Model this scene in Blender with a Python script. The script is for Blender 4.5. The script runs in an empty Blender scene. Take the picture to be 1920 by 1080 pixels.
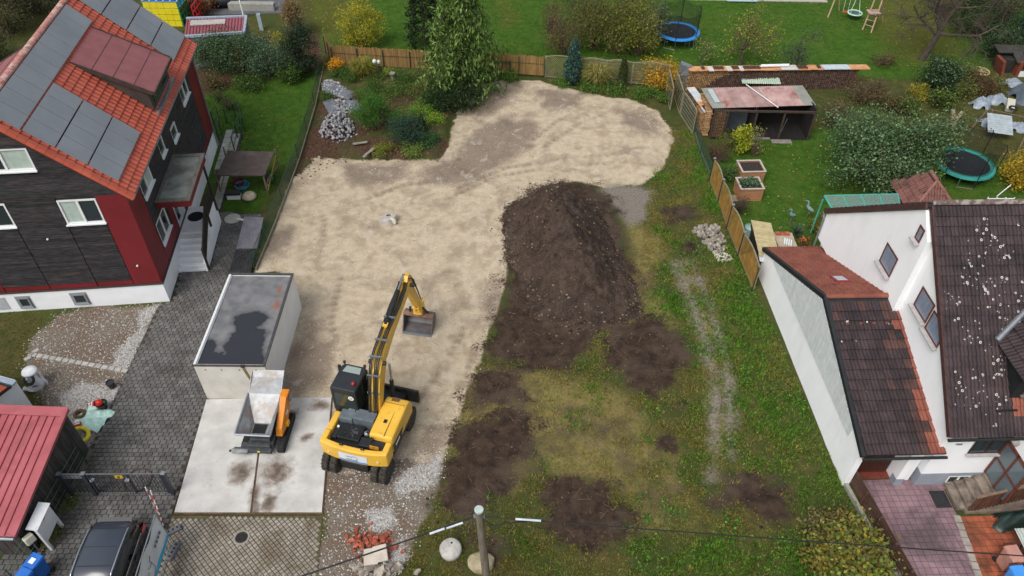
import bpy, bmesh, math, random
import numpy as np
from mathutils import Vector, Matrix, Quaternion
random.seed(7); rng = np.random.default_rng(11)
SC = bpy.context.scene
COL = SC.collection
rad = math.radians
# ------------------------------------------------------------------ camera
H, F, TH, RO = 26.5, 1420.0, rad(43.5), rad(1.0)
cam = bpy.data.cameras.new('camera'); camo = bpy.data.objects.new('camera', cam); COL.objects.link(camo)
cam.sensor_width = 36.0; cam.lens = F/1920*36; cam.clip_end = 2000; cam.clip_start = .1
camo.matrix_world = Matrix.Translation((0, 0, H)) @ Matrix.Rotation(rad(90)-TH, 4, 'X') @ Matrix.Rotation(RO, 4, 'Z')
SC.camera = camo
# ------------------------------------------------------------------ sky, sun, exposure (overcast autumn day)
W = bpy.data.worlds.new('World'); SC.world = W; W.use_nodes = True
nt = W.node_tree; nt.nodes.clear()
sky = nt.nodes.new('ShaderNodeTexSky'); sky.sky_type = 'NISHITA'; sky.sun_disc = False
SUN_EL, SUN_AZ = rad(52), rad(215)
sky.sun_elevation = SUN_EL; sky.sun_rotation = SUN_AZ; sky.dust_density = 4.0; sky.air_density = 1.6; sky.ozone_density = 1.0
hs = nt.nodes.new('ShaderNodeHueSaturation'); hs.inputs['Saturation'].default_value = .42
bg = nt.nodes.new('ShaderNodeBackground'); bg.inputs[1].default_value = .115
wo = nt.nodes.new('ShaderNodeOutputWorld')
nt.links.new(sky.outputs[0], hs.inputs['Color']); nt.links.new(hs.outputs[0], bg.inputs[0]); nt.links.new(bg.outputs[0], wo.inputs[0])
sl = bpy.data.lights.new('sun', 'SUN'); sl.energy = 1.5; sl.angle = rad(32); sl.color = (1, .97, .93)
so = bpy.data.objects.new('sun', sl); COL.objects.link(so)
sd = Vector((math.sin(SUN_AZ)*math.cos(SUN_EL), math.cos(SUN_AZ)*math.cos(SUN_EL), math.sin(SUN_EL)))
so.rotation_euler = sd.to_track_quat('Z', 'Y').to_euler()
so.location = (0, 0, 60)
SC.view_settings.view_transform = 'Standard'; SC.view_settings.look = 'None'
SC.view_settings.exposure = 0.36; SC.view_settings.gamma = 1.0; SC.view_settings.use_curve_mapping = False
# ------------------------------------------------------------------ pixel -> place helpers (photo is 1920 x 1080)
ct, st, cr, sr = math.cos(TH), math.sin(TH), math.cos(RO), math.sin(RO)
def ray(u, v):
    U, V = u-960, v-540
    U, V = U*cr+V*sr, -U*sr+V*cr
    x, y = U/F, -V/F
    return (x, ct+y*st, -st+y*ct)
def P(u, v, z=0.0):
    d = ray(u, v); t = (z-H)/d[2]
    return Vector((d[0]*t, d[1]*t, z))
def P2(u, v, z=0.0):
    p = P(u, v, z); return (p.x, p.y)
def proj(x, y, z):
    dz = z-H; f = y*ct-dz*st; U = F*x/f; V = -F*(y*st+dz*ct)/f
    return 960+U*cr-V*sr, 540+U*sr+V*cr
def on_plane(u, v, p, n):
    d = Vector(ray(u, v)); n = Vector(n); o = Vector((0, 0, H))
    return o + d*((Vector(p)-o).dot(n)/d.dot(n))
def height(top, base):
    "height of the point seen at pixel `top` above the ground point seen at `base`"
    b = P(*base); d = ray(*top); t = (d[0]*b.x+d[1]*b.y)/(d[0]**2+d[1]**2)
    return H+d[2]*t
# ------------------------------------------------------------------ materials
def lin(c):
    if isinstance(c, str):
        c = tuple(int(c[i:i+2], 16)/255 for i in (0, 2, 4))
    return tuple(x/12.92 if x <= .04045 else ((x+.055)/1.055)**2.4 for x in c[:3]) + (1,)
MATS = {}
class N:
    def __init__(s, name):
        m = bpy.data.materials.new(name); m.use_nodes = True; s.m = m; s.t = m.node_tree; s.t.nodes.clear()
        s.out = s.n('ShaderNodeOutputMaterial'); s.b = s.n('ShaderNodeBsdfPrincipled'); s.l(s.b.outputs[0], s.out.inputs[0])
        MATS[name] = m
    def n(s, ty, **k):
        x = s.t.nodes.new(ty)
        for a, b in k.items(): setattr(x, a, b)
        return x
    def l(s, a, b): s.t.links.new(a, b)
    def pos(s, stretch=(1, 1, 1), local=False):
        if local: g = s.n('ShaderNodeTexCoord').outputs['Object']
        else: g = s.n('ShaderNodeNewGeometry').outputs['Position']
        mp = s.n('ShaderNodeMapping'); mp.inputs['Scale'].default_value = stretch; s.l(g, mp.inputs[0]); return mp.outputs[0]
    def noise(s, vec, sc, det=3., rough=.55, dist=0.):
        x = s.n('ShaderNodeTexNoise'); x.inputs['Scale'].default_value = sc; x.inputs['Detail'].default_value = det
        x.inputs['Roughness'].default_value = rough; x.inputs['Distortion'].default_value = dist; s.l(vec, x.inputs['Vector']); return x.outputs['Fac']
    def ramp(s, f, lo, hi, a=0., b=1.):
        x = s.n('ShaderNodeMapRange'); x.inputs[1].default_value = lo; x.inputs[2].default_value = hi
        x.inputs[3].default_value = a; x.inputs[4].default_value = b; s.l(f, x.inputs[0]); return x.outputs[0]
    def mix(s, f, a, b, mode='MIX'):
        x = s.n('ShaderNodeMix', data_type='RGBA', blend_type=mode)
        for sock, v in ((x.inputs[0], f), (x.inputs[6], a), (x.inputs[7], b)):
            if hasattr(v, 'links'): s.l(v, sock)
            elif isinstance(v, (tuple, list)): sock.default_value = v
            else: sock.default_value = v
        return x.outputs[2]
    def math(s, op, a, b=0., c=None):
        x = s.n('ShaderNodeMath', operation=op)
        for i, v in enumerate((a, b, c)):
            if v is None: continue
            if hasattr(v, 'links'): s.l(v, x.inputs[i])
            else: x.inputs[i].default_value = v
        return x.outputs[0]
    def set(s, k, v):
        if hasattr(v, 'links'): s.l(v, s.b.inputs[k])
        else: s.b.inputs[k].default_value = v
    def bump(s, h, strength=.5, dist=.02):
        x = s.n('ShaderNodeBump'); x.inputs['Strength'].default_value = strength; x.inputs['Distance'].default_value = dist
        s.l(h, x.inputs['Height']); s.l(x.outputs[0], s.b.inputs['Normal'])
    def spot(s, u, v, z, rx, ry, rz=0.):
        "soft spot round a place seen at pixel u, v: 1 in its middle, 0 at its edge"
        c_ = P(u, v, z); mp = s.n('ShaderNodeMapping', vector_type='TEXTURE'); mp.inputs['Location'].default_value = c_; mp.inputs['Rotation'].default_value = (0, 0, rz); mp.inputs['Scale'].default_value = (rx, ry, 50)
        s.l(s.n('ShaderNodeNewGeometry').outputs['Position'], mp.inputs[0]); ln = s.n('ShaderNodeVectorMath', operation='LENGTH'); s.l(mp.outputs[0], ln.inputs[0]); return s.math('SUBTRACT', 1., ln.outputs['Value'])
    def spots(s, lst):
        m_ = None
        for q in lst:
            d = s.spot(*q); m_ = d if m_ is None else s.math('MAXIMUM', m_, d)
        return m_
    def rnd(s):
        a = s.n('ShaderNodeObjectInfo').outputs['Random']; b = s.n('ShaderNodeNewGeometry').outputs['Random Per Island']
        return s.math('FRACT', s.math('ADD', a, b))
def mat(name, c1, c2=None, sc=3., rough=.75, bump=0., bsc=30., metal=0., rnd=0., lo=.35, hi=.65, stretch=(1, 1, 1), stain=None, spec=.4, det=4., local=False, coat=0.):
    """stain = (colour, scale, lo, hi, amount): blotches of another colour with a shape of their own"""
    if name in MATS: return MATS[name]
    k = N(name); p = k.pos(stretch, local)
    col = lin(c1)
    if c2: col = k.mix(k.ramp(k.noise(p, sc, det), lo, hi), lin(c1), lin(c2))
    if rnd:
        hsv = k.n('ShaderNodeHueSaturation')
        k.l(k.math('MULTIPLY_ADD', k.rnd(), rnd*2, 1-rnd), hsv.inputs['Value'])
        if hasattr(col, 'links'): k.l(col, hsv.inputs['Color'])
        else: hsv.inputs['Color'].default_value = col
        col = hsv.outputs[0]
    if stain:
        sc_, s2, l2, h2, am = stain
        col = k.mix(k.ramp(k.noise(p, s2, 5., .6, .3), l2, h2, 0, am), col, lin(sc_))
    k.set('Base Color', col); k.set('Roughness', rough); k.set('Metallic', metal); k.set('Specular IOR Level', spec)
    if coat: k.set('Coat Weight', coat); k.set('Coat Roughness', .08)
    if bump: k.bump(k.noise(p, bsc, 4.), bump, .03)
    return k.m
def leaf_mat(name, trans=.25, rough=.6):
    if name in MATS: return MATS[name]
    k = N(name); a = k.n('ShaderNodeAttribute', attribute_name='Col'); k.set('Base Color', a.outputs['Color']); k.set('Roughness', rough); k.set('Specular IOR Level', .25)
    tr = k.n('ShaderNodeBsdfTranslucent'); k.l(a.outputs['Color'], tr.inputs['Color']); mx = k.n('ShaderNodeMixShader'); mx.inputs[0].default_value = trans
    k.l(k.b.outputs[0], mx.inputs[1]); k.l(tr.outputs[0], mx.inputs[2]); k.l(mx.outputs[0], k.out.inputs[0]); return k.m
def glass_mat(name, tint='3a444c', rough=.06, alpha=1.0, spec=.6):
    if name in MATS: return MATS[name]
    k = N(name); k.set('Base Color', lin(tint)); k.set('Roughness', rough); k.set('Specular IOR Level', spec)
    if alpha < 1:
        k.set('Alpha', alpha)
    return k.m
def net_mat(name, c, hole, dens=.5):
    "woven net or wire mesh too fine to build: part of the sheet is open"
    if name in MATS: return MATS[name]
    k = N(name); p = k.pos(); k.set('Base Color', lin(c)); k.set('Roughness', .7)
    k.set('Alpha', k.ramp(k.noise(p, hole, 1.), .3, .7, max(0, dens-.25), min(1, dens+.25))); return k.m
# ------------------------------------------------------------------ mesh helpers
class MB:
    def __init__(s): s.v = []; s.f = []
    def add(s, vs, fs):
        o = len(s.v); s.v += [tuple(v) for v in vs]; s.f += [tuple(i+o for i in f) for f in fs]; return s
    def box(s, c, d, rz=0., R=None):
        x, y, z = (k/2 for k in d); c = Vector(c)
        M = R if R is not None else Matrix.Rotation(rz, 3, 'Z')
        vs = [c + M @ Vector((sx*x, sy*y, sz*z)) for sz in (-1, 1) for sy in (-1, 1) for sx in (-1, 1)]
        return s.add(vs, [(0, 2, 3, 1), (4, 5, 7, 6), (0, 1, 5, 4), (2, 6, 7, 3), (0, 4, 6, 2), (1, 3, 7, 5)])
    def b(s, x0, x1, y0, y1, z0, z1): return s.box(((x0+x1)/2, (y0+y1)/2, (z0+z1)/2), (x1-x0, y1-y0, z1-z0))
    def cham(s, c, d, ch=.02, rz=0., R=None):
        "box with a chamfered top edge"
        x, y, z = (k/2 for k in d); c = Vector(c); M = R if R is not None else Matrix.Rotation(rz, 3, 'Z')
        vs = [c+M @ Vector(p) for p in ((-x, -y, -z), (x, -y, -z), (x, y, -z), (-x, y, -z), (-x, -y, z-ch), (x, -y, z-ch), (x, y, z-ch), (-x, y, z-ch), (-x+ch, -y+ch, z), (x-ch, -y+ch, z), (x-ch, y-ch, z), (-x+ch, y-ch, z))]
        fs = [(0, 3, 2, 1), (8, 9, 10, 11)]
        for i in range(4):
            j = (i+1) % 4; fs += [(i, j, j+4, i+4), (i+4, j+4, j+8, i+8)]
        return s.add(vs, fs)
    def prism(s, poly, z0, z1):
        "vertical prism over a ccw polygon"
        n = len(poly); vs = [(p[0], p[1], z0) for p in poly] + [(p[0], p[1], z1) for p in poly]
        return s.add(vs, [tuple(range(n))[::-1], tuple(range(n, 2*n))] + [(i, (i+1) % n, (i+1) % n+n, i+n) for i in range(n)])
    def slab(s, pts, th):
        "planar polygon thickened by th along minus its normal"
        pts = [Vector(p) for p in pts]; nrm = (pts[1]-pts[0]).cross(pts[2]-pts[1]).normalized(); n = len(pts)
        vs = pts+[p-nrm*th for p in pts]
        return s.add(vs, [tuple(range(n)), tuple(range(n, 2*n))[::-1]] + [(i, i+n, (i+1) % n+n, (i+1) % n) for i in range(n)])
    def ext(s, prof, a, b, ax='y'):
        "profile (2d, ccw) extruded between a and b along axis ax; profile is in the other two axes"
        n = len(prof)
        def mk(p, t): return {'x': (t, p[0], p[1]), 'y': (p[0], t, p[1]), 'z': (p[0], p[1], t)}[ax]
        vs = [mk(p, a) for p in prof]+[mk(p, b) for p in prof]
        return s.add(vs, [tuple(range(n))[::-1], tuple(range(n, 2*n))] + [(i, (i+1) % n, (i+1) % n+n, i+n) for i in range(n)])
    def tube(s, pts, r, n=6, cap=True):
        pts = [Vector(p) for p in pts]; rs = r if isinstance(r, (list, tuple)) else [r]*len(pts)
        vs = []; fs = []; prev = None
        for i, p in enumerate(pts):
            d = (pts[min(i+1, len(pts)-1)]-pts[max(i-1, 0)])
            d = d.normalized() if d.length > 1e-9 else Vector((0, 0, 1))
            if prev is None: a = d.orthogonal().normalized()
            else:
                a = prev-d*prev.dot(d); a = a.normalized() if a.length > 1e-6 else d.orthogonal().normalized()
            prev = a; bb = d.cross(a)
            vs += [p+(a*math.cos(2*math.pi*k/n)+bb*math.sin(2*math.pi*k/n))*rs[i] for k in range(n)]
        for i in range(len(pts)-1):
            for k in range(n): fs.append((i*n+k, i*n+(k+1) % n, (i+1)*n+(k+1) % n, (i+1)*n+k))
        if cap: fs += [tuple(range(n))[::-1], tuple(range((len(pts)-1)*n, len(pts)*n))]
        return s.add(vs, fs)
    def cyl(s, a, b, r, n=12, r2=None): return s.tube([a, b], [r, r if r2 is None else r2], n)
    def lathe(s, prof, n=16, c=(0, 0, 0), ax='z'):
        c = Vector(c); vs = []; fs = []
        for r, z in prof:
            for k in range(n):
                a = 2*math.pi*k/n; q = (r*math.cos(a), r*math.sin(a), z)
                if ax == 'x': q = (q[2], q[0], q[1])
                if ax == 'y': q = (q[1], q[2], q[0])
                vs.append(c+Vector(q))
        for i in range(len(prof)-1):
            for k in range(n): fs.append((i*n+k, i*n+(k+1) % n, (i+1)*n+(k+1) % n, (i+1)*n+k))
        fs += [tuple(range(n))[::-1], tuple(range((len(prof)-1)*n, len(prof)*n))]
        return s.add(vs, fs)
    def torus(s, c, R, r, n=24, m=8, M=None):
        M = M or Matrix.Identity(3); c = Vector(c); vs = []; fs = []
        for i in range(n):
            a = 2*math.pi*i/n
            for j in range(m):
                b = 2*math.pi*j/m; vs.append(c+M @ Vector(((R+r*math.cos(b))*math.cos(a), (R+r*math.cos(b))*math.sin(a), r*math.sin(b))))
        for i in range(n):
            for j in range(m): fs.append((i*m+j, ((i+1) % n)*m+j, ((i+1) % n)*m+(j+1) % m, i*m+(j+1) % m))
        return s.add(vs, fs)
    def grid(s, fn, nu, nv):
        vs = [fn(i/nu, j/nv) for j in range(nv+1) for i in range(nu+1)]
        return s.add(vs, [(j*(nu+1)+i, j*(nu+1)+i+1, (j+1)*(nu+1)+i+1, (j+1)*(nu+1)+i) for j in range(nv) for i in range(nu)])
    def mesh(s, name='mesh', smooth=False):
        me = bpy.data.meshes.new(name); me.from_pydata(s.v, [], s.f); me.update()
        if smooth: me.shade_smooth()
        return me
def link(o, parent=None):
    COL.objects.link(o)
    if parent is not None: o.parent = parent
    return o
def obj(name, mb, m, parent=None, smooth=False, loc=None, rz=0., bev=0.):
    me = mb.mesh(name, smooth) if isinstance(mb, MB) else mb
    if m is not None and not len(me.materials): me.materials.append(m)
    o = bpy.data.objects.new(name, me); link(o, parent)
    if loc is not None: o.location = loc
    if rz: o.rotation_euler = (0, 0, rz)
    if bev:
        md = o.modifiers.new('bevel', 'BEVEL'); md.width = bev; md.segments = 2; md.limit_method = 'ANGLE'; md.angle_limit = rad(35)
    return o
def tag(o, label=None, cat=None, group=None, kind=None):
    if label: o['label'] = label
    if cat: o['category'] = cat
    if group: o['group'] = group
    if kind: o['kind'] = kind
    return o
def thing(name, label, cat, loc=(0, 0, 0), rz=0., group=None):
    o = bpy.data.objects.new(name, None); o.empty_display_size = .3; COL.objects.link(o)
    o.location = loc; o.rotation_euler = (0, 0, rz)
    return tag(o, label, cat, group)
def copy_tree(o, parent=None):
    c = o.copy(); link(c, parent)
    for ch in list(o.children): copy_tree(ch, c)
    return c
def npmesh(name, V, Fq, col=None):
    "V (n,3), Fq (m,k) index array, col per vertex"
    me = bpy.data.meshes.new(name); n, k = Fq.shape
    me.vertices.add(len(V)); me.vertices.foreach_set('co', np.asarray(V, np.float32).ravel())
    me.loops.add(n*k); me.loops.foreach_set('vertex_index', np.asarray(Fq, np.int32).ravel())
    me.polygons.add(n); me.polygons.foreach_set('loop_start', np.arange(0, n*k, k, dtype=np.int32)); me.polygons.foreach_set('loop_total', np.full(n, k, np.int32))
    if col is not None:
        a = me.color_attributes.new('Col', 'FLOAT_COLOR', 'POINT'); c4 = np.ones((len(V), 4), np.float32); c4[:, :3] = col; a.data.foreach_set('color', c4.ravel())
    me.update(calc_edges=True); me.validate(); return me
def pieces(parent, name, mesh, mats4, m, limit=300, stuff_name=None):
    """alike pieces of one thing: the `limit` nearest to the viewer are objects of their own sharing mesh data, the rest one joined part"""
    if not len(mesh.materials): mesh.materials.append(m)
    pm = parent.matrix_basis if parent is not None else Matrix.Identity(4)
    if parent is not None and parent.parent is not None: pm = parent.parent.matrix_basis @ pm
    eye = Vector((0, 0, H))
    L = sorted(mats4, key=lambda M: ((pm @ M).translation-eye).length)
    for M in L[:limit]:
        o = bpy.data.objects.new(name, mesh); link(o, parent); o.matrix_basis = M
    rest = L[limit:]
    if rest:
        v0 = np.empty(len(mesh.vertices)*3); mesh.vertices.foreach_get('co', v0); v0 = v0.reshape(-1, 3); nv = len(v0)
        V = np.concatenate([v0 @ np.array(M.to_3x3()).T+np.array(M.translation) for M in rest])
        fs = [tuple(p.vertices) for p in mesh.polygons]
        me = bpy.data.meshes.new(name+'s'); me.from_pydata(V.tolist(), [], [tuple(i+k*nv for i in f) for k in range(len(rest)) for f in fs]); me.update()
        me.materials.append(m); o = bpy.data.objects.new(stuff_name or name+'_field', me); link(o, parent); o['kind'] = 'stuff'
# ------------------------------------------------------------------ noise, zones and the ground sheet
_perm = rng.random((256, 256))
def vnoise(x, y):
    xi = np.floor(x).astype(int); yi = np.floor(y).astype(int); fx = x-xi; fy = y-yi
    fx = fx*fx*(3-2*fx); fy = fy*fy*(3-2*fy)
    g = lambda a, b: _perm[a & 255, b & 255]
    return (g(xi, yi)*(1-fx)+g(xi+1, yi)*fx)*(1-fy)+(g(xi, yi+1)*(1-fx)+g(xi+1, yi+1)*fx)*fy
def fbm(x, y, sc=1., o=4):
    t = 0; a = .5; s = 0
    for i in range(o):
        t = t+a*vnoise(x*sc+17.3*i, y*sc+9.1*i); s += a; a *= .5; sc *= 2.03
    return t/s-.5
def sdf(x, y, poly):
    "signed distance, positive inside"
    d = np.full(x.shape, 1e9); ins = np.zeros(x.shape, bool); n = len(poly)
    for i in range(n):
        ax, ay = poly[i]; bx, by = poly[(i+1) % n]; ex, ey = bx-ax, by-ay
        t = np.clip(((x-ax)*ex+(y-ay)*ey)/(ex*ex+ey*ey+1e-12), 0, 1)
        d = np.minimum(d, (x-ax-t*ex)**2+(y-ay-t*ey)**2)
        c = (ay > y) != (by > y)
        with np.errstate(divide='ignore', invalid='ignore'): ins ^= c & (x < (bx-ax)*(y-ay)/(by-ay)+ax)
    return np.where(ins, 1, -1)*np.sqrt(d)
def px(*pts): return [P2(*p) for p in pts]
Z_TAN = [px((478,508),(500,468),(540,345),(588,305),(640,299),(820,302),(845,272),(850,232),(866,195),(905,160),(940,150),(1010,152),(1070,166),(1120,178),(1190,188),(1237,212),(1264,258),(1252,300),(1228,330),(1200,348),(1130,352),(1080,340),(1020,352),(958,385),(962,430),(955,500),(945,555),(920,612),(908,660),(882,720),(862,780),(840,850),(812,880),(760,860),(640,890),(610,860),(622,748),(530,748),(520,700),(560,580),(545,512))]
Z_SOIL = [px((945,385),(1000,350),(1060,340),(1115,350),(1155,385),(1168,430),(1185,500),(1190,570),(1150,600),(1110,660),(1070,700),(1000,695),(930,690),(904,655),(940,570),(952,480)), px((1112,625),(1165,600),(1240,598),(1300,640),(1292,690),(1262,722),(1228,748),(1182,738),(1140,690)),
    px((858,790),(900,770),(985,768),(1015,800),(1008,845),(965,880),(950,930),(925,960),(850,985),(812,945),(838,862)),
    px((1002,890),(1060,898),(1130,905),(1160,935),(1200,950),(1198,995),(1150,1032),(1090,1035),(1030,985),(1005,935)),
    px((1318,935),(1350,902),(1410,888),(1470,905),(1492,940),(1478,978),(1430,968),(1370,955)),
    px((1212,828),(1250,818),(1295,835),(1270,850),(1225,850)), px((1240,392),(1290,388),(1308,405),(1290,420),(1250,415)),
    px((1278,455),(1310,440),(1325,450),(1318,470),(1290,478)), px((1240,760),(1280,755),(1275,775)), px((905,690),(960,700),(985,745),(905,760),(872,730)),
    px((820,960),(880,990),(960,1000),(930,1030),(850,1010)), px((890,1000),(925,1010),(930,1060),(895,1060)),
    px((850,735),(900,700),(905,740),(870,790))]
Z_GREY = [px((1258,495),(1272,492),(1305,560),(1335,640),(1348,720),(1350,820),(1340,905),(1326,905),(1334,820),(1330,720),(1314,640),(1285,565)), px((1290,490),(1302,490),(1340,570),(1366,660),(1376,760),(1374,860),(1362,860),(1362,760),(1350,660),(1322,575)), px((1115,358),(1160,345),(1225,355),(1215,410),(1180,425),(1150,390))]
Z_GRAVEL = [px((600,870),(700,850),(780,840),(760,910),(604,965)), px((700,905),(770,840),(835,848),(832,900),(805,965),(770,1030),(720,1100),(560,1100),(590,1060),(610,1000),(612,900)), px((62,640),(105,590),(150,578),(297,572),(235,700),(165,848),(128,800),(60,720),(50,690))]
Z_WHITE = [px((262,583),(297,572),(240,695),(206,690),(222,655),(258,622)), px((108,742),(150,718),(228,730),(200,785),(160,850),(140,822),(128,780)), px((690,1080),(700,1030),(760,1010),(765,1040),(735,1085)), px((690,960),(735,955),(742,985),(700,1000)), px((735,900),(830,850),(815,910),(745,930))]
Z_MULCH = [px((560,345),(548,320),(598,205),(605,160),(640,160),(690,230),(690,262),(640,300)), px((600,300),(700,262),(840,268),(840,296),(640,300)), px((330,60),(480,70),(600,60),(600,130),(480,140),(370,180),(360,100)), px((690,250),(700,200),(760,175),(860,160),(880,175),(830,250))]
Z_LITTER = [px((575,-40),(680,-40),(700,40),(640,85),(590,60)), px((1640,-30),(1760,-30),(1800,100),(1700,120),(1640,60)), px((940,0),(955,0),(965,40),(945,50))]
Z_WORN = [px((1165,400),(1240,450),(1240,520),(1222,600),(1150,620),(1185,520)), px((820,700),(1010,690),(1110,720),(1180,745),(1200,800),(1010,900),(840,960)), px((1255,490),(1285,490),(1310,545),(1345,620),(1362,700),(1368,800),(1350,900),(1320,900),(1335,800),(1325,700),(1305,620)), px((1240,840),(1275,850),(1290,920),(1270,950),(1240,950)),
    px((1195,600),(1240,560),(1260,605),(1270,640)), px((1010,745),(1200,752),(1240,850),(1180,900),(1040,890),(1010,830)), px((905,700),(1000,705),(1080,740),(1000,765),(890,770)), px((1170,900),(1300,930),(1290,980),(1200,990))]
Z_LAWN = [px((370,185),(420,170),(600,130),(560,280),(480,400),(400,440),(380,300)), px((575,-60),(1960,-60),(1960,120),(1700,150),(1560,140),(1260,140),(1250,160),(930,118),(600,82)), px((1300,330),(1350,260),(1560,240),(1960,140),(1960,420),(1560,460),(1420,460),(1330,370)), px((0,590),(105,585),(62,640),(50,690),(100,760),(0,760),(-60,700),(-60,590))]
Z_MOSS = [px((0,590),(105,585),(62,640),(50,690),(110,770),(-60,760),(-60,590)), px((1560,240),(1960,100),(1960,330),(1720,240))]
Z_BROWN = [px((850,300),(880,250),(950,215),(1010,232),(990,270),(930,320),(880,345),(820,345),(780,330),(800,308)), px((560,590),(600,600),(625,640),(622,700),(600,745),(532,745),(525,700)), px((870,200),(930,165),(975,160),(960,195),(900,225)), px((1000,165),(1100,180),(1090,205),(1020,200)), px((640,310),(760,305),(770,335),(660,345)), px((790,800),(840,790),(850,850),(800,880),(770,850)), px((900,560),(940,520),(945,560),(915,620)), px((1150,200),(1235,215),(1250,260),(1190,250)), px((500,480),(520,440),(545,430),(530,480))]
Z_GARDEN = px((545,345),(600,308),(640,297),(820,298),(842,268),(848,230),(862,195),(900,158),(925,140),(925,118),(612,92),(600,120),(597,200))
ROUGH_PLOT = px((905,640),(1200,580),(1230,330),(1262,250),(1290,250),(1340,330),(1410,540),(1580,915),(1690,1130),(760,1130),(830,900))
def zone(x, y, polys, w, warp):
    m = np.full(x.shape, -9.)
    for p in polys:
        bx = [q[0] for q in p]; by = [q[1] for q in p]
        s = (x > min(bx)-3) & (x < max(bx)+3) & (y > min(by)-3) & (y < max(by)+3)
        if s.any(): m[s] = np.maximum(m[s], sdf(x[s], y[s], p))
    return np.clip(.5+(m+warp)/w, 0, 1)
TRACKS = [px(*q) for q in (((840,372),(930,330),(1040,312),(1180,302)), ((860,352),(950,314),(1060,295),(1190,286)), ((1000,262),(1050,222),(1110,196)), ((1020,275),(1080,235),(1150,205)), ((700,860),(760,780),(830,690),(880,600)), ((760,880),(810,800),(870,710),(915,600)), ((590,360),(610,420),(600,480)), ((690,372),(760,345),(850,338)), ((900,690),(1000,752),(1130,800),(1230,850)), ((880,720),(980,780),(1110,830),(1210,880)), ((640,520),(620,600),(640,660)), ((860,300),(880,230),(940,180)))]
def tracks(x, y):
    m = np.zeros(x.shape)
    for q in TRACKS:
        s0 = 0.
        for (ax, ay), (bx, by) in zip(q[:-1], q[1:]):
            s = (x > min(ax, bx)-.6) & (x < max(ax, bx)+.6) & (y > min(ay, by)-.6) & (y < max(ay, by)+.6); L = math.hypot(bx-ax, by-ay)
            if s.any():
                t = np.clip(((x[s]-ax)*(bx-ax)+(y[s]-ay)*(by-ay))/L**2, 0, 1); d = np.hypot(x[s]-ax-t*(bx-ax), y[s]-ay-t*(by-ay))
                m[s] = np.maximum(m[s], np.clip(1.4-d/.17, 0, 1)*(.6+.4*np.sin((s0+t*L)*14))*np.clip(.8+2*fbm(x[s], y[s], .7, 3), .2, 1))
            s0 += L
    return m
def zones(x, y):
    n1 = fbm(x, y, .9, 5)*1.6; n2 = fbm(x+40, y-13, 2.2, 4)*.7; Z = {}
    Z['tan'] = zone(x, y, Z_TAN, .6, n2*.7); Z['soil'] = zone(x, y, Z_SOIL, 1.3, n1*.9+n2*1.5); Z['gravel'] = zone(x, y, Z_GRAVEL, .8, n1*.4)
    Z['lawn'] = zone(x, y, Z_LAWN, 1.5, n1*.3); Z['mulch'] = zone(x, y, Z_MULCH, .7, n1*.5); Z['white'] = zone(x, y, Z_WHITE, .5, n2*.7)
    Z['worn'] = zone(x, y, Z_WORN, 1.2, n1*.6+n2*.3); Z['litter'] = zone(x, y, Z_LITTER, 2.5, n1); Z['grey'] = zone(x, y, Z_GREY, .9, n1*.4+n2*.6)
    Z['track'] = tracks(x, y); Z['moss'] = zone(x, y, Z_MOSS, 1., n1*.4); Z['brown'] = zone(x, y, Z_BROWN, 1.4, n1*1.1+n2)
    return Z
GARDEN_Z = .28
def gheight(x, y):
    x = np.asarray(x, float); y = np.asarray(y, float)
    g = np.clip(.5+(sdf(x, y, Z_GARDEN)+fbm(x, y, 1.7, 3)*.5-.2)/.45, 0, 1); g = g*g*(3-2*g)
    d = sdf(x, y, ROUGH_PLOT); k = np.clip(.5+d/1.5, 0, 1)
    tn = np.clip(.5+sdf(x, y, Z_TAN[0])/.8, 0, 1)
    return g*GARDEN_Z-.045*tracks(x, y)*(1-g)+fbm(x, y, .8, 5)*(.05*tn+.2*k)+fbm(x+5, y, 3.1, 3)*(.03*tn+.07*k)
def gz(x, y): return float(gheight(np.array([x]), np.array([y]))[0])
def axis(a, b, f0, f1, fine, coarse):
    return np.unique(np.round(np.concatenate([np.arange(a, f0, coarse), np.arange(f0, f1, fine), np.arange(f1, b+coarse, coarse)]), 4))
gx = axis(-90, 90, -26, 22, .15, 1.5); gy = axis(-10, 110, 10.5, 52.5, .15, .8)
GX, GY = np.meshgrid(gx, gy); fx_, fy_ = GX.ravel(), GY.ravel()
ZN = zones(fx_, fy_); gzv = gheight(fx_, fy_)+ZN['soil']*(fbm(fx_, fy_, 2.2, 4)*.3+.03)
nx_, ny_ = len(gx), len(gy); ii = np.arange((nx_-1)*(ny_-1)); i0 = (ii//(nx_-1))*nx_+ii % (nx_-1)
gm = npmesh('ground', np.stack([fx_, fy_, gzv], 1), np.stack([i0, i0+1, i0+1+nx_, i0+nx_], 1)); gm.shade_smooth()
def attr4(me, name, ks):
    a = me.color_attributes.new(name, 'FLOAT_COLOR', 'POINT'); a.data.foreach_set('color', np.stack([ZN[k] for k in ks], 1).astype(np.float32).ravel())
attr4(gm, 'ZA', ('tan', 'soil', 'gravel', 'lawn')); attr4(gm, 'ZB', ('mulch', 'white', 'worn', 'litter')); attr4(gm, 'ZC', ('grey', 'moss', 'brown', 'track'))
k = N('ground_material'); p = k.pos()
def chan(name):
    a = k.n('ShaderNodeAttribute', attribute_name=name); sp = k.n('ShaderNodeSeparateColor'); k.l(a.outputs['Color'], sp.inputs[0]); return list(sp.outputs)+[a.outputs['Alpha']]
A_, B_, C_ = chan('ZA'), chan('ZB'), chan('ZC')
nf = k.noise(p, 9., 5., .65); nm = k.noise(p, 2.2, 5., .6); nb = k.noise(p, .45, 4.); ns = k.noise(p, 40., 3., .7)
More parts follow.
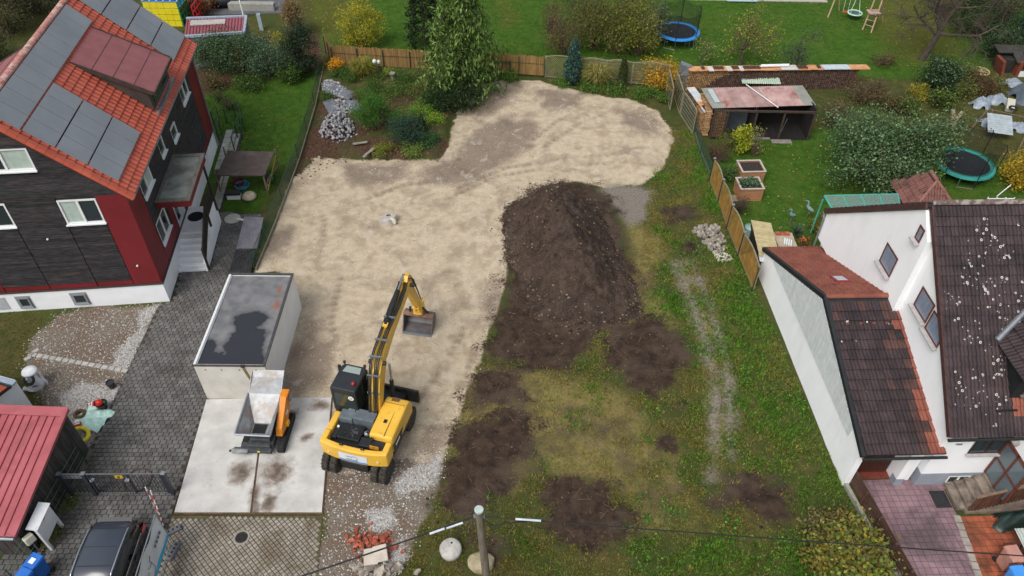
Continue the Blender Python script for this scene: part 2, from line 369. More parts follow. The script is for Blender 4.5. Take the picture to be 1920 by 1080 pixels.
def edge(ch, amt=.55, w=.12):
    return k.ramp(k.math('MULTIPLY_ADD', k.math('SUBTRACT', nf, .5), amt*1.6, ch), .5-w, .5+w)
rough_c = k.mix(k.ramp(nm, .35, .65), lin('3f4220'), lin('5a5432')); rough_c = k.mix(k.ramp(nb, .4, .6, 0, .7), rough_c, lin('36481f'))
lawn_c = k.mix(k.ramp(nm, .3, .7), lin('2f4a17'), lin('48691f')); lawn_c = k.mix(k.ramp(nb, .5, .7, 0, .55), lawn_c, lin('56662a'))
moss_c = k.mix(k.ramp(nm, .3, .7), lin('3d4420'), lin('5a5230'))
tan_c = k.mix(k.ramp(nm, .32, .68), lin('ac9d87'), lin('c5b69e')); tan_c = k.mix(k.ramp(k.noise(p, .8, 6., .62, .4), .48, .64, 0, .75), tan_c, lin('958570'))
tan_c = k.mix(k.ramp(k.noise(p, .35, 5., .6, .6), .56, .68, 0, .55), tan_c, lin('7b6d60')); tan_c = k.mix(k.math('MULTIPLY', edge(C_[2], 1.1, .3), .72), tan_c, k.mix(k.ramp(nf, .35, .65), lin('5f5149'), lin('7a6c63'))); tan_c = k.mix(k.ramp(k.noise(k.pos((1, .7, 1)), 1.3, 5., .6, .5), .58, .68, 0, .45), tan_c, lin('c6bcae')); tan_c = k.mix(k.ramp(ns, .6, .75, 0, .6), tan_c, lin('c3baad')); tan_c = k.mix(k.ramp(k.noise(p, 16., 4., .7), .62, .72, 0, .5), tan_c, lin('7d6c59'))
soil_c = k.mix(k.ramp(nm, .35, .65), lin('2e251f'), lin('483a30')); soil_c = k.mix(k.ramp(nf, .55, .72, 0, .6), soil_c, lin('5a4c42')); soil_c = k.mix(k.ramp(nb, .5, .62, 0, .5), soil_c, lin('584c42'))
grav_c = k.mix(k.ramp(nf, .35, .65), lin('62574c'), lin('857b6f')); grav_c = k.mix(k.ramp(nb, .45, .62, 0, .8), grav_c, lin('6a5646')); grav_c = k.mix(k.ramp(ns, .55, .7, 0, .6), grav_c, lin('a09a92'))
white_c = k.mix(k.ramp(ns, .35, .6), lin('8f8c89'), lin('bcb9b6'))
mulch_c = k.mix(k.ramp(nf, .35, .65), lin('3a2c25'), lin('5e4536')); mulch_c = k.mix(k.ramp(nb, .45, .6, 0, .6), mulch_c, lin('3f4a26'))
worn_c = k.mix(k.ramp(nf, .35, .65), lin('75683f'), lin('8f8052')); worn_c = k.mix(k.ramp(nm, .45, .62, 0, .7), worn_c, lin('5f6030')); worn_c = k.mix(k.ramp(nb, .48, .6, 0, .7), worn_c, lin('53443a'))
grey_c = k.mix(k.ramp(nf, .35, .65), lin('6a635b'), lin('8a8278'))
c = k.mix(edge(A_[3], .3, .2), rough_c, lawn_c); c = k.mix(edge(C_[1], .4, .25), c, moss_c)
c = k.mix(k.math('MULTIPLY', edge(B_[3], 1.2, .4), .45), c, k.mix(k.ramp(nf, .4, .6), lin('5c4628'), lin('70532e')))
c = k.mix(k.math('MULTIPLY', edge(B_[2], .8, .35), .8), c, worn_c); c = k.mix(edge(B_[0]), c, mulch_c); c = k.mix(edge(A_[2]), c, grav_c)
c = k.mix(edge(A_[0], .4), c, tan_c); c = k.mix(edge(C_[0], .7, .3), c, grey_c); c = k.mix(k.math('MULTIPLY', C_[3], .6), c, lin('62554a')); c = k.mix(edge(A_[1], 1.15, .16), c, soil_c); c = k.mix(edge(B_[1], .9, .2), c, white_c)
k.set('Base Color', c); k.set('Roughness', .95); k.set('Specular IOR Level', .15)
k.bump(k.math('ADD', nf, k.math('MULTIPLY', ns, .4)), .8, .06)
gm.materials.append(k.m)
ground = tag(obj('ground', gm, None), kind='structure')
base = tag(obj('terrain', MB().box((0, 60, -.75), (1600, 1600, .5)), mat('far_meadow', '3b4a20', '55562c', .3), None), kind='structure')
# ------------------------------------------------------------------ scatter helpers
OCT = np.array([(1, 0, 0), (-1, 0, 0), (0, 1, 0), (0, -1, 0), (0, 0, 1), (0, 0, -1)], float)
OCF = np.array([(0, 2, 4), (2, 1, 4), (1, 3, 4), (3, 0, 4), (2, 0, 5), (1, 2, 5), (3, 1, 5), (0, 3, 5)])
def stones(name, pts, size, cols, parent=None, label=None, cat=None, m='stone_bits', jit=.45, flat=.7, kind='stuff'):
    n = len(pts)
    if n == 0: return None
    V = OCT[None]*(1+jit*(rng.random((n, 6, 1))-.5)*2)*np.array([1, 1, flat]); V = V+(rng.random((n, 6, 3))-.5)*.35
    a = rng.random(n)*6.283; ca, sa = np.cos(a)[:, None], np.sin(a)[:, None]; s = (np.asarray(size)*np.ones(n))[:, None]
    X = (V[:, :, 0]*ca-V[:, :, 1]*sa)*s; Y = (V[:, :, 0]*sa+V[:, :, 1]*ca)*s; Zz = V[:, :, 2]*s
    VV = np.stack([X, Y, Zz], 2)+np.asarray(pts)[:, None, :]
    C = np.array([lin(c)[:3] for c in cols])[rng.integers(0, len(cols), n)]*(.8+.4*rng.random((n, 1)))
    me = npmesh(name, VV.reshape(-1, 3), (OCF[None]+6*np.arange(n)[:, None, None]).reshape(-1, 3), np.repeat(C, 6, 0)); me.materials.append(leaf_mat(m, 0., .9))
    return tag(obj(name, me, None, parent), label, cat, kind=kind)
def sample(box, n):
    return rng.uniform(box[0], box[1], n), rng.uniform(box[2], box[3], n)
def blades(name, x, y, h, w, cols, zz=None, lean=.6, nb=3, label=None, cat=None, parent=None):
    "tufts of nb grass blades"
    n = len(x); z = gheight(x, y) if zz is None else zz
    X = np.repeat(x, nb)+rng.normal(0, .02, n*nb); Y = np.repeat(y, nb)+rng.normal(0, .02, n*nb); Z_ = np.repeat(z, nb)
    hh = np.repeat(h*np.ones(n), nb)*(.6+.7*rng.random(n*nb)); a = rng.random(n*nb)*6.283; l = lean*rng.random(n*nb)*hh; b = rng.random(n*nb)*6.283
    ww = w*(.7+.6*rng.random(n*nb))
    V = np.empty((n*nb, 3, 3)); V[:, 0] = np.stack([X+np.cos(a)*ww, Y+np.sin(a)*ww, Z_-.01], 1); V[:, 1] = np.stack([X-np.cos(a)*ww, Y-np.sin(a)*ww, Z_-.01], 1)
    V[:, 2] = np.stack([X+np.cos(b)*l, Y+np.sin(b)*l, Z_+hh], 1)
    C = np.repeat(cols, nb, 0)*(.75+.5*rng.random((n*nb, 1)))
    me = npmesh(name, V.reshape(-1, 3), np.arange(n*nb*3).reshape(-1, 3), np.repeat(C, 3, 0)); me.materials.append(leaf_mat('grass_blade', .2))
    return tag(obj(name, me, None, parent), label, cat, kind='stuff')
def pick(cols, n): return np.array([lin(c)[:3] for c in cols])[rng.integers(0, len(cols), n)]
BUILT = [px((-200,592),(318,566),(336,512),(413,417),(412,260),(300,60),(-200,60)), px((1415,540),(1579,912),(1720,912),(1960,912),(1960,480),(1600,440)), px((389,750),(516,750),(562,577),(445,577)), px((-60,690),(110,790),(165,850),(60,1000),(-60,1090)),
    px((1600,890),(1960,890),(1960,1130),(1700,1130)), px((1330,268),(1580,262),(1580,190),(1320,190)), px((325,965),(600,965),(600,1130),(280,1130)), px((318,566),(336,512),(388,508),(413,417),(490,402),(445,577),(390,750),(325,963),(300,1130),(-80,1130),(120,930),(165,848))]
def keep_free(x, y):
    ok = np.ones(len(x), bool)
    for b in BUILT: ok &= sdf(x, y, b) < .05
    return ok
def inview(x, y, m=40):
    f = y*ct+H*st; U = F*x/f; V = -F*(y*st-H*ct)/f; return (np.abs(U) < 960+m+30) & (np.abs(V) < 540+m+20)
# rough plot grass
x, y = sample((-9, 17, 10.5, 45), 330000); s = (sdf(x, y, ROUGH_PLOT) > -.3) & keep_free(x, y) & inview(x, y); x, y = x[s], y[s]
Zs = zones(x, y); pr = (1-Zs['tan'])*np.clip(1.08-Zs['soil']*1.15, 0, 1)*(1-.6*Zs['track'])*(1-.75*Zs['grey'])*(1-Zs['white'])*(1-Zs['gravel'])*(1-.6*Zs['worn']); cl = fbm(x, y, 1.5, 4); s = rng.random(len(x)) < pr*np.clip(.75+cl*2.2, .12, 1); x, y, cl, wr = x[s], y[s], cl[s], Zs['worn'][s]
g2 = fbm(x+90, y, .45, 4)+np.clip((x-7.5)*.035, -.12, .16)+np.where(y < 14.5, .06, 0); tint = np.where((g2+rng.normal(0, .09, len(x)) > .02)[:, None], pick(['5f8e2a', '4e7c22', '78a636', '426c1e', '325416'], len(x)), pick(['918546', '7e763a', 'a19354', '6a7234', '85723f'], len(x)))
tint = tint*(1-.0*wr[:, None]); 
blades('rough_grass', x, y, np.where(g2 > .02, .08, .05)+.16*np.clip(cl+.3, 0, 1)**1.5, .015, tint, lean=1.1, label='rough yellowing grass left standing on the building plot', cat='grass')
# lawns
x, y = sample((-40, 42, 20, 75), 520000); s = inview(x, y) & keep_free(x, y); x, y = x[s], y[s]; Zs = zones(x, y)
pr = np.clip(Zs['lawn']*1.2, 0, 1)*(1-Zs['mulch'])*(1-Zs['tan'])*(1-.6*Zs['litter'])*(1-Zs['gravel']); s = rng.random(len(x)) < pr; x, y = x[s], y[s]; ms = Zs['moss'][s]; lt = Zs['litter'][s]
g2 = fbm(x, y, .35, 4); tint = np.where((g2+rng.normal(0, .1, len(x)) > .0)[:, None], pick(['3a641a', '46741e', '528226'], len(x)), pick(['35581a', '456320', '54702a'], len(x)))
tint = np.where((rng.random(len(x)) < ms*.7)[:, None], pick(['55562a', '4a5526', '6a5c34'], len(x)), tint)
blades('lawn_grass', x, y, .05, .016, tint, lean=1.0, nb=2, label='short green grass of the garden lawns', cat='grass')
# fallen leaves on lawns
x, y = sample((-20, 42, 20, 75), 26000); s = inview(x, y) & keep_free(x, y); x, y = x[s], y[s]; Zs = zones(x, y)
far = (sdf(x, y, px((1450,270),(1600,250),(1620,400),(1430,420))) > -1.5); s = (rng.random(len(x)) < Zs['lawn']*np.where(far, .5, .12*np.clip(.3+4*fbm(x, y, .3, 3), 0, 1.6))+Zs['litter']*.5); x, y = x[s], y[s]
stones('fallen_leaves', np.stack([x, y, gheight(x, y)+.05], 1), .05, ['b08a3a', '9a6a2c', '7a4a24', 'c0b070'], label='scattered fallen autumn leaves on the lawns', cat='leaves', flat=.15)
# stones of the stripped ground, gravel and soil clods
x, y = sample((-17, 14, 11, 52), 120000); Zs = zones(x, y); s = (rng.random(len(x)) < Zs['tan']*(1-Zs['soil'])*.34*np.clip(.6+2*fbm(x, y, .6, 4), .1, 1.5)) & keep_free(x, y) & inview(x, y); x, y = x[s], y[s]
stones('loose_stones', np.stack([x, y, gheight(x, y)], 1), .012+.035*rng.random(len(x))**3, ['b9af9f', 'a2978a', 'c8c0b2', '7d7164', 'aea392'], label='small pale stones scattered over the stripped ground', cat='stones')
x, y = sample((-24, 0, 10.5, 30), 260000); Zs = zones(x, y); wz = np.clip(Zs['white']+.32*Zs['gravel'], 0, 1)*(1-Zs['soil']); s = (rng.random(len(x)) < wz*.55) & inview(x, y); x, y, w_ = x[s], y[s], Zs['white'][s]
kf = sdf(x, y, BUILT[3]) < 0; x, y = x[kf], y[kf]
stones('gravel', np.stack([x, y, gheight(x, y)+.005], 1), .022+.022*rng.random(len(x)), ['bcbab7', 'a9a6a2', 'c8c6c3', '857f79', '9a928a'], label='white and grey gravel beside the paved drive', cat='gravel')
x, y = sample((-9, 17, 10.5, 45), 60000); Zs = zones(x, y); s = (rng.random(len(x)) < Zs['soil']*.45) & inview(x, y) & keep_free(x, y); x, y = x[s], y[s]
stones('soil_clods', np.stack([x, y, gheight(x, y)], 1), .015+.06*rng.random(len(x))**3, ['3a2e28', '4a3b33', '54443a', '2c2320', '6b5a4a'], label='clods of dark topsoil on the churned ground', cat='soil')
x, y = sample((-17, -5, 25, 56), 30000); Zs = zones(x, y); s = (rng.random(len(x)) < Zs['mulch']*.5) & inview(x, y) & keep_free(x, y); x, y = x[s], y[s]
stones('mulch', np.stack([x, y, gheight(x, y)], 1), .02+.06*rng.random(len(x))**2, ['4a372c', '5d4334', '35281f', '6f5440'], label='brown bark and leaf mulch of the garden beds', cat='mulch')
q = MB()
for i in range(230):
    c_ = P(random.gauss(1080, 130), random.uniform(560, 1010)); z_ = gz(c_.x, c_.y)+.04; a = random.uniform(0, 3.14); L = random.uniform(.15, .6); d = Vector((math.cos(a), math.sin(a), random.uniform(-.05, .15)))*L
    q.tube([(c_.x, c_.y, z_), (c_.x+d.x*.5+random.uniform(-.05, .05), c_.y+d.y*.5, z_+.03), (c_.x+d.x, c_.y+d.y, z_+max(0, d.z))], [.009, .008, .005], 3, False)
tag(obj('twigs', q, mat('twig_pale', '7a6854', '5c4c3c', 9, .9)), 'loose twigs and roots strewn over the churned plot', 'twigs', kind='stuff')
# ------------------------------------------------------------------ the soil heap
hc = Vector((3.0, 30, 0))
def heap_z(x, y):
    "a rounded ridge running away from the viewer, with a long trampled front ramp"
    cxl = 3.0+.35*np.sin((y-24)*.55)-.10*(y-30); d = (x-cxl)/(3.25-.05*np.abs(y-30)); d = d+.12*fbm(x, y, .5, 3)
    f = np.clip((y-24.4)/5.2, 0, 1); f = f*f*(3-2*f); b_ = np.clip((36.1-y)/2.6, 0, 1); b_ = b_*b_*(3-2*b_)
    pr = np.clip(1-np.abs(d), 0, 1); pr = 1.25*pr*pr*(1.5-pr)+.38*pr
    h = 2.5*pr*f*b_*(1+.25*fbm(x*.3, y, .8, 3)); k_ = np.clip(h*1.2, 0, 1)
    gul = -np.abs(fbm(x+31, y*.45+7, 1.3, 4))*1.0
    return h+k_*(fbm(x, y, .9, 5)*.7+gul*.5+fbm(x, y, 3.5, 4)*.28)-.06+fbm(x, y, 2., 3)*.12*(h < .4)
hx, hy = np.meshgrid(np.arange(hc.x-4.2, hc.x+4.2, .07), np.arange(24, 36.6, .08)); nyh, nxh = hx.shape
hz = heap_z(hx.ravel(), hy.ravel())+gheight(hx.ravel(), hy.ravel())*.3; ii = np.arange((nxh-1)*(nyh-1)); i0 = (ii//(nxh-1))*nxh+ii % (nxh-1)
Fh = np.stack([i0, i0+1, i0+1+nxh, i0+nxh], 1); Fh = Fh[hz[Fh].max(1) > -.02]
hm = npmesh('soil_heap', np.stack([hx.ravel(), hy.ravel(), hz], 1), Fh); hm.shade_smooth()
k = N('heap_soil'); p = k.pos(); nm = k.noise(p, 1.3, 6., .65, .5); nf = k.noise(p, 12., 5., .7)
c = k.mix(k.ramp(nm, .35, .62), lin('352c28'), lin('54473f')); c = k.mix(k.ramp(nf, .52, .7, 0, .55), c, lin('6b5e54')); c = k.mix(k.ramp(k.noise(p, 2.6, 6., .6, 1.), .58, .68, 0, .6), c, lin('2b2320')); c = k.mix(k.ramp(k.noise(p, 5., 3.), .66, .72, 0, .4), c, lin('5d5c34'))
k.set('Base Color', c); k.set('Roughness', .95); k.set('Specular IOR Level', .1); k.bump(k.math('ADD', nf, k.math('MULTIPLY', nm, 2.)), 1., .09); hm.materials.append(k.m)
heap = thing('soil_heap', 'long heap of dark brown topsoil in the middle of the plot', 'soil heap')
ho = obj('soil', hm, None, heap)
n = 9000; x = rng.uniform(hx.min(), hx.max(), n); y = rng.uniform(hy.min(), hy.max(), n); z = heap_z(x, y); s = (z > -.08) & (rng.random(n) < np.where(z < .25, .9, .3)); x, y, z = x[s], y[s], z[s]
stones('clods', np.stack([x, y, z+gheight(x, y)*.3], 1), .02+.075*rng.random(len(x))**4, ['3a2e28', '4f3f34', '2c2320', '68543f', '7c6a58'], parent=heap)
# ------------------------------------------------------------------ paved surfaces
def inside(poly, x, y): return float(sdf(np.array([x]), np.array([y]), poly)[0])
def pave(parent, name, poly, w, d, gap, ang, m, h=.06, bond=0., z=0., margin=.0, limit=300, jit=.004, skip=None):
    mesh = MB().cham((0, 0, -h/2), (w-gap, d-gap, h), min(.012, gap)).mesh(name)
    c, s = math.cos(ang), math.sin(ang); ox = sum(p[0] for p in poly)/len(poly); oy = sum(p[1] for p in poly)/len(poly)
    R = max(math.hypot(p[0]-ox, p[1]-oy) for p in poly); nu, nv = int(R/w)+2, int(R/d)+2
    X = []; 
    for j in range(-nv, nv+1):
        for i in range(-nu, nu+1):
            u = (i+(bond*(j % 2)))*w; v = j*d; X.append((ox+u*c-v*s, oy+u*s+v*c))
    X = np.array(X); sd_ = sdf(X[:, 0], X[:, 1], poly); ok = sd_ > margin
    if skip is not None: ok &= ~skip(X[:, 0], X[:, 1])
    ok &= inview(X[:, 0], X[:, 1], 60)
    L = [Matrix.Translation((x, y, z+random.uniform(-jit, jit))) @ Matrix.Rotation(ang+random.uniform(-.015, .015), 4, 'Z') @ Matrix.Rotation(random.uniform(-.012, .012), 4, 'X') for x, y in X[ok]]
    pieces(parent, name, mesh, L, m, limit)
DRIVE = px((322,565),(338,511),(390,508),(414,417),(400,398),(492,402),(478,455),(445,577),(388,752),(322,968),(270,1150),(-120,1150),(60,1003),(130,930),(165,852),(237,702),(297,576))
jm = mat('joint_sand', '322f2a', '464239', 6., .95, .3)
def sheet(name, poly, z, m, kind='structure', th=.05):
    return tag(obj(name, MB().prism(poly, z-th, z), m), kind=kind)
drive = sheet('driveway', DRIVE, .035, jm, th=.2)
m_paver = mat('grey_paver', '565452', '6d6b69', 1.4, .85, .25, 60, rnd=.2, stain=('3f3d38', .7, .5, .66, .75))
pave(drive, 'paver', DRIVE, .25, .2, .022, rad(1.5), m_paver, bond=.5, z=.065, margin=.06)
FORE = px((322,968),(604,968),(592,1150),(270,1150)); fore = sheet('forecourt', FORE, .02, mat('sett_joint', '4a4434', '5d5a3a', 4., .95, .4), th=.2)
m_sett = mat('pale_sett', '857d72', '9c948a', 1.6, .85, .3, 50, rnd=.15, stain=('6a5c4c', .7, .5, .66, .85))
pave(fore, 'sett', FORE, .155, .155, .028, rad(45), m_sett, z=.055, margin=.08, h=.08)
# manhole in the forecourt
mh = thing('manhole_cover', 'round iron drain cover set in the pale setts', 'manhole', P(453, 1008, .05)); iron = mat('cast_iron', '3e3c3a', '56524e', 12., .7, .2, metal=.5)
obj('rim', MB().lathe([(.30, 0), (.30, .022), (.24, .022), (.24, 0)], 24), mat('concrete_ring', '8a857d', '9c968d', 6), mh)
cv = MB(); cv.lathe([(.235, 0), (.235, .012), (0.0, .012)], 24); obj('cover', cv, iron, mh)
g = MB()
for i in range(-3, 4): g.box((i*.055, 0, .02), (.025, .36-abs(i)*.04, .016))
obj('grate', g, mat('iron_dark', '22211f', None, rough=.6, metal=.4), mh)
# right-hand drive of pinkish concrete slabs, with a red tiled yard next to it
HY = rad(2.7)
PINK = px((1598,893),(1712,893),(1772,905),(1800,962),(1862,1150),(1712,1150),(1650,1010)); rdrive = sheet('slab_drive', PINK, -.02, jm, th=.2)
m_pink = mat('pink_slab', '836870', '997d84', .9, .85, .2, 60, rnd=.10, stain=('4f4348', .45, .46, .64, .85))
pave(rdrive, 'slab', PINK, .25, .25, .014, HY, m_pink, z=.02, margin=.05)
REDY = px((1792,962),(1990,966),(1990,1150),(1862,1150)); redy = sheet('tiled_yard', REDY, -.02, jm, th=.2)
m_redt = mat('terracotta_tile', '8e4a33', 'a85b40', 1.5, .7, .15, 60, rnd=.14, stain=('4f3428', .9, .45, .62, .8))
pave(redy, 'tile', REDY, .25, .25, .016, HY, m_redt, z=.02, margin=.08)
kb = MB(); a, b = P(1793, 966), P(1860, 1150); d = (b-a); n = int(d.length/.3)
kerb = tag(obj('kerb_strip', MB().prism([(a.x-.16, a.y), (b.x-.16, b.y), (b.x+.16, b.y), (a.x+.16, a.y)], -.1, .0), jm), kind='structure')
km = MB().cham((0, 0, 0), (.26, .28, .08), .015).mesh('kerb_stone')
pieces(kerb, 'kerb_stone', km, [Matrix.Translation(a+d*((i+.5)/n)+Vector((0, 0, .01))) @ Matrix.Rotation(math.atan2(d.y, d.x)-rad(90)+random.uniform(-.05, .05), 4, 'Z') for i in range(n)], mat('kerb_grey', '8b857c', 'a19a90', 4, rnd=.12))
# concrete slabs under the dumper
kc = N('pale_concrete'); pc0 = kc.pos(); nz_ = kc.noise(pc0, 2.6, 6., .65, .4); cc0 = kc.mix(kc.ramp(kc.noise(pc0, 1.2, 6.), .35, .65), lin('b0aeaa'), lin('c8c6c2'))
sp0 = kc.math('ADD', kc.spots([(520, 885, .08, 1.0, 1.1, .3), (452, 885, .08, .7, .9, .2), (505, 945, .08, .5, .9, .0), (545, 775, .08, .6, .4, 0), (478, 940, .08, .35, 1.6, .2), (600, 760, .08, .7, .5, 0), (575, 820, .08, .5, .3, .5)]), kc.math('MULTIPLY_ADD', nz_, 1.5, -.75))
cc0 = kc.mix(kc.ramp(sp0, .15, .6, 0, .75), cc0, lin('7a6a5c')); cc0 = kc.mix(kc.ramp(sp0, .5, .95, 0, .85), cc0, lin('4d4036')); cc0 = kc.mix(kc.ramp(kc.noise(pc0, 6., 5., .7), .6, .7, 0, .5), cc0, lin('8f8b85'))
kc.set('Base Color', cc0); kc.set('Roughness', .85); kc.bump(kc.noise(pc0, 40., 4.), .2, .03); m_conc = kc.m
sl1 = px((328,962),(470,962),(497,748),(388,751)); sl2 = px((474,962),(604,962),(622,747),(500,748))
conc = tag(obj('concrete_base', MB().prism(px((326,965),(606,965),(624,746),(386,751)), -.2, .045), mat('wet_gap', '4a3a2e', '6a5040', 5)), kind='structure')
for q in (sl1, sl2): obj('slab', MB().prism(q, .0, .085), m_conc, conc, bev=.01)
# paving stone edging in the gravel yard (left)
ea, eb = P(57, 664, .03), P(240, 696, .03); n = 15
edging = tag(obj('edging', MB().box(((ea.x+eb.x)/2, (ea.y+eb.y)/2, -.02), ((eb-ea).length, .2, .06), math.atan2(eb.y-ea.y, eb.x-ea.x)), jm), kind='structure')
em = MB().cham((0, 0, 0), (.29, .2, .07), .01).mesh('edging_stone'); an = math.atan2(eb.y-ea.y, eb.x-ea.x)
ps = [Matrix.Translation(ea.lerp(eb, (i+.5)/n)) @ Matrix.Rotation(an+random.uniform(-.03, .03), 4, 'Z') for i in range(n)]
ps += [Matrix.Translation(P(52, 672, .03).lerp(P(67, 658, .03), t)) @ Matrix.Rotation(rad(48), 4, 'Z') for t in (0, .5, 1)]
pieces(edging, 'edging_stone', em, ps, mat('edging_grey', '9b9893', 'aeaba6', 4, rnd=.1))
# narrow slab path beside the red house
PATH = px((398,430),(412,260),(430,245),(455,250),(448,290),(428,330),(412,420)); path = sheet('garden_path', PATH, .02, jm, th=.1)
pave(path, 'path_slab', PATH, .5, .5, .03, rad(7), mat('path_slab_m', '8f8f88', 'a5a69c', 1.5, .9, .2, rnd=.1, stain=('6a7050', 1.2, .5, .65, .6)), z=.04, margin=.1)
# road behind the gardens at the top left
road = sheet('road', px((355,-70),(540,-70),(535,25),(430,28),(350,26)), .05, mat('asphalt', '55545a', '626166', 1.5, .9, .2, 60), th=.1)
# ------------------------------------------------------------------ the red house (left)
m_render = mat('white_render', 'e2e4e8', 'eaecf0', 1.5, .9, .12, 50, stain=('a9a69f', .6, .58, .75, .5))
m_redp = mat('red_panel', '6a1d20', '74222a', .8, .55, .05, 20, rnd=.03)
m_wood = mat('weathered_boards', '232326', '3d3b3e', 2.5, .85, .4, 30, rnd=.28, stretch=(1, 1, 6), stain=('6a503f', .9, .58, .74, .6))
m_red_tile = mat('red_clay_tile', 'b0523f', 'bd5f4a', 1.2, .6, .1, 40, rnd=.09, stain=('8a3a30', .7, .55, .75, .4))
m_pv = mat('solar_glass', '7c8188', '868b91', .6, .5, 0, spec=.4, rnd=.03); m_pvf = mat('panel_frame', '8f949a', None, rough=.5, metal=.3)
m_pinkm = mat('dormer_metal', '834d50', '8d5759', 1.5, .55, .1, 80)
m_dark = mat('dark_trim', '2a2725', '35312e', 3, .6); m_zinc = mat('zinc', '7f858b', '92989e', 3, .45, metal=.5)
m_wht = mat('white_frame', 'dfe1e3', None, rough=.4); m_glass = glass_mat('window_glass', '2c3438'); m_blind = mat('window_blind', '9fb0a8', 'b3c0b8', 3, .3, spec=.6)
RH = thing('red_house', 'dark timber and red panel house with red tiled roof and solar panels', 'house', P(318.7, 565), rad(7))
RX = -8.48; RC = -4.24; RYN = 13.9; ZR = 10.7; SLX, SLZ = 4.24/5.829, -4.0/5.829
obj('plinth', MB().b(RX, 0, 0, RYN, -.1, 1.2), m_render, RH)
core = MB().ext([(RX+.07, 1.2), (-.07, 1.2), (-.07, 6.3), (RC, 10.3), (RX+.07, 6.3)], .07, RYN-.07, 'y'); obj('wall', core, m_dark, RH)
sb = MB(); sb.b(RX-.05, .05, -.05, .0, 1.19, 1.27); sb.b(-.001, .05, .0, RYN, 1.19, 1.27); obj('plinth_sill', sb, mat('sill_brown', '4a3f3c', None, rough=.5), RH)
def boards(rows, ax, face):
    "rows: (z0, z1, a, b); boards stand proud of the wall along axis"
    m = MB()
    for z0, z1, a, b in rows:
        d = .035+random.uniform(0, .012)
        if ax == 'x': m.b(a, b, face-d, face+.06, z0, z1)
        else: m.b(face-.06, face+d, a, b, z0, z1)
    return m
def sub(iv, cut):
    out = []
    for a, b in iv:
        if cut[1] <= a or cut[0] >= b: out.append((a, b)); continue
        if cut[0] > a: out.append((a, cut[0]))
        if cut[1] < b: out.append((cut[1], b))
    return out
SW = [(-2.95, -1.32, 5.08, 6.37), (-5.38, -3.1, 8.0, 9.07), (-6.72, -5.1, 5.12, 6.35)]
rows = []; z = 1.58
while z < 10.3:
    z1 = z+.118
    iv = [(-7.15, -1.31)] if z1 < 6.52 else [(RC-(10.42-z1)*1.06, RC+(10.42-z1)*1.06)]
    for w in SW:
        if z1 > w[2]-.12 and z < w[3]+.05: iv = sub(iv, (w[0]-.02, w[1]+.02))
    if z < 5.0: iv = [q for t in iv for q in sub([t], (-2.97, -2.93))]; iv = [q for t in iv for q in sub([t], (-5.13, -5.09))]
    rows += [(z, z1, a, b) for a, b in iv if b-a > .1]; z += .13
tag(obj('cladding', boards(rows, 'x', .03), m_wood, RH), kind='stuff')
def panel(a, b, z0, z1, ax, face, m=m_redp):
    q = MB()
    if ax == 'x': q.b(a, b, face-.03, face+.05, z0, z1)
    else: q.b(face-.05, face+.03, a, b, z0, z1)
    return obj('red_panel', q, m, RH)
for a, b, z0, z1 in ((-1.28, -.008, 1.3, 6.55), (-2.92, -1.31, 1.3, 1.55), (-5.09, -2.97, 1.3, 1.55), (-7.12, -5.13, 1.3, 1.55), (RX+.01, -7.17, 1.3, 6.5)): panel(a, b, z0, z1, 'x', .02)
def window(par, ax, face, a, b, z0, z1, sash=2, frame=m_wht, glass=None, sill=True, out=-1, blind=(), silm=None, fw=.07, dep=.10, sillout=.10):
    "window > frame, panes, sill; ax is the wall's direction, out the side it faces"
    def bx(q, a0, a1, f0, f1, zz0, zz1):
        f0, f1 = sorted((face+out*f0, face+out*f1))
        if ax == 'x': q.b(a0, a1, f0, f1, zz0, zz1)
        else: q.b(f0, f1, a0, a1, zz0, zz1)
    fr = MB(); bx(fr, a, b, -dep, .012, z0, z0+fw); bx(fr, a, b, -dep, .012, z1-fw, z1)
    w = (b-a)/sash
    for i in range(sash+1):
        t = a+i*w; lo, hi = (t, t+fw) if i == 0 else ((t-fw, t) if i == sash else (t-fw*.7, t+fw*.7)); bx(fr, lo, hi, -dep, .010, z0+fw, z1-fw)
    wo_ = obj('window', fr, frame, par)
    for i in range(sash):
        g = MB(); bx(g, a+i*w+fw*.6, a+(i+1)*w-fw*.6, -dep*.8, -dep*.45, z0+fw*.7, z1-fw*.7); obj('pane', g, m_blind if i in blind else (glass or m_glass), wo_)
    if sill:
        q = MB(); bx(q, a-.04, b+.04, -dep, sillout, z0-.06, z0-.003); obj('sill', q, silm or frame, wo_)
    return wo_
window(RH, 'x', .02, *SW[0], blind=(0,)); window(RH, 'x', .02, *SW[1], blind=(1,)); window(RH, 'x', .02, *SW[2])
for a, b in ((-6.91, -6.27), (-4.41, -3.67)):
    obj('window_recess', MB().b(a-.03, b+.03, -.012, .0, .16, .98), mat('recess_grey', '8c8f93', None, rough=.8), RH)
    window(RH, 'x', -.06, a+.08, b-.05, .3, .9, sash=1, frame=mat('alu_frame', '9aa0a6', None, rough=.4, metal=.4), dep=.02, sillout=.04)
vg = MB()
for i in range(9): vg.b(-8.4, -7.4, -.03, 0, .2+i*.09, .26+i*.09)
obj('vent_grille', vg, mat('grille_grey', 'a9adb2', None, rough=.6), RH)
for u, v in ((90, 447), (258, 497)):
    q = on_plane(u, v, RH.location, (-math.sin(rad(7)), math.cos(rad(7)), 0)); lq = Matrix.Rotation(-rad(7), 3, 'Z') @ (q-RH.location)
    obj('wall_lamp', MB().lathe([(.02, -.1), (.045, -.09), (.045, -.03), (.02, 0)], 10, (lq.x, 0, lq.z), 'y'), m_wht, RH)
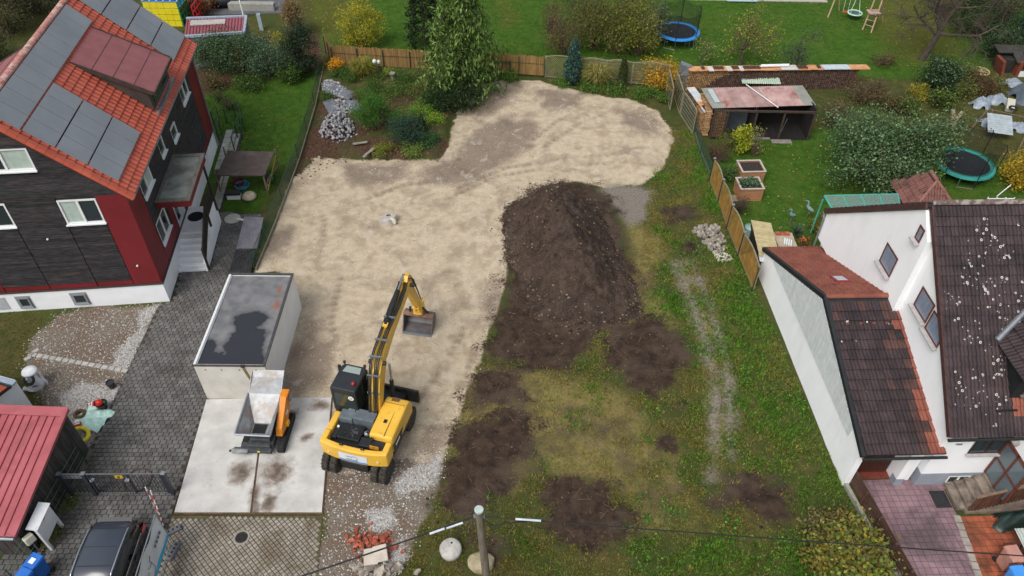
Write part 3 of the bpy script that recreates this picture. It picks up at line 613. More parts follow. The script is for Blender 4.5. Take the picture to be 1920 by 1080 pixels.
# east wall
EW = [(1.65, 3.3, 5.0, 6.37), (1.66, 3.3, 2.2, 3.47), (5.15, 6.0, 4.95, 5.85), (7.3, 8.3, 4.45, 5.2), (10.3, 11.9, 4.92, 5.85)]
rows = []; z = 1.58
while z < 6.2:
    z1 = z+.118; iv = [(1.52, 12.35)]
    if z1 < 4.3: iv = sub(iv, (3.6, 6.3))
    if z1 < 2.15: iv = sub(iv, (1.5, 3.6))
    for w in EW:
        if z1 > w[2]-.12 and z < w[3]+.04: iv = sub(iv, (w[0]-.02, w[1]+.02))
    for j in (3.55, 6.4, 9.2): iv = [q for t in iv for q in sub([t], (j-.015, j+.015))]
    rows += [(z, z1, a, b) for a, b in iv if b-a > .08]; z += .13
tag(obj('cladding', boards(rows, 'y', -.03), m_wood, RH), kind='stuff')
for a, b, z0, z1 in ((.008, 1.49, 1.3, 6.3), (1.53, 3.58, 1.3, 2.12), (3.62, 4.2, 1.3, 4.25), (5.75, 6.28, 1.3, 4.25), (6.32, 12.35, 1.3, 1.55), (12.38, RYN, 1.3, 6.3)): panel(a, b, z0, z1, 'y', -.02)
for i, w in enumerate(EW): window(RH, 'y', -.02, *w, out=1, sash=2 if w[1]-w[0] > 1.2 else 1, blind=(1,) if i == 0 else ())
dr = obj('door', MB().b(-.07, .0, 4.25, 5.7, 1.22, 3.5), mat('door_white', 'c9cdd2', None, rough=.4), RH); obj('pane', MB().b(-.01, .008, 4.4, 4.8, 1.6, 3.2), m_glass, dr); obj('handle', MB().b(.0, .05, 5.5, 5.54, 2.1, 2.4), m_zinc, dr)
# entrance canopy, stairs and rail
cn = obj('canopy', MB().b(.03, 1.62, 2.42, 6.4, 3.92, 4.27), m_redp, RH, bev=.01)
rim = MB(); rim.b(.03, 1.66, 2.38, 2.6, 4.27, 4.34); rim.b(.03, 1.66, 6.2, 6.44, 4.27, 4.34); rim.b(1.46, 1.66, 2.6, 6.2, 4.27, 4.34); rim.b(.03, .17, 2.6, 6.2, 4.27, 4.34); obj('canopy_rim', rim, mat('canopy_edge', '5a5652', '6b6661', 3, .6), cn)
obj('canopy_deck', MB().b(.17, 1.46, 2.6, 6.2, 4.25, 4.285), mat('canopy_deck_m', '6f7470', '868b86', 1.2, .45, stain=('4f4a40', 1., .5, .65, .7)), cn)
stm = mat('stair_stone', 'd9dde0', 'e4e7e9', 2, .8, .1, 40, stain=('9a9d9c', 1.5, .55, .7, .5)); stp = obj('staircase', MB().b(.003, 1.38, 4.0, 6.1, 0, 1.15), stm, RH)
for i in range(7): obj('step', MB().b(.003, 1.38, 2.08+i*.305, 4.0 if i < 6 else 4.0, i*.165, (i+1)*.165+.01) if i < 6 else MB().b(.003, 1.38, 3.9, 6.1, 1.155, 1.2), stm, stp, bev=.008)
sw = MB().ext([(2.05, 0), (6.15, 0), (6.15, 1.75), (4.3, 1.75), (2.05, .55)], 1.385, 1.5, 'x'); obj('stair_wall', sw, m_render, RH)
rl = MB(); rl.slab([(1.52, 2.1, 1.5), (1.58, 2.1, 1.5), (1.58, 4.3, 2.62), (1.52, 4.3, 2.62)], .06); rl.b(1.52, 1.58, 4.3, 6.0, 2.56, 2.62); rl.b(1.5, 1.6, 5.9, 6.0, 1.0, 3.92); rl.b(1.5, 1.6, 2.05, 2.15, .1, 1.5); rl.b(1.5, 1.6, 4.25, 4.35, 1.2, 2.6)
hr = obj('stair_rail', rl, m_dark, RH)
for i in range(34):
    y_ = 2.22+i*.11; zt = 1.5+(min(y_, 4.3)-2.1)*.51; obj('baluster', MB().b(1.53, 1.56, y_, y_+.075, zt-.85, zt-.03), mat('slat_dark', '231e1c', '38302c', 4, .8, rnd=.2), hr)
mt = MB(); mt.lathe([(.0, 0), (.42, 0), (.42, .015), (0, .015)], 16, (.6, 5.2, 1.2)); obj('door_mat', mt, mat('mat_black', '1c1c1e', None, rough=.95), RH)
# roof: east and west slabs, tiles, ridge, verge, gutters
def rp(s, t, up=0., west=False):
    "roof point: s along the ridge, t down the slope, up above it"
    nx, nz = -SLZ, SLX
    x = SLX*t+nx*up; return Vector((RC+(-x if west else x), s, ZR+SLZ*t+nz*up))
rf = thing('roof', None, None); rf.parent = RH; del rf
roof = bpy.data.objects['roof']
S0, S1, T1 = -.12, 14.6, 6.2
for west in (False, True):
    q = [rp(S0, 0, 0, west), rp(S0, T1, 0, west), rp(S1, T1, 0, west), rp(S1, 0, 0, west)]
    obj('roof_slab', MB().slab(q if not west else q[::-1], .2), mat('roof_underlay', '4a241e', '552c24', 3, .8), roof)
tm = MB().grid(lambda a, b: (((a-.5)*.278), ((b-.5)*.40), .03*math.sin(a*math.pi)**2+.05*(1-b)+.006), 6, 1)
tv = tm.v[:]; tm.add([(x, -.2, z-.06) for x, y, z in tv[:7]]+[(x, -.2, z) for x, y, z in tv[:7]], [(i, i+1, i+8, i+7) for i in range(6)]); tmesh = tm.mesh('roof_tile')
# tile axes: x along ridge, y up the slope -> place with the lower edge thick
def tile_M(s, t, up=.01, west=False):
    yv = (rp(s, t-.1, 0, west)-rp(s, t, 0, west)).normalized(); nv = (rp(s, t, 1, west)-rp(s, t, 0, west)).normalized(); xv = yv.cross(nv)
    M = Matrix((xv, yv, nv)).transposed().to_4x4(); M.translation = rp(s, t, up, west); return M
PVS = [(.25, 10.46, .1, 1.48), (.3, 4.2, 1.5, 5.5), (11.5, 14.6, .3, 5.5)]; Lt = []
for i in range(int((S1-S0)/.3)):
    for j in range(17):
        s_, t_ = S0+.15+i*.3, .2+j*.365
        if any(a+.4 < s_ < b-.4 and c_+.4 < t_ < d_-.4 for a, b, c_, d_ in PVS) or (6.6 < s_ < 9.7 and 1.9 < t_ < 5.2): continue
        if t_ < 6.1: Lt.append(tile_M(s_, t_))
# flip so that the thick lower edge is at the eave side
tmf = tmesh; [setattr(v, 'co', Vector((v.co.x, v.co.y, v.co.z))) for v in tmf.vertices]
pieces(roof, 'roof_tile', tmf, Lt, m_red_tile, 300)
wt = [tile_M(S0+.15+i*.3, .2+j*.365, west=True) for i in range(int((S1-S0)/.3)) for j in range(16)]
pieces(roof, 'roof_tile', tmf.copy(), wt, m_red_tile, 0)
rg = MB().ext([(.17*math.cos(a), .14*math.sin(a)) for a in [math.pi*i/6 for i in range(7)]], -.21, .21, 'y').mesh('ridge_tile')
pieces(roof, 'ridge_tile', rg, [Matrix.Translation((RC, S0+.2+i*.4, ZR+.0)) for i in range(37)], mat('ridge_clay', 'a0645a', 'b98a80', 5., .8, .2, rnd=.08, stain=('c9b8b0', 3., .5, .62, .8)))
vm = MB().ext([(-.03, -.12), (.20, -.12), (.20, .05), (-.03, .05)], -.18, .18, 'x').mesh('verge_tile')
def ver_M(t, west=False):
    xv = (rp(0, t+.1, 0, west)-rp(0, t, 0, west)).normalized(); nv = (rp(0, t, 1, west)-rp(0, t, 0, west)).normalized(); yv = nv.cross(xv)
    M = Matrix((xv, yv, nv)).transposed().to_4x4(); M.translation = rp(S0-.05 if not west else S0+.05, t, .05, west); return M
pieces(roof, 'verge_tile', vm, [ver_M(.2+i*.37, w) for i in range(17) for w in (False, True)], m_red_tile)
ge = rp(0, T1+.06, -.05); gt = MB().tube([(ge.x, S0, ge.z), (ge.x, S1, ge.z)], .075, 8); obj('gutter', gt, m_zinc, roof)
obj('fascia', MB().b(ge.x-.28, ge.x-.06, S0+.05, S1-.05, ge.z-.2, ge.z-.07), m_dark, roof)
dpx = MB().tube([(ge.x, 13.8, ge.z), (.1, 13.8, 5.9), (.1, 13.8, .2)], .05, 8); obj('downpipe', dpx, m_zinc, RH)
# solar panels
pvm = {}
def pv(s0, s1, t0, t1, n, west=False):
    w = (s1-s0)/n
    for i in range(n):
        q = [rp(s0+i*w+.012, t0+.012, .13, west), rp(s0+i*w+.012, t1-.012, .13, west), rp(s0+(i+1)*w-.012, t1-.012, .13, west), rp(s0+(i+1)*w-.012, t0+.012, .13, west)]
        fr = obj('solar_panel', MB().slab(q, .045), m_pvf, roof)
        q = [rp(s0+i*w+.03, t0+.03, .134, west), rp(s0+i*w+.03, t1-.03, .134, west), rp(s0+(i+1)*w-.03, t1-.03, .134, west), rp(s0+(i+1)*w-.03, t0+.03, .134, west)]
        obj('cell_glass', MB().slab(q, .02), m_pv, fr)
pv(.25, 10.46, .15, 1.45, 10)
for a, b in ((1.5, 2.8), (2.83, 4.13), (4.16, 5.46)): pv(.3, 4.22, a, b, 4)
for a, b in ((.3, 1.58), (1.61, 2.88), (2.91, 4.18), (4.21, 5.5)): pv(11.5, 14.55, a, b, 3)
# dormers with shed roofs
def dormer(y0, y1, sgn):
    f = lambda x: RC+sgn*(x-RC) if sgn < 0 else x
    d = bpy.data.objects.new('dormer', None); link(d, roof)
    xf, zf, xb, zb = .22, 7.92, -3.05, 9.66
    w = MB(); pr = [(f(-.1), 6.75), (f(-.1), 7.75), (f(xb+.05), zb-.12), (f(xb+.05), 9.35)]
    w.ext(pr if sgn > 0 else pr[::-1], y0+.1, y1-.1, 'y'); obj('dormer_wall', w, mat('dormer_cheek', '3f3833', '4d453f', 2, .7), d)
    q = [(f(xf), y0-.05, zf), (f(xf), y1+.05, zf), (f(xb), y1+.05, zb), (f(xb), y0-.05, zb)]
    obj('dormer_roof', MB().slab(q if sgn > 0 else q[::-1], .1), m_pinkm, d)
    ed = MB()
    for t in (.33, .66):
        pass
    for yy in (y0-.07, y1+.03): ed.slab([(f(xf), yy, zf+.05), (f(xf), yy+.06, zf+.05), (f(xb), yy+.06, zb+.05), (f(xb), yy, zb+.05)] if sgn > 0 else [(f(xb), yy, zb+.05), (f(xb), yy+.06, zb+.05), (f(xf), yy+.06, zf+.05), (f(xf), yy, zf+.05)], .2)
    ed.b(*sorted((f(xf), f(xf+.06))), y0-.05, y1+.05, zf-.14, zf+.03)
    for i in range(1, 4):
        t = i/4; xx = xb+(xf-xb)*t; zz = zb+(zf-zb)*t; ed.b(*sorted((f(xx-.012), f(xx+.012))), y0, y1, zz-.05, zz+.012)
    obj('dormer_edge', ed, mat('dormer_edge_m', '3c3230', '4a3e3a', 3, .6), d)
    if sgn > 0:
        obj('window', MB().b(-.13, -.07, y0+.5, y1-.5, 7.0, 7.65), m_glass, d); obj('dormer_apron', MB().b(-.1, .12, y0, y1, 6.55, 6.82), m_zinc, d)
dormer(6.35, 9.95, 1); dormer(5.6, 8.6, -1)
# ------------------------------------------------------------------ the white house with its garage wing (right)
m_btile = mat('brown_clay_tile', '30262a', '423436', 1.6, .75, .2, 40, rnd=.2, stain=('1a1517', .9, .5, .68, .7)); m_rtile = mat('orange_clay_tile', '7a4338', '87503f', 1.6, .75, .15, 40, rnd=.1, stain=('4f302b', 1.2, .55, .7, .6))
m_brnwin = mat('brown_window_wood', '5a2f24', '6a3a2c', 5, .5); m_greybase = mat('grey_base_render', '878d98', '939aa5', 2, .9, .1, 50); m_black = mat('black_flashing', '1b1e20', '25282a', 4, .6)
m_whitewall = mat('white_wall', 'eceef1', 'f2f4f6', 1.2, .9, .12, 60, stain=('d3d5d4', .7, .55, .75, .5), stretch=(1, 1, .4))
WH = thing('white_house', 'white rendered house with steep brown tiled roof and garage wing', 'house', P(1579.4, 911.5), HY)
# local frame: x east, y north, origin at the garage wing's front left corner
Hi = Matrix.Rotation(-HY, 3, 'Z')
def wl(p): return Hi @ (Vector(p)-WH.location)
def wplane_x(u, v, x):
    n = (math.cos(HY), math.sin(HY), 0); return wl(on_plane(u, v, WH.location+Matrix.Rotation(HY, 3, 'Z') @ Vector((x, 0, 0)), n))
GW = 3.1; GE, GR, GB = 2.4, 4.62, 1.62; YE, YR, YB = -.1, 6.15, 12.75          # garage wing: eave, ridge and back eave heights / depths
prof = [(.02, -.5), (YB-.15, -.5), (YB-.15, GB-.1), (YR, GR-.16), (.02, GE-.12)]
obj('garage_wall', MB().ext(prof[::-1], 0, .24, 'x'), m_whitewall, WH)
obj('garage_core', MB().ext([(.75, -.5), (YB-.3, -.5), (YB-.3, GB-.2), (YR, GR-.3), (.75, GE-.08)][::-1], .24, GW-.02, 'x'), m_whitewall, WH)
# white boarded gable
gb = []; nb_ = 40
for i in range(nb_):
    y0 = 1.0+i*.27; y1 = y0+.255
    top = lambda y: (GE-.12+(GR-GE)*(y/YR)) if y < YR else GB-.1+(GR-GB)*(YB-y)/(YB-YR)
    low = lambda y: max(.9, 2.55-abs(y-5.2)*.02) if False else 1.95
    zt = min(top(y0), top(y1))-.1
    if zt > low(y0)+.15 and y1 < YB-.5: gb.append((y0, y1, low(y0), zt))
wb = MB()
for y0, y1, z0, z1 in gb: wb.b(-.045, .0, y0, y1, z0, z1)
tag(obj('gable_boards', wb, mat('white_boards', 'c2c8ca', 'd0d5d7', 3, .7, rnd=.05), WH), kind='stuff')
def roof_slope(par, x0, x1, ya, za, yb, zb, mtile, w=.30, d=.37, mfun=None, limit=200, thick=.14):
    "slope from eave (ya,za) to ridge (yb,zb), x0..x1"
    L = math.hypot(yb-ya, zb-za); dy, dz = (yb-ya)/L, (zb-za)/L
    q = [(x0, ya, za), (x1, ya, za), (x1, yb, zb), (x0, yb, zb)]
    if yb < ya: q = q[::-1]
    obj('roof_slab', MB().slab(q, thick), m_black, par)
    t = MB().grid(lambda a, b: ((a-.5)*(w-.012), (b-.5)*(d+.03), .026*abs(math.sin(a*math.pi*2))+.06*(1-b)), 8, 1); tv = t.v[:9]
    t.add([(x, y, z-.06) for x, y, z in tv]+[(x, y, z) for x, y, z in tv], [(i, i+9, i+10, i+1) for i in range(8)]); me = t.mesh('roof_tile')
    yv = Vector((0, dy, dz)); xv = Vector((1, 0, 0)) if yb > ya else Vector((-1, 0, 0)); nv = xv.cross(yv); B = Matrix((xv, yv, nv)).transposed().to_4x4(); out = {}
    for j in range(int(L/d)):
        for i in range(int((x1-x0)/w+.5)):
            c_ = Vector((x0+(i+.5)*w, ya+dy*(j+.5)*d, za+dz*(j+.5)*d))+nv*.012; M = B.copy(); M.translation = c_
            out.setdefault((mfun(c_) if mfun else mtile).name, []).append(M)
    for nm, L_ in out.items(): pieces(par, 'roof_tile', me.copy(), L_, MATS[nm], limit)
    return nv
grf = bpy.data.objects.new('garage_roof', None); link(grf, WH)
m_mtile = mat('weathered_clay_tile', '45302d', '543a34', 1.6, .75, .2, 40, rnd=.18, stain=('2a2020', .9, .5, .68, .7))
def gmix(c_):
    t_ = c_.x-GW+.75+.15*math.sin(c_.y*1.3)+random.gauss(0, .12); return m_rtile if t_ > .3 else (m_mtile if t_ > 0 or random.random() < (.22 if c_.y > 5 else .04) else m_btile)
roof_slope(grf, .05, GW, YE-.12, GE+.08, YR, GR, m_btile, .305, .43, gmix, 150)
roof_slope(grf, .05, GW, YB, GB, YR, GR, m_rtile, .305, .40, None, 150)
# ridge tiles and black verge flashings
rg2 = MB().ext([(.13*math.cos(a), .11*math.sin(a)) for a in [math.pi*i/6 for i in range(7)]], -.2, .2, 'y').mesh('ridge_tile')
pieces(grf, 'ridge_tile', rg2, [Matrix.Translation((.2+i*.39, YR, GR+.02)) @ Matrix.Rotation(rad(90), 4, 'Z') for i in range(8)], m_rtile)
def strip(par, name, pts, w, h, m):
    q = MB()
    for (a, b) in zip(pts[:-1], pts[1:]):
        q.slab([(a[0], a[1], a[2]), (a[0]+w, a[1], a[2]), (b[0]+w, b[1], b[2]), (b[0], b[1], b[2])] if b[1] > a[1] else [(b[0], b[1], b[2]), (b[0]+w, b[1], b[2]), (a[0]+w, a[1], a[2]), (a[0], a[1], a[2])], h)
    return obj(name, q, m, par)
strip(grf, 'verge_flashing', [(-.1, YE-.14, GE+.04), (-.1, YR, GR+.1), (-.1, YB+.05, GB+.06)], .17, .2, m_black)
strip(grf, 'wall_flashing', [(GW-.03, YE-.1, GE+.03), (GW-.03, YR, GR+.08), (GW-.03, YB, GB+.05)], .1, .12, m_black)
obj('gutter', MB().tube([(-.05, YE-.18, GE-.1), (GW+.1, YE-.18, GE-.1)], .06, 8), m_black, grf)
# snow guards, roof hatch
for x_, y_ in ((.6, 4.9), (1.15, 4.9), (1.7, 4.9), (2.25, 4.9)): obj('snow_guard', MB().box((x_, y_, GE+(GR-GE)*(y_-YE)/(YR-YE)+.09), (.12, .05, .1)), m_rtile, grf)
for x_, y_ in ((.5, 7.3), (1.0, 7.4), (2.3, 7.4), (.9, 8.4)): obj('snow_guard', MB().box((x_, y_, GR-(GR-GB)*(y_-YR)/(YB-YR)+.09), (.16, .05, .08)), m_rtile, grf)
sk = GR-(GR-GB)*(8.0-YR)/(YB-YR); slope = math.atan2(GR-GB, YB-YR)
Rh = Matrix.Rotation(-slope, 3, 'X'); hat = obj('roof_hatch', MB().box((1.5, 8.0, sk+.1), (.62, .75, .1), R=Rh), mat('hatch_red', '8a2f3c', None, rough=.5), grf); obj('pane', MB().box((1.5, 8.0, sk+.155), (.44, .55, .02), R=Rh), mat('hatch_glass', 'a9b2b6', None, rough=.2), hat)
# garage door, jambs and threshold
gd = obj('garage_door', MB().b(.26, 2.0, .62, .70, -.02, 2.1), m_brnwin, WH)
for i in range(19): obj('door_board', MB().b(.28+i*.09, .35+i*.09, .595, .62, .12, 2.08), mat('door_board_m', '3c2018', '4a2a1e', 4, .6, rnd=.12), gd)
obj('handle', MB().cyl((1.1, .6, 1.0), (1.1, .5, 1.0), .03, 8), m_zinc, gd)
obj('threshold', MB().b(.2, 2.05, .3, .6, -.1, .03), mat('threshold_red', '6a2f28', '7a3a30', 6, .7), WH)
obj('garage_pier', MB().b(2.05, 2.35, .0, .75, -.1, GE-.12), m_whitewall, WH); obj('garage_pier', MB().b(2.35, 2.75, .2, .75, -.1, GE-.1), m_whitewall, WH)
obj('pier_base', MB().b(2.03, 2.37, -.02, .3, -.1, .42), m_greybase, WH)
obj('door_lintel', MB().b(.24, GW, .2, .7, GE-.33, GE-.1), m_brnwin, WH)
# main house
MX = 2.92; MY0, MYR, MYB = .0, 6.35, 12.9; MZE, MZR, MZB = 3.6, 9.28, 3.9; MXE = 14.
prof = [(MY0, -.5), (MYB, -.5), (MYB, MZB-.15), (MYR, MZR-.22), (MY0, MZE-.1)]
obj('house_wall', MB().ext(prof[::-1], MX, MXE, 'x'), m_whitewall, WH)
# the northern half of the gable stands a little proud
nb_y = wplane_x(1700, 560, MX).y
obj('gable_projection', MB().ext([(5.45, 2.2), (MYB-.02, 2.2), (MYB-.02, MZB-.2), (6.35, MZR-.3), (5.45, MZR-1.15)][::-1], MX-.28, MX+.05, 'x'), m_whitewall, WH)
obj('base_band', MB().b(MX-.025, MXE, MY0-.025, MY0+.4, -.1, .78), m_greybase, WH)
mrf = bpy.data.objects.new('main_roof', None); link(mrf, WH)
def mmix(c_): return m_rtile if (c_.y < 1.2 and c_.x > MX+1.9+math.sin(c_.x*3)*.5 and c_.y > .3) else m_btile
XR0 = MX-.12
roof_slope(mrf, XR0, MXE, MY0-.28, MZE-.02, MYR, MZR, m_btile, .30, .375, mmix, 300)
roof_slope(mrf, XR0-.22, MXE, MYB+.15, MZB-.08, MYR, MZR, m_btile, .30, .4, None, 0)
rg3 = rg2.copy(); rg3.materials.clear(); pieces(mrf, 'ridge_tile', rg3, [Matrix.Translation((XR0+.15+i*.39, MYR, MZR+.03)) @ Matrix.Rotation(rad(90), 4, 'Z') for i in range(28)], mat('ridge_lichen', '5a4a46', '75655e', 5, .85, .2, stain=('a7a098', 4, .52, .62, .7)))
strip(mrf, 'verge_board', [(XR0-.06, MY0-.3, MZE+.02), (XR0-.06, MYR, MZR+.05)], .09, .2, mat('verge_brown', '3e2a28', '4c3432', 4, .6)); strip(mrf, 'verge_board', [(XR0-.3, MYR, MZR+.05), (XR0-.3, MYB+.15, MZB)], .09, .22, MATS['verge_brown'])
obj('gutter', MB().tube([(XR0-.1, MY0-.36, MZE-.07), (MXE, MY0-.36, MZE-.07)], .065, 8), m_black, mrf)
# lichen rosettes on the tiles: small pale discs
x = rng.uniform(XR0+.1, XR0+5.2, 900); t = rng.beta(1.8, 1.6, 900)*.95+.02; n_l = 380
L_ = math.hypot(MYR+.28, MZR-MZE); nv = np.array([0, -(MZR-MZE)/L_, (MYR+.28)/L_]); s = (fbm(x*1.3, t*9, 1., 3) > -.04); x, t = x[s][:n_l], t[s][:n_l]
V = []; Fc = []
for a, b in zip(x, t):
    c_ = np.array([a, MY0-.28+(MYR+.28)*b, MZE+(MZR-MZE)*b])+nv*.075; r = random.choice((.015, .025, .03, .045, .055)); yv = np.array([0, nv[2], -nv[1]]); o = len(V)
    for r_, up in ((r, 0), (r*.45, .006)):
        for k_ in range(8): V.append(c_+np.array([1, 0, 0])*r_*math.cos(k_*.785)+yv*r_*math.sin(k_*.785)+nv*up)
    Fc += [(o+k_, o+(k_+1) % 8, o+8+(k_+1) % 8, o+8+k_) for k_ in range(8)]
me = bpy.data.meshes.new('lichen'); me.from_pydata([tuple(v) for v in V], [], Fc); tag(obj('lichen', me, mat('lichen_white', 'b9b6b0', 'cfccc6', 30, .9), mrf), kind='stuff')
V = []; Fc = []
for i in range(45):
    a, b = random.uniform(.1, GW-.2), random.uniform(.02, .9); Lg = math.hypot(YR-YE, GR-GE); g_n = np.array([0, -(GR-GE)/Lg, (YR-YE)/Lg]); yv = np.array([0, g_n[2], -g_n[1]])
    c_ = np.array([a, YE+(YR-YE)*b, GE+(GR-GE)*b])+g_n*.075; r = random.choice((.015, .02, .03, .04)); o = len(V)
    V += [c_+np.array([1, 0, 0])*r*math.cos(k_*.785)+yv*r*math.sin(k_*.785) for k_ in range(8)]; Fc.append(tuple(range(o, o+8)))
me = bpy.data.meshes.new('lichen'); me.from_pydata([tuple(v) for v in V], [], Fc); tag(obj('lichen', me, MATS['lichen_white'], grf), kind='stuff')
# south dormer at the right edge: gable roof with its ridge running north, lead valley, dark cheek
dm = bpy.data.objects.new('dormer', None); link(dm, mrf)
dx0, dyf, zc, dk = 5.09, .76, 5.85, .6; dx1 = dx0+4.6; xm = (dx0+dx1)/2; xe = dx0-.25; zr_ = zc+dk*(xm-xe)
mz = lambda y: MZE+(MZR-MZE)*(y+.28)/(MYR+.28)
my = lambda z: -.28+(z-MZE)*(MYR+.28)/(MZR-MZE)
obj('dormer_wall', MB().ext([(dyf, mz(dyf)-.2), (my(zc)+.3, zc), (dyf, zc)], dx0, dx1, 'x'), m_black, dm)
obj('dormer_gable', MB().ext([(dx0, zc-.05), (dx1, zc-.05), (xm, zr_-.2)], dyf, dyf+.3, 'y'), m_whitewall, dm)
window(dm, 'x', dyf-.01, dx0+.35, dx0+1.9, mz(dyf)+.25, zc-.25, frame=m_brnwin, dep=-.015, sillout=.12, silm=m_zinc)
for sg in (-1, 1):
    x_e = xe if sg < 0 else dx1+.25; q = [(x_e, dyf-.35, zc), (xm, dyf-.35, zr_), (xm, my(zr_), zr_), (x_e, my(zc), zc)]
    obj('dormer_roof', MB().slab(q if sg < 0 else q[::-1], .12), m_black, dm)
dw = Vector((xm-xe, 0, zr_-zc)).normalized(); xv = Vector((0, -1, 0)); nv_ = xv.cross(dw); B = Matrix((xv, dw, nv_)).transposed().to_4x4(); Lw = math.hypot(xm-xe, zr_-zc); Ld = []
t = MB().grid(lambda a, b: ((a-.5)*.29, (b-.5)*.40, .026*abs(math.sin(a*math.pi*2))+.06*(1-b)), 8, 1); tv = t.v[:9]; t.add([(x, y, z-.06) for x, y, z in tv]+[(x, y, z) for x, y, z in tv], [(i, i+9, i+10, i+1) for i in range(8)])
for j in range(int(Lw/.37)):
    for i in range(16):
        yy = dyf-.2+i*.3; cpt = Vector((xe, yy, zc))+dw*((j+.5)*.37)+nv_*.015
        if yy < my(cpt.z)-.05: M = B.copy(); M.translation = cpt; Ld.append(M)
pieces(dm, 'roof_tile', t.mesh('roof_tile'), Ld, m_btile, 120)
obj('valley_lead', MB().tube([(xe-.05, my(zc)+.02, zc+.08), (xm, my(zr_), zr_+.08)], .11, 8), m_zinc, dm); obj('snow_rail', MB().b(MX+1.6, MX+2.4, .35, .40, mz(.37)+.1, mz(.37)+.16), m_black, mrf)
# windows of the gable and the south front
def gwin(cu, a, b, z0, z1, fx):
    window(WH, 'y', fx, a, b, z0, z1, sash=1, frame=m_brnwin, out=-1, silm=mat('sill_stone', 'a8a5a6', 'b9b6b6', 5, .7), dep=-.015, fw=.09, sillout=.2, glass=mat('curtained_pane', '6a7688', '8a96a6', 7, .15, spec=.6, stretch=(1, 8, .3)))
for a_, b_, z0, z1, fx in ((6.5, 7.6, 5.3, 6.35, MX-.28), (5.8, 6.22, 7.75, 8.4, MX-.28), (3.75, 4.85, 5.4, 6.42, MX), (2.6, 3.7, 5.25, 6.25, MX)): gwin(None, a_, b_, z0, z1, fx-.02)
def wplane_y(u, v, y):
    n = (-math.sin(HY), math.cos(HY), 0); return wl(on_plane(u, v, WH.location+Matrix.Rotation(HY, 3, 'Z') @ Vector((0, y, 0)), n))
window(WH, 'x', -.02, 4.15, 5.5, 2.15, 3.3, frame=mat('dark_brown_frame', '2c1c18', None, rough=.5), silm=MATS['sill_stone'], dep=-.015, sillout=.14)
q0, q1 = wplane_y(1772, 900, 0), wplane_y(1800, 888, 0); window(WH, 'x', -.03, q0.x, q0.x+.9, .12, .62, frame=m_wht, sill=False, dep=-.015)
np_ = wplane_y(1798, 832, 0); ns_ = MB().b(np_.x-.14, np_.x+.14, -.03, 0, np_.z-.07, np_.z+.07); nplate = obj('house_number', ns_, mat('plate_white', 'c9ccd0', None, rough=.5), WH)
dg = MB()
for i, off in enumerate((-.09, -.02, .05)): dg.b(np_.x+off, np_.x+off+.045, -.034, -.03, np_.z-.04, np_.z+.04)
obj('digits', dg, m_black, nplate)
lp = wplane_y(1902, 830, 0); obj('wall_lamp', MB().lathe([(.0, -.12), (.16, -.1), (.18, -.03), (.1, 0)], 14, (lp.x, 0, lp.z), 'y'), mat('lamp_glass', 'b5b2ac', None, rough=.4), WH)
# porch at the right edge: brown frame with glass, entrance stairs and slatted rail
pq = wplane_y(1878, 872, -.5)
pf = obj('porch_frame', MB().b(pq.x+.05, pq.x+.13, -1.5, -1.42, .9, 3.0).b(pq.x+.05, pq.x+.13, -.1, -.02, .9, 3.0).b(pq.x+.05, pq.x+.13, -1.5, 0, 2.9, 3.0).b(pq.x+.05, pq.x+.13, -1.5, 0, 1.9, 1.98).b(pq.x+.05, pq.x+.13, -.8, -.72, .9, 3.0), m_brnwin, WH)
obj('pane', MB().b(pq.x+.08, pq.x+.1, -1.42, -.1, .95, 2.9), glass_mat('porch_glass', '5c6a70', .05), pf)
sta, stb = wl(P(1765, 905)), wl(P(1800, 955)); stx = sta.x; sy0 = wl(P(1795, 957)).y; sy1 = -.03
stg = mat('stair_concrete', '6e6259', '83766b', 2.5, .9, .3, 40, stain=('3f372f', 1.5, .48, .65, .7)); es = obj('entrance_stairs', MB().b(stx+.05, stx+3.4, sy0+.1, sy1, -.1, .1), stg, WH)
for i in range(6): obj('step', MB().b(stx+i*.33, stx+3.5, sy0, sy1-.004*i, i*.16+.02, (i+1)*.16+.02), mat('step_stone_%d' % (i % 2), '7d7066', '8f8278', 3+i % 2, .9, .3, 40, stain=('453c33', 1.6, .5, .66, .7)), es, bev=.012)
rlm = obj('stair_rail', MB().slab([(stx+.35, sy0-.12, 1.05), (stx+.35, sy0-.02, 1.05), (stx+4.5, sy0-.02, 3.0), (stx+4.5, sy0-.12, 3.0)][::-1], .05), mat('rail_wood', '6a5446', '7b6556', 5, .7), WH)
m_sl = mat('slat_brown', '4a2f25', '5f4033', 4, .7, rnd=.2)
for i in range(34):
    xx = stx+.4+i*.12; zb = .12+.47*(xx-stx-.35); obj('baluster', MB().b(xx, xx+.07, sy0-.1, sy0-.06, zb-.15, zb+.9), m_sl, rlm)
obj('stair_wall', MB().b(stx+.3, stx+4.6, sy0-.16, sy0-.005, -.1, .12), stg, WH)
# downpipe and black valley at the back corner of the gable
obj('downpipe', MB().tube([(MX-.4, MYB+.1, MZB-.15), (MX-.35, MYB-.05, MZB-.5), (MX-.35, MYB-.05, 1.7)], .05, 8), m_zinc, WH)
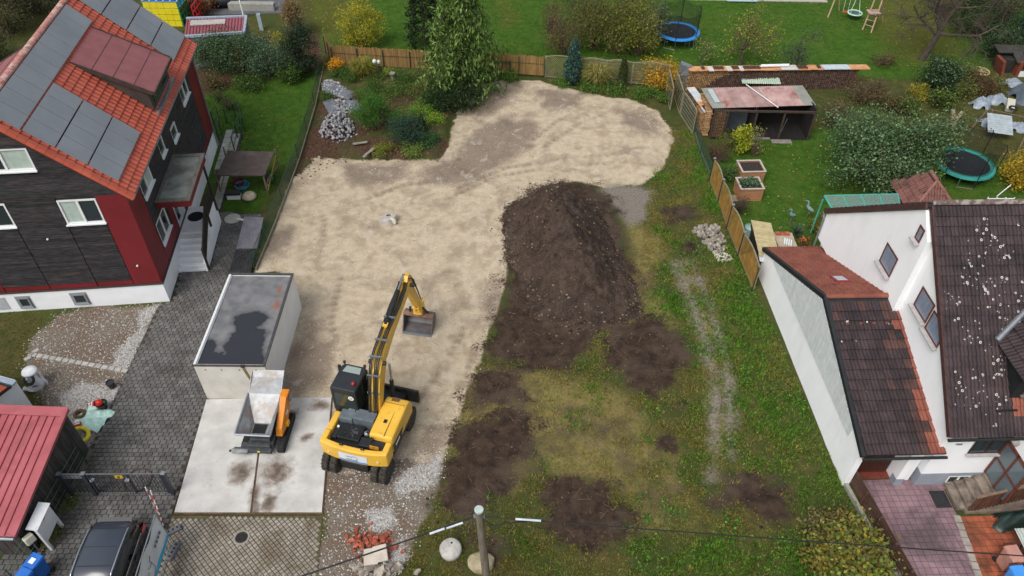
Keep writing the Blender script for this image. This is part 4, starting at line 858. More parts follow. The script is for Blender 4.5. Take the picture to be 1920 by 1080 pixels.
# the little turret-like tiled roof behind the main ridge
TR = thing('garden_house', 'small hut with hipped brown tiled roof behind the white house', 'hut', P(1745, 425, 0) + Vector((0, 0, 0)))
tc = [P(1683, 345, 2.4), P(1706, 390, 2.4), P(1795, 378, 2.4), P(1785, 345, 2.4)]; ta, tb2 = P(1733, 316, 3.9), P(1768, 350, 3.7)
TR.location = (tc[1].x+1.2, tc[1].y, 0); lc = [p-TR.location for p in tc]; ap = P(1735, 317, 3.6)-TR.location
x0, x1 = -1.25, 1.35; y0, y1 = -.3, 2.6
obj('hut_wall', MB().b(x0+.2, x1-.2, y0+.2, y1-.2, 0, 2.3), m_dark, TR)
apx = (0.05, .7); rz0, rz1 = 2.25, 3.6; cs = [(x0, y0), (x1, y0), (x1, y1), (x0, y1)]; rd = [(.05, .75), (.05, 1.6)]
hip = obj('roof', MB().add([(x0, y0, rz0), (x1, y0, rz0), (x1, y1, rz0), (x0, y1, rz0), (.05, .75, rz1), (.05, 1.6, rz1)], [(0, 1, 4), (1, 2, 5, 4), (2, 3, 5), (3, 0, 4, 5), (3, 2, 1, 0)]), m_btile, TR)
def hip_tiles(A, Bq, T0, T1, mname):
    "tiles on the quad A-B (eave) to T0-T1 (ridge)"
    A, Bq, T0, T1 = map(Vector, (A, Bq, T0, T1)); ex = (Bq-A).normalized(); mid = (T0+T1)/2-A; up = (mid-ex*mid.dot(ex)); Lh = up.length; up.normalize(); nn = ex.cross(up); Bm = Matrix((ex, up, nn)).transposed().to_4x4(); W_ = (Bq-A).length; out = []
    r0 = (T0-A).dot(ex); r1 = (T1-A).dot(ex)
    for j in range(int(Lh/.34)):
        f_ = (j+.5)*.34/Lh
        for i in range(int(W_/.3)+1):
            xx = (i+.5)*.3
            if r0*f_+.05 < xx < W_-(W_-r1)*f_-.05: M = Bm.copy(); M.translation = A+ex*xx+up*((j+.5)*.34)+nn*.02; out.append(M)
    return out
Lh_ = hip_tiles((x0, y0, rz0), (x1, y0, rz0), (.05, .75, rz1), (.06, .75, rz1), 'a')+hip_tiles((x0, y1, rz0), (x0, y0, rz0), (.05, 1.6, rz1), (.05, .75, rz1), 'b')+hip_tiles((x1, y0, rz0), (x1, y1, rz0), (.05, .75, rz1), (.05, 1.6, rz1), 'b')
pieces(hip, 'roof_tile', t.mesh('roof_tile'), Lh_, mat('hut_tile', '6a443e', '7a524a', 2, .7, .15, rnd=.12, stain=('3a2a28', 1.5, .55, .7, .5)))
hr_ = MB()
for a in ((x0, y0, rz0), (x1, y0, rz0), (x1, y1, rz0)): hr_.tube([a, (.05, .75 if a[1] < 1 else 1.6, rz1+.03)], .09, 7)
hr_.tube([(.05, .75, rz1+.03), (.05, 1.6, rz1+.03)], .1, 7); obj('hip_ridge', hr_, mat('hip_clay', '7d5148', '8f6258', 3, .7), hip)
# teal framed glass canopy
tq = [P(1543, 374, 2.3), P(1565, 400, 2.3), P(1690, 396, 2.3), P(1680, 371, 2.3)]
TC = thing('glass_canopy', 'teal metal canopy with glass roof behind the white house', 'canopy', Vector((tq[1].x, tq[1].y, 0))); o_ = TC.location
m_teal = mat('teal_metal', '3f9a8c', '4aa596', 3, .5); lq = [p-o_ for p in tq]; fr = MB()
for i in range(5):
    a = lq[0].lerp(lq[3], i/4); b = lq[1].lerp(lq[2], i/4); fr.tube([a+Vector((0, 0, .25)), b], .045, 6)
fr.tube([lq[0]+Vector((0, 0, .25)), lq[3]+Vector((0, 0, .25))], .045, 6); fr.tube([lq[1], lq[2]], .05, 6); fr.tube([(lq[0]+lq[1])/2+Vector((0, 0, .12)), (lq[2]+lq[3])/2+Vector((0, 0, .12))], .03, 6); obj('canopy_frame', fr, m_teal, TC)
for q in (lq[0], lq[1]): obj('post', MB().cyl((q.x, q.y, 0), (q.x, q.y, 2.3), .05, 6), m_teal, TC)
for i in range(4):
    a, b = lq[0].lerp(lq[3], i/4+.01), lq[0].lerp(lq[3], (i+1)/4-.01); c_, d_ = lq[1].lerp(lq[2], (i+1)/4-.01), lq[1].lerp(lq[2], i/4+.01); zz = Vector((0, 0, .25))
    obj('pane', MB().slab([d_+Vector((0, 0, .03)), c_+Vector((0, 0, .03)), b+zz+Vector((0, 0, .03)), a+zz+Vector((0, 0, .03))], .015), glass_mat('canopy_glass', '7f9a90', .05, .45), TC)
# ------------------------------------------------------------------ precast garage
def xf(mb, M): mb.v = [tuple(M @ Vector(v)) for v in mb.v]; return mb
def text_mesh(s, size, ext=.002):
    cu = bpy.data.curves.new('lettering', 'FONT'); cu.body = s; cu.size = size; cu.extrude = ext; cu.resolution_u = 2; cu.align_x = 'CENTER'; cu.align_y = 'CENTER'
    o = bpy.data.objects.new('lettering', cu); COL.objects.link(o); bpy.context.view_layer.update()
    me = bpy.data.meshes.new_from_object(o.evaluated_get(bpy.context.evaluated_depsgraph_get())); bpy.data.objects.remove(o); return me
def lettering(s, size, M, m, parent):
    me = text_mesh(s, size); me.transform(M); return obj('lettering', me, m, parent)
GA = P(389.4, 748.5); gp = P(516, 749.5); ga_rz = math.atan2(gp.y-GA.y, gp.x-GA.x)
PG = thing('precast_garage', 'flat roofed white concrete garage box with wet dark roof', 'garage', GA, ga_rz); GWd, GDp, GHt = 2.96, 5.72, 2.26
m_gw = mat('garage_concrete', 'bab6ae', 'cbc8c1', 1.3, .9, .15, 45, stain=('9b9280', .9, .58, .72, .5)); m_gs = mat('garage_side_white', 'dcdee0', 'e4e6e8', 1.2, .9, .1, 50)
obj('front_wall', MB().b(0, GWd, 0, .12, 0, GHt-.05), m_gw, PG); obj('side_wall', MB().b(GWd-.1, GWd, .12, GDp, 0, GHt-.05), m_gs, PG); obj('side_wall', MB().b(0, .1, .12, GDp, 0, GHt-.05), m_gs, PG); obj('back_wall', MB().b(.1, GWd-.1, GDp-.1, GDp, 0, GHt-.05), m_gs, PG)
rk = N('garage_roof_felt'); p = rk.pos(); c = rk.mix(rk.ramp(rk.noise(p, 2.2, 5.), .35, .65), lin('5f6063'), lin('78787a')); zq = GHt-.1
wet = rk.math('ADD', rk.spots([(396, 690, zq, 1.3, 1.3, 0), (440, 690, zq, 1.3, 1.7, .1), (460, 640, zq, 1.1, 1.5, 0), (480, 690, zq, .8, 1.0, 0), (470, 600, zq, .95, .75, 0), (385, 655, zq, .6, .7, .2)]), rk.math('MULTIPLY_ADD', rk.noise(p, 1.9, 5., .55, .3), .9, -.45))
c = rk.mix(rk.ramp(wet, .02, .26, 0, .75), c, lin('45474b')); c = rk.mix(rk.ramp(wet, .24, .30, 0, .9), c, lin('26292e')); rs_ = rk.math('ADD', rk.spots([(518, 572, zq, .22, .5, 0), (524, 545, zq, .12, .6, 0)]), rk.math('MULTIPLY_ADD', rk.noise(p, 4., 5., .6), 1.2, -.6)); c = rk.mix(rk.ramp(rs_, .1, .7, 0, .8), c, lin('8a5236'))
rk.set('Base Color', c); rk.set('Roughness', rk.ramp(wet, .24, .34, .75, .22)); rk.bump(rk.noise(p, 60., 3.), .2, .01)
rf_ = obj('roof', MB().b(.1, GWd-.1, .12, GDp-.1, GHt-.25, GHt-.1), rk.m, PG)
rm = MB(); rm.b(-.02, GWd+.02, -.02, .06, GHt-.05, GHt); rm.b(-.02, GWd+.02, GDp-.1, GDp+.02, GHt-.05, GHt); rm.b(GWd-.1, GWd+.02, .06, GDp-.1, GHt-.05, GHt); obj('roof_rim', rm, mat('rim_dark', '3a3a3b', '4a4948', 4, .7), PG)
obj('rim_white', MB().b(-.03, .07, .06, GDp-.1, GHt-.05, GHt+.012), mat('rim_paint', 'd5d6d6', None, rough=.6), PG)
Gi = Matrix.Rotation(-ga_rz, 3, 'Z')
def gl(u, v, z): q = Gi @ (P(u, v, z)-GA); return (q.x, q.y)
st_ = obj('drain_stain', MB().slab([(1.98, -.004, GHt-.12), (2.12, -.004, GHt-.12), (2.22, -.004, GHt-.75), (2.15, -.004, GHt-1.0), (2.06, -.004, GHt-.6)][::-1], .003), mat('algae_brown', '6a5a34', '7d6c45', 6), PG)
obj('drain_spout', MB().b(1.96, 2.12, -.05, .05, GHt-.07, GHt+.02), m_dark, PG)
for x_ in (.42, 1.1, 1.85, 2.55): obj('anchor_hole', MB().lathe([(0, -.004), (.035, -.004), (.035, .01), (0, .01)], 10, (x_, 0, GHt-.28), 'y'), m_black, PG)
# ------------------------------------------------------------------ tracked mini dumper
DU = thing('mini_dumper', 'small orange tracked dumper with open grey steel hopper on the concrete', 'dumper', Vector((-10.22, 18.72, .085)), rad(-2))
m_steel = mat('hopper_steel', '8f9296', 'a9abad', 3, .5, .1, 30, metal=.35, stain=('8a7f76', 1.6, .45, .6, .75)); m_orange = mat('orange_paint', 'c9760f', 'd8861c', 2, .5, stain=('8a6238', 4, .56, .72, .5)); m_rub = mat('rubber', '1f1f20', '2d2c2b', 6, .85, .3, 60); m_chas = mat('chassis_grey', '3a3c3f', '4c4e50', 5, .6)
# hopper: a funnel with sloped sides and a raised back plate
hx0, hx1, hy0, hy1 = -.72, .70, -.95, .95; hz = 1.2
fl = [(-.33, -.55, .68), (.33, -.55, .68), (.33, .02, .68), (-.33, .02, .68)]; rimp = [(hx0, hy0, hz), (hx1, hy0, hz), (hx1-.02, hy1, hz+.25), (hx0+.02, hy1, hz+.25)]
hop = MB().add(rimp+fl, [(0, 1, 5, 4), (1, 2, 6, 5), (2, 3, 7, 6), (3, 0, 4, 7), (4, 5, 6, 7)]); ho_ = obj('hopper', hop, m_steel, DU)
md = ho_.modifiers.new('thick', 'SOLIDIFY'); md.thickness = .025; md.offset = -1
rim_ = MB().tube([rimp[0], rimp[1]], .05, 6).tube([rimp[1], rimp[2]], .04, 6).tube([rimp[3], rimp[0]], .04, 6); obj('hopper_rim', rim_, m_zinc, ho_)
bk = MB()
for (z0, y0), (z1, y1) in zip(((hz+.24, .95), (hz+.36, 1.28), (hz+.5, 1.62)), ((hz+.36, 1.28), (hz+.5, 1.62), (hz+.72, 1.85))): bk.slab([(hx0+.03, y0, z0), (hx1-.05, y0, z0), (hx1-.05, y1, z1), (hx0+.03, y1, z1)], .025)
obj('back_plate', bk, m_steel, ho_)
for x_ in (hx0+.02, hx1-.05): obj('side_plate', MB().add([(x_, .9, hz+.2), (x_, 1.86, hz+.74), (x_, 1.7, hz+.35), (x_+.02, .9, hz+.2), (x_+.02, 1.86, hz+.74), (x_+.02, 1.7, hz+.35)], [(0, 1, 2), (3, 5, 4), (0, 3, 4, 1), (1, 4, 5, 2), (2, 5, 3, 0)]), m_zinc, ho_)
gr = MB()
for i in range(11): gr.b(-.28+i*.05, -.255+i*.05, -.5, -.05, .69, .72)
obj('hopper_grate', gr, m_black, ho_)
for sx in (-.55, .92):
    tr = MB(); n_ = 14; pts = []
    for i in range(n_+1): a = math.pi/2+math.pi*i/n_; pts.append((-.78+.2*math.cos(a)*1., .2+.2*math.sin(a)))
    for i in range(n_+1): a = -math.pi/2+math.pi*i/n_; pts.append((.72+.2*math.cos(a), .2+.2*math.sin(a)))
    tk = obj('track', tr.ext([(y_, z_) for y_, z_ in pts][::-1], sx-.13, sx+.13, 'x'), m_rub, DU)
    lug = MB().box((0, 0, 0), (.25, .05, .03)).mesh('track_lug'); Ls = []
    for i in range(14): Ls.append(Matrix.Translation((sx, -.75+i*.115, .41)))
    for i in range(5): a = math.pi/2+math.pi*(i+.5)/5; Ls.append(Matrix.Translation((sx, -.78+.21*math.cos(a), .2+.21*math.sin(a))) @ Matrix.Rotation(a-math.pi/2, 4, 'X'))
    pieces(tk, 'track_lug', lug, Ls, m_rub)
obj('chassis', MB().b(-.42, .62, -.85, .8, .18, .42).b(-.3, .5, -.75, .2, .42, .62), m_chas, DU, bev=.02)
ec = MB().ext([(-.55, .62), (.15, .45), (.75, .8), (1.0, 1.15), (1.0, 1.55), (.75, 1.58), (.3, 1.3), (-.4, .95)], .72, .98, 'x'); eo = obj('engine_cover', ec, m_orange, DU, bev=.02)
obj('cover_top', MB().b(.70, 1.02, .76, 1.12, 1.5, 1.62), m_orange, eo, bev=.02); obj('warning_label', MB().b(.981, .984, .3, .55, .9, 1.05), m_wht, eo); obj('latch', MB().b(.97, 1.1, -.05, .18, .62, .82), mat('yellow_bit', 'd99a1c', None, rough=.5), eo); obj('exhaust', MB().b(.98, 1.08, .85, 1.05, 1.15, 1.42), m_zinc, eo)
fp = MB().b(-.95, .6, -1.12, -.95, .18, .34).b(-.6, .55, -.98, -.8, .28, .5); obj('step_frame', fp, m_chas, DU, bev=.02); obj('hydraulic_drum', MB().tube([(-1.0, -1.1, .26), (-.35, -1.1, .26)], .11, 12), mat('drum_grey', '77797b', '999a9b', 5, .5), DU, True)
obj('drive_shaft', MB().cyl((-1.12, -1.1, .26), (-.98, -1.1, .26), .05, 8), m_black, DU); obj('reflector', MB().b(.05, .15, -1.14, -1.12, .28, .36), mat('reflector_yellow', 'd8d030', None, rough=.4), DU)
# ------------------------------------------------------------------ wheeled excavator
m_cat = mat('machine_yellow', 'dcac3c', 'e4b648', 1.5, .42, .03, 20, stain=('7d6644', 3.5, .58, .74, .55), coat=.1); m_mblk = mat('machine_black', '1d1f21', '282a2c', 3, .5); m_mgry = mat('machine_grey', '5d666e', '6d767d', 4, .5, metal=.2); m_chrome = mat('chrome', 'c8ccd0', None, rough=.15, metal=1.)
m_tyre = mat('muddy_tyre', '2a2826', '4a443d', 5, .9, .4, 30); m_cglass = glass_mat('cab_glass', '1c2a26', .05)
EX = thing('excavator', 'yellow wheeled excavator with black cab and bucket resting on the ground', 'excavator', (-5.62, 18.72, 0), rad(-13.8)); EX.scale = (1.03, 1., 1.)
und = obj('undercarriage', MB().b(-.55, .55, -2.0, 1.3, .45, .9).b(-.35, .35, 1.2, 1.75, .3, .7), m_mblk, EX, bev=.03)
for y_ in (-1.75, .9): obj('axle', MB().cyl((-.8, y_, .5), (.8, y_, .5), .13, 10), m_mblk, und)
tyre = MB().lathe([(.28, -.13), (.43, -.14), (.49, -.09), (.5, 0), (.49, .09), (.43, .14), (.28, .13)], 24, ax='x').mesh('tyre', True); rimm = MB().lathe([(.0, -.06), (.2, -.06), (.285, -.12), (.285, .12), (.2, .06), (0, .06)], 18, ax='x').mesh('rim', True)
lugm = MB().box((0, 0, 0), (.13, .09, .04)).mesh('tread_lug')
for y_ in (-1.75, .9):
    for sx in (-1.18, -.84, .84, 1.18):
        w = bpy.data.objects.new('wheel', None); link(w, EX); w.location = (sx, y_, .5)
        obj('tyre', tyre, m_tyre, w); obj('rim', rimm, m_mblk, w)
        tl = MB()
        for i in range(20):
            a = i*math.pi/10
            for s_ in (-1, 1): tl.box((s_*.065, .5*math.cos(a+s_*.08), .5*math.sin(a+s_*.08)), (.12, .06, .05), R=Matrix.Rotation(a, 3, 'X') @ Matrix.Rotation(s_*.5, 3, 'Y'))
        if sx in (-1.18, 1.18) or y_ < 0: obj('tread', tl, m_tyre, w)
bl = MB().ext([(2.1, .05), (2.18, .05), (2.26, .3), (2.22, .78), (2.12, .78), (2.16, .3)], -1.3, 1.15, 'x'); obj('dozer_blade', bl, mat('blade_black', '222120', '3a3733', 5, .6), EX, bev=.01); obj('blade_arm', MB().b(-.6, .6, 1.2, 2.12, .3, .5), m_mblk, und)
obj('slew_ring', MB().cyl((0, 0, .85), (0, 0, 1.05), .6, 20), m_mblk, EX)
# upper carriage: deck, curved counterweight, covers
deck = MB().prism([(-1.32, -1.3), (1.32, -1.3), (1.32, .95), (-.4, .95), (-1.32, 1.1)], 1.02, 1.28); obj('upper_deck', deck, m_mblk, EX)
def tail(x0, x1, n, off=0.): return [(x0+(x1-x0)*i/n, -1.62-.42*math.sqrt(max(0, 1-((x0+(x1-x0)*i/n)/1.62)**2))+off) for i in range(n+1)]
cwp = tail(-1.36, 1.36, 14)+[(1.36, -1.25), (1.12, -1.25), (1.12, -1.5)]+tail(1.12, -1.12, 10, .24)+[(-1.12, -1.25), (-1.36, -1.25)]
cw = obj('counterweight', MB().prism(cwp, 1.0, 1.78), m_cat, EX, bev=.05)
obj('counterweight_floor', MB().prism(tail(-1.12, 1.12, 10, .2)+[(1.12, -1.25), (-1.12, -1.25)], 1.0, 1.4), m_mblk, cw)
for sx in (-1.0, 1.0): obj('tail_lamp', MB().lathe([(0, -.03), (.06, -.03), (.06, .02)], 10, (sx, -1.62-.42*math.sqrt(1-(sx/1.62)**2)-.005, 1.3), 'y'), mat('lamp_glass_amber', 'd8c088', None, rough=.2), cw)
for sx in (-.45, .4): obj('lifting_eye', MB().torus((sx, -1.86, 1.82), .06, .025, 10, 6, Matrix.Rotation(rad(90), 3, 'X')), m_mblk, cw)
# company plate on the tail, following the curve
pl = MB(); n_ = 8; xs = [-.55+1.15*i/n_ for i in range(n_+1)]; fy = lambda x_: -1.62-.42*math.sqrt(1-(x_/1.62)**2)
pl.add([(x_, fy(x_)-.012, z_) for z_ in (1.1, 1.6) for x_ in xs], [(i, i+1, i+n_+2, i+n_+1) for i in range(n_)]); po = obj('company_plate', pl, mat('plate_grey', 'd3d9e0', None, rough=.5), cw)
pb = MB(); pb.add([(x_, fy(x_)-.016, z_) for z_ in (1.1, 1.18) for x_ in xs], [(i, i+1, i+n_+2, i+n_+1) for i in range(n_)]); obj('plate_stripe', pb, mat('stripe_blue', '2f86c4', None, rough=.5), po)
Mt = Matrix.Translation((.0, -2.062, 1.25)) @ Matrix.Rotation(rad(90), 4, 'X'); lettering('MÜLLER', .13, Mt, mat('print_blue', '4a6a86', None, rough=.6), po)
lettering('mdi', .09, Matrix.Translation((-.18, -2.062, 1.43)) @ Matrix.Rotation(rad(90), 4, 'X'), MATS['print_blue'], po)
lg = MB().tube([(-.02, -2.066, 1.36), (.0, -2.066, 1.45), (.07, -2.066, 1.5), (.16, -2.066, 1.49), (.22, -2.066, 1.42), (.25, -2.066, 1.34)], .007, 4).tube([(-.1, -2.066, 1.4), (-.05, -2.066, 1.48), (.0, -2.066, 1.45)], .006, 4); obj('logo', lg, MATS['print_blue'], po)
# side covers
obj('left_cover', MB().b(-1.36, -1.1, -1.24, -.32, 1.28, 1.74), m_cat, EX, bev=.05)
rc = MB().ext([(-1.24, 1.05), (.95, 1.05), (.95, 1.6), (.72, 1.98), (.4, 2.06), (-1.24, 2.0)], .42, 1.38, 'x'); rco = obj('right_cover', rc, m_cat, EX, bev=.09)
obj('cover_seam', MB().b(.46, 1.3, .36, .375, 2.0, 2.068).b(1.02, 1.032, -1.2, .36, 2.0, 2.045), m_mblk, rco); obj('cover_latch', MB().b(.78, .9, -.6, -.45, 2.02, 2.07), m_mblk, rco); obj('cover_vent', MB().b(.7, 1.0, .5, .68, 1.95, 2.06), mat('vent_brown', '6a4a34', None, rough=.7), rco)
obj('side_sill', MB().b(1.2, 1.385, -1.3, .9, .95, 1.12), m_mblk, EX)
sp = MB().slab([(1.392, -1.22, 1.15), (1.392, -.45, 1.15), (1.392, -.2, 1.5), (1.392, -1.22, 1.62)], .006); so_ = obj('side_decal', sp, m_mblk, rco); lettering('MX150', .16, Matrix.Translation((1.397, -.85, 1.34)) @ Matrix.Rotation(rad(90), 4, 'Z') @ Matrix.Rotation(rad(90), 4, 'X'), m_wht, so_) if False else None
obj('decal_stripe', MB().box((1.396, -.82, 1.36), (.006, .42, .12)), m_wht, so_)
# engine bay between the covers
obj('radiator_box', MB().b(-.5, .36, -.62, -.12, 1.28, 1.92), m_mgry, EX, bev=.02); obj('filter_box', MB().b(-1.08, -.52, -.66, -.1, 1.28, 1.82).b(-.8, -.52, -.3, .1, 1.82, 1.95), mat('box_grey', '59626a', '6a737a', 4, .5), EX, bev=.02)
fn = obj('fan_guard', MB().b(-.86, .05, -1.42, -.72, 1.4, 1.62), m_mblk, EX, bev=.02); fb = MB()
for i in range(7): a = i*2*math.pi/7; fb.box((-.4+.16*math.cos(a), -1.07+.16*math.sin(a), 1.635), (.24, .09, .01), R=Matrix.Rotation(a, 3, 'Z') @ Matrix.Rotation(.5, 3, 'X'))
obj('fan', fb, mat('fan_grey', '3d4043', None, rough=.6), fn)
gd_ = MB()
for i in range(9): gd_.b(-.84+i*.105, -.83+i*.105, -1.4, -.74, 1.665, 1.672)
for i in range(7): gd_.b(-.84, .03, -1.38+i*.1, -1.372+i*.1, 1.674, 1.68)
obj('guard_wires', gd_, m_mblk, fn)
obj('battery_box', MB().b(-1.08, -.88, -1.45, -.72, 1.3, 1.58), m_mblk, EX, bev=.02); obj('filler_cap', MB().lathe([(0, .06), (.05, .06), (.05, 0)], 10, (-.98, -.95, 1.58)), m_wht, EX); obj('turbo', MB().lathe([(0, .16), (.1, .14), (.13, .05), (.12, 0)], 12, (.2, -.95, 1.5)), m_zinc, EX, True); obj('hose', MB().tube([(.2, -.95, 1.62), (.35, -1.0, 1.66), (.42, -1.2, 1.6), (.3, -1.35, 1.5)], .05, 8), m_mblk, EX, True)
obj('fuel_box', MB().b(.12, 1.1, -1.62, -1.22, 1.3, 1.7), m_mblk, EX, bev=.02); obj('exhaust', MB().tube([(.55, -1.3, 1.65), (.55, -1.32, 1.86), (.6, -1.42, 1.92)], .055, 8), m_mblk, EX)
obj('open_flap', MB().b(.62, .98, -1.68, -1.64, 1.7, 1.9), mat('flap_ochre', 'b5822a', '8a5e20', 6, .5), EX)
# cab
cx0, cx1, cy0, cy1 = -1.42, -.42, -.22, 1.05; cz0, cz1 = 1.28, 3.08
cab = bpy.data.objects.new('cab', None); link(cab, EX)
obj('cab_base', MB().prism([(cx0, cy0), (cx1, cy0), (cx1, cy1), (cx0, cy1)], cz0, 1.75), m_mblk, cab, bev=.03)
rr = MB().prism([(cx0-.02, cy0-.02), (cx1+.02, cy0-.02), (cx1+.02, cy1-.1), (cx1-.12, cy1+.03), (cx0+.12, cy1+.03), (cx0-.02, cy1-.1)], cz1-.14, cz1); obj('cab_roof', rr, mat('cab_roof_m', '23272c', '2b2f34', 2, .45), cab, bev=.05)
obj('roof_window', MB().prism([(cx0+.14, cy1-.4), (cx1-.14, cy1-.4), (cx1-.2, cy1-.08), (cx0+.2, cy1-.08)], cz1-.01, cz1+.012), glass_mat('roof_pane', '8f9c98', .08), cab)
pp = MB()
for x_, y_ in ((cx0+.04, cy0+.04), (cx1-.04, cy0+.04), (cx0+.04, cy1-.04), (cx1-.04, cy1-.04), (cx1-.04, .4), (cx0+.04, .4)): pp.b(x_-.045, x_+.045, y_-.045, y_+.045, 1.7, cz1-.1)
pp.b(cx0, cx1, cy0, cy0+.06, 2.78, cz1-.1).b(cx0, cx1, cy0, cy0+.06, 1.7, 1.95); obj('cab_pillars', pp, m_mblk, cab)
for q in ((cx0+.08, cx1-.08, cy0+.01, cy0+.03), (cx0+.08, cx1-.08, cy1-.03, cy1-.01), (cx0+.01, cx0+.03, cy0+.08, cy1-.08), (cx1-.03, cx1-.01, cy0+.08, cy1-.08)): obj('cab_window', MB().b(*q, 1.78, cz1-.12), m_cglass, cab)
sg_ = obj('speed_sign', MB().lathe([(0, -.02), (.115, -.02), (.115, 0), (0, 0)], 20, (-.62, cy0-.005, 2.62), 'y'), m_wht, cab); lettering('20', .12, Matrix.Translation((-.62, cy0-.03, 2.62)) @ Matrix.Rotation(rad(90), 4, 'X'), m_black, sg_)
bc = obj('beacon', MB().lathe([(.09, 0), (.09, .06), (.07, .12), (0, .14)], 12, (-.6, .12, cz1)), mat('beacon_red', '8a2a28', None, rough=.3), cab, True)
for x_ in (cx0+.1, cx1-.05): obj('roof_lamp', MB().lathe([(0, 0), (.025, 0), (.025, .1), (.06, .12), (.06, .2), (0, .22)], 8, (x_, cy1-.05, cz1)), m_mblk, cab)
obj('mirror', MB().b(cx0-.22, cx0-.12, cy1-.1, cy1, 2.6, 2.95).tube([(cx0, cy1-.05, 2.8), (cx0-.15, cy1-.05, 2.8)], .02, 5), m_mblk, cab)
obj('seat', MB().b(-1.15, -.75, .1, .55, 1.75, 2.0).b(-1.15, -.75, .08, .2, 2.0, 2.6), m_mblk, cab, bev=.04)
# boom, stick and bucket in a vertical plane that starts at the boom foot
BA = rad(4.6); B0 = Vector((.2, .1, 0)); MB_ = Matrix.Translation(B0) @ Matrix.Rotation(BA, 4, 'Z') @ Matrix.Translation(-B0)
def bo(name, mb, m, par, smooth=False, bev=0.): return obj(name, xf(mb, MB_), m, par, smooth, bev=bev)
bx0, bx1 = -.02, .42
boom = bo('boom', MB().ext([(-.1, 1.75), (.3, 1.75), (.75, 2.6), (1.2, 3.2), (1.25, 3.62), (.95, 3.86), (.55, 3.62), (.2, 2.9)], bx0, bx1, 'x'), m_cat, EX, bev=.02)
bo('boom_arm', MB().ext([(.8, 3.55), (1.1, 3.3), (2.6, 3.62), (4.2, 3.72), (5.2, 3.78), (5.45, 3.95), (5.35, 4.15), (5.1, 4.22), (3.5, 4.18), (1.6, 4.0), (.9, 3.85)], bx0+.03, bx1-.03, 'x'), m_cat, boom, bev=.02)
for y_, z_ in ((.95, 3.72), (5.25, 3.98)): bo('pin', MB().cyl((bx0-.12, y_, z_), (bx1+.12, y_, z_), .09, 12), m_mblk, boom)
for x_ in (bx0-.2, bx1+.12):
    bo('lift_cylinder', MB().cyl((x_+.06, .95, 1.35), (x_+.06, 1.1, 2.55), .085, 12), m_mblk, boom); bo('cylinder_rod', MB().cyl((x_+.06, 1.1, 2.55), (x_+.06, 1.12, 3.5), .045, 10), m_zinc, boom)
bo('stick_cylinder', MB().cyl((.12, 2.5, 4.22), (.12, 4.35, 4.42), .1, 12), m_mblk, boom); bo('cylinder_rod', MB().cyl((.12, 4.35, 4.42), (.12, 5.3, 4.5), .05, 10), m_chrome, boom); bo('cylinder_bracket', MB().b(.02, .22, 2.4, 2.6, 4.0, 4.3), m_cat, boom)
for i, x_ in enumerate((.0, .06, .2, .26, .33)):
    bo('hydraulic_hose', MB().tube([(x_, -.25, 1.6), (x_, .0, 2.5), (x_, .35, 3.45), (x_, .75, 3.98), (x_, 1.3, 4.12), (x_, 2.3, 4.2), (x_+(.08 if i > 1 else -.02), 3.6, 4.28), (x_+(.06 if i > 1 else 0), 4.6, 4.3), (x_, 5.0, 4.32)], .028, 6), m_mblk, boom, True)
for y_, z_ in ((.14, 2.75), (.4, 3.5), (.9, 4.08), (1.7, 4.2), (2.9, 4.28)): bo('hose_clamp', MB().b(-.06, .44, y_-.025, y_+.025, z_-.02, z_+.07), m_zinc, boom)
stick = bo('stick', MB().ext([(5.0, 4.3), (5.2, 4.52), (5.5, 4.42), (5.7, 3.7), (6.45, 1.95), (6.6, 1.55), (6.4, 1.45), (6.15, 1.75), (5.15, 3.7)], .08, .34, 'x'), m_cat, EX, bev=.02)
bo('bucket_cylinder', MB().cyl((.21, 5.75, 4.0), (.21, 6.35, 2.9), .075, 10), m_mblk, stick); bo('cylinder_rod', MB().cyl((.21, 6.35, 2.9), (.21, 6.75, 2.1), .04, 10), m_chrome, stick); bo('bucket_link', MB().b(.02, .08, 6.35, 6.8, 1.75, 1.85).b(.34, .4, 6.35, 6.8, 1.75, 1.85), m_cat, stick)
bo('stick_hose', MB().tube([(.36, 5.2, 4.4), (.45, 5.5, 4.1), (.42, 5.9, 3.2), (.4, 6.4, 2.0)], .03, 6), m_mblk, stick, True)
bkt = bpy.data.objects.new('bucket', None); link(bkt, EX)
m_buck = mat('bucket_steel', '57565a', '6c6a6c', 3, .55, .1, 30, metal=.3, stain=('7a5f4c', 2., .5, .66, .7)); m_brust = mat('bucket_rust', '7a5a48', '8d6a55', 4, .7, .2, 30)
bo('tiltrotator', MB().b(.0, .42, 6.3, 6.85, 1.0, 1.5), m_cat, bkt, bev=.05); bo('rotator_plate', MB().cyl((.2, 6.55, .92), (.2, 6.55, 1.05), .3, 14), m_brust, bkt); bo('hitch', MB().b(-.25, .65, 6.35, 6.55, .86, .95), m_brust, bkt)
[bo('tilt_cylinder', MB().cyl(a_, b_, .06, 8), m_mblk, bkt) for a_, b_ in (((.5, 6.3, 1.55), (.62, 6.5, 1.05)), ((-.1, 6.3, 1.5), (-.2, 6.5, 1.05)))]; bo('rotator_guard', MB().b(.1, .16, 6.2, 6.3, 1.3, 1.65).b(.28, .34, 6.2, 6.3, 1.3, 1.65).b(.1, .34, 6.2, 6.26, 1.5, 1.56), m_cat, bkt)
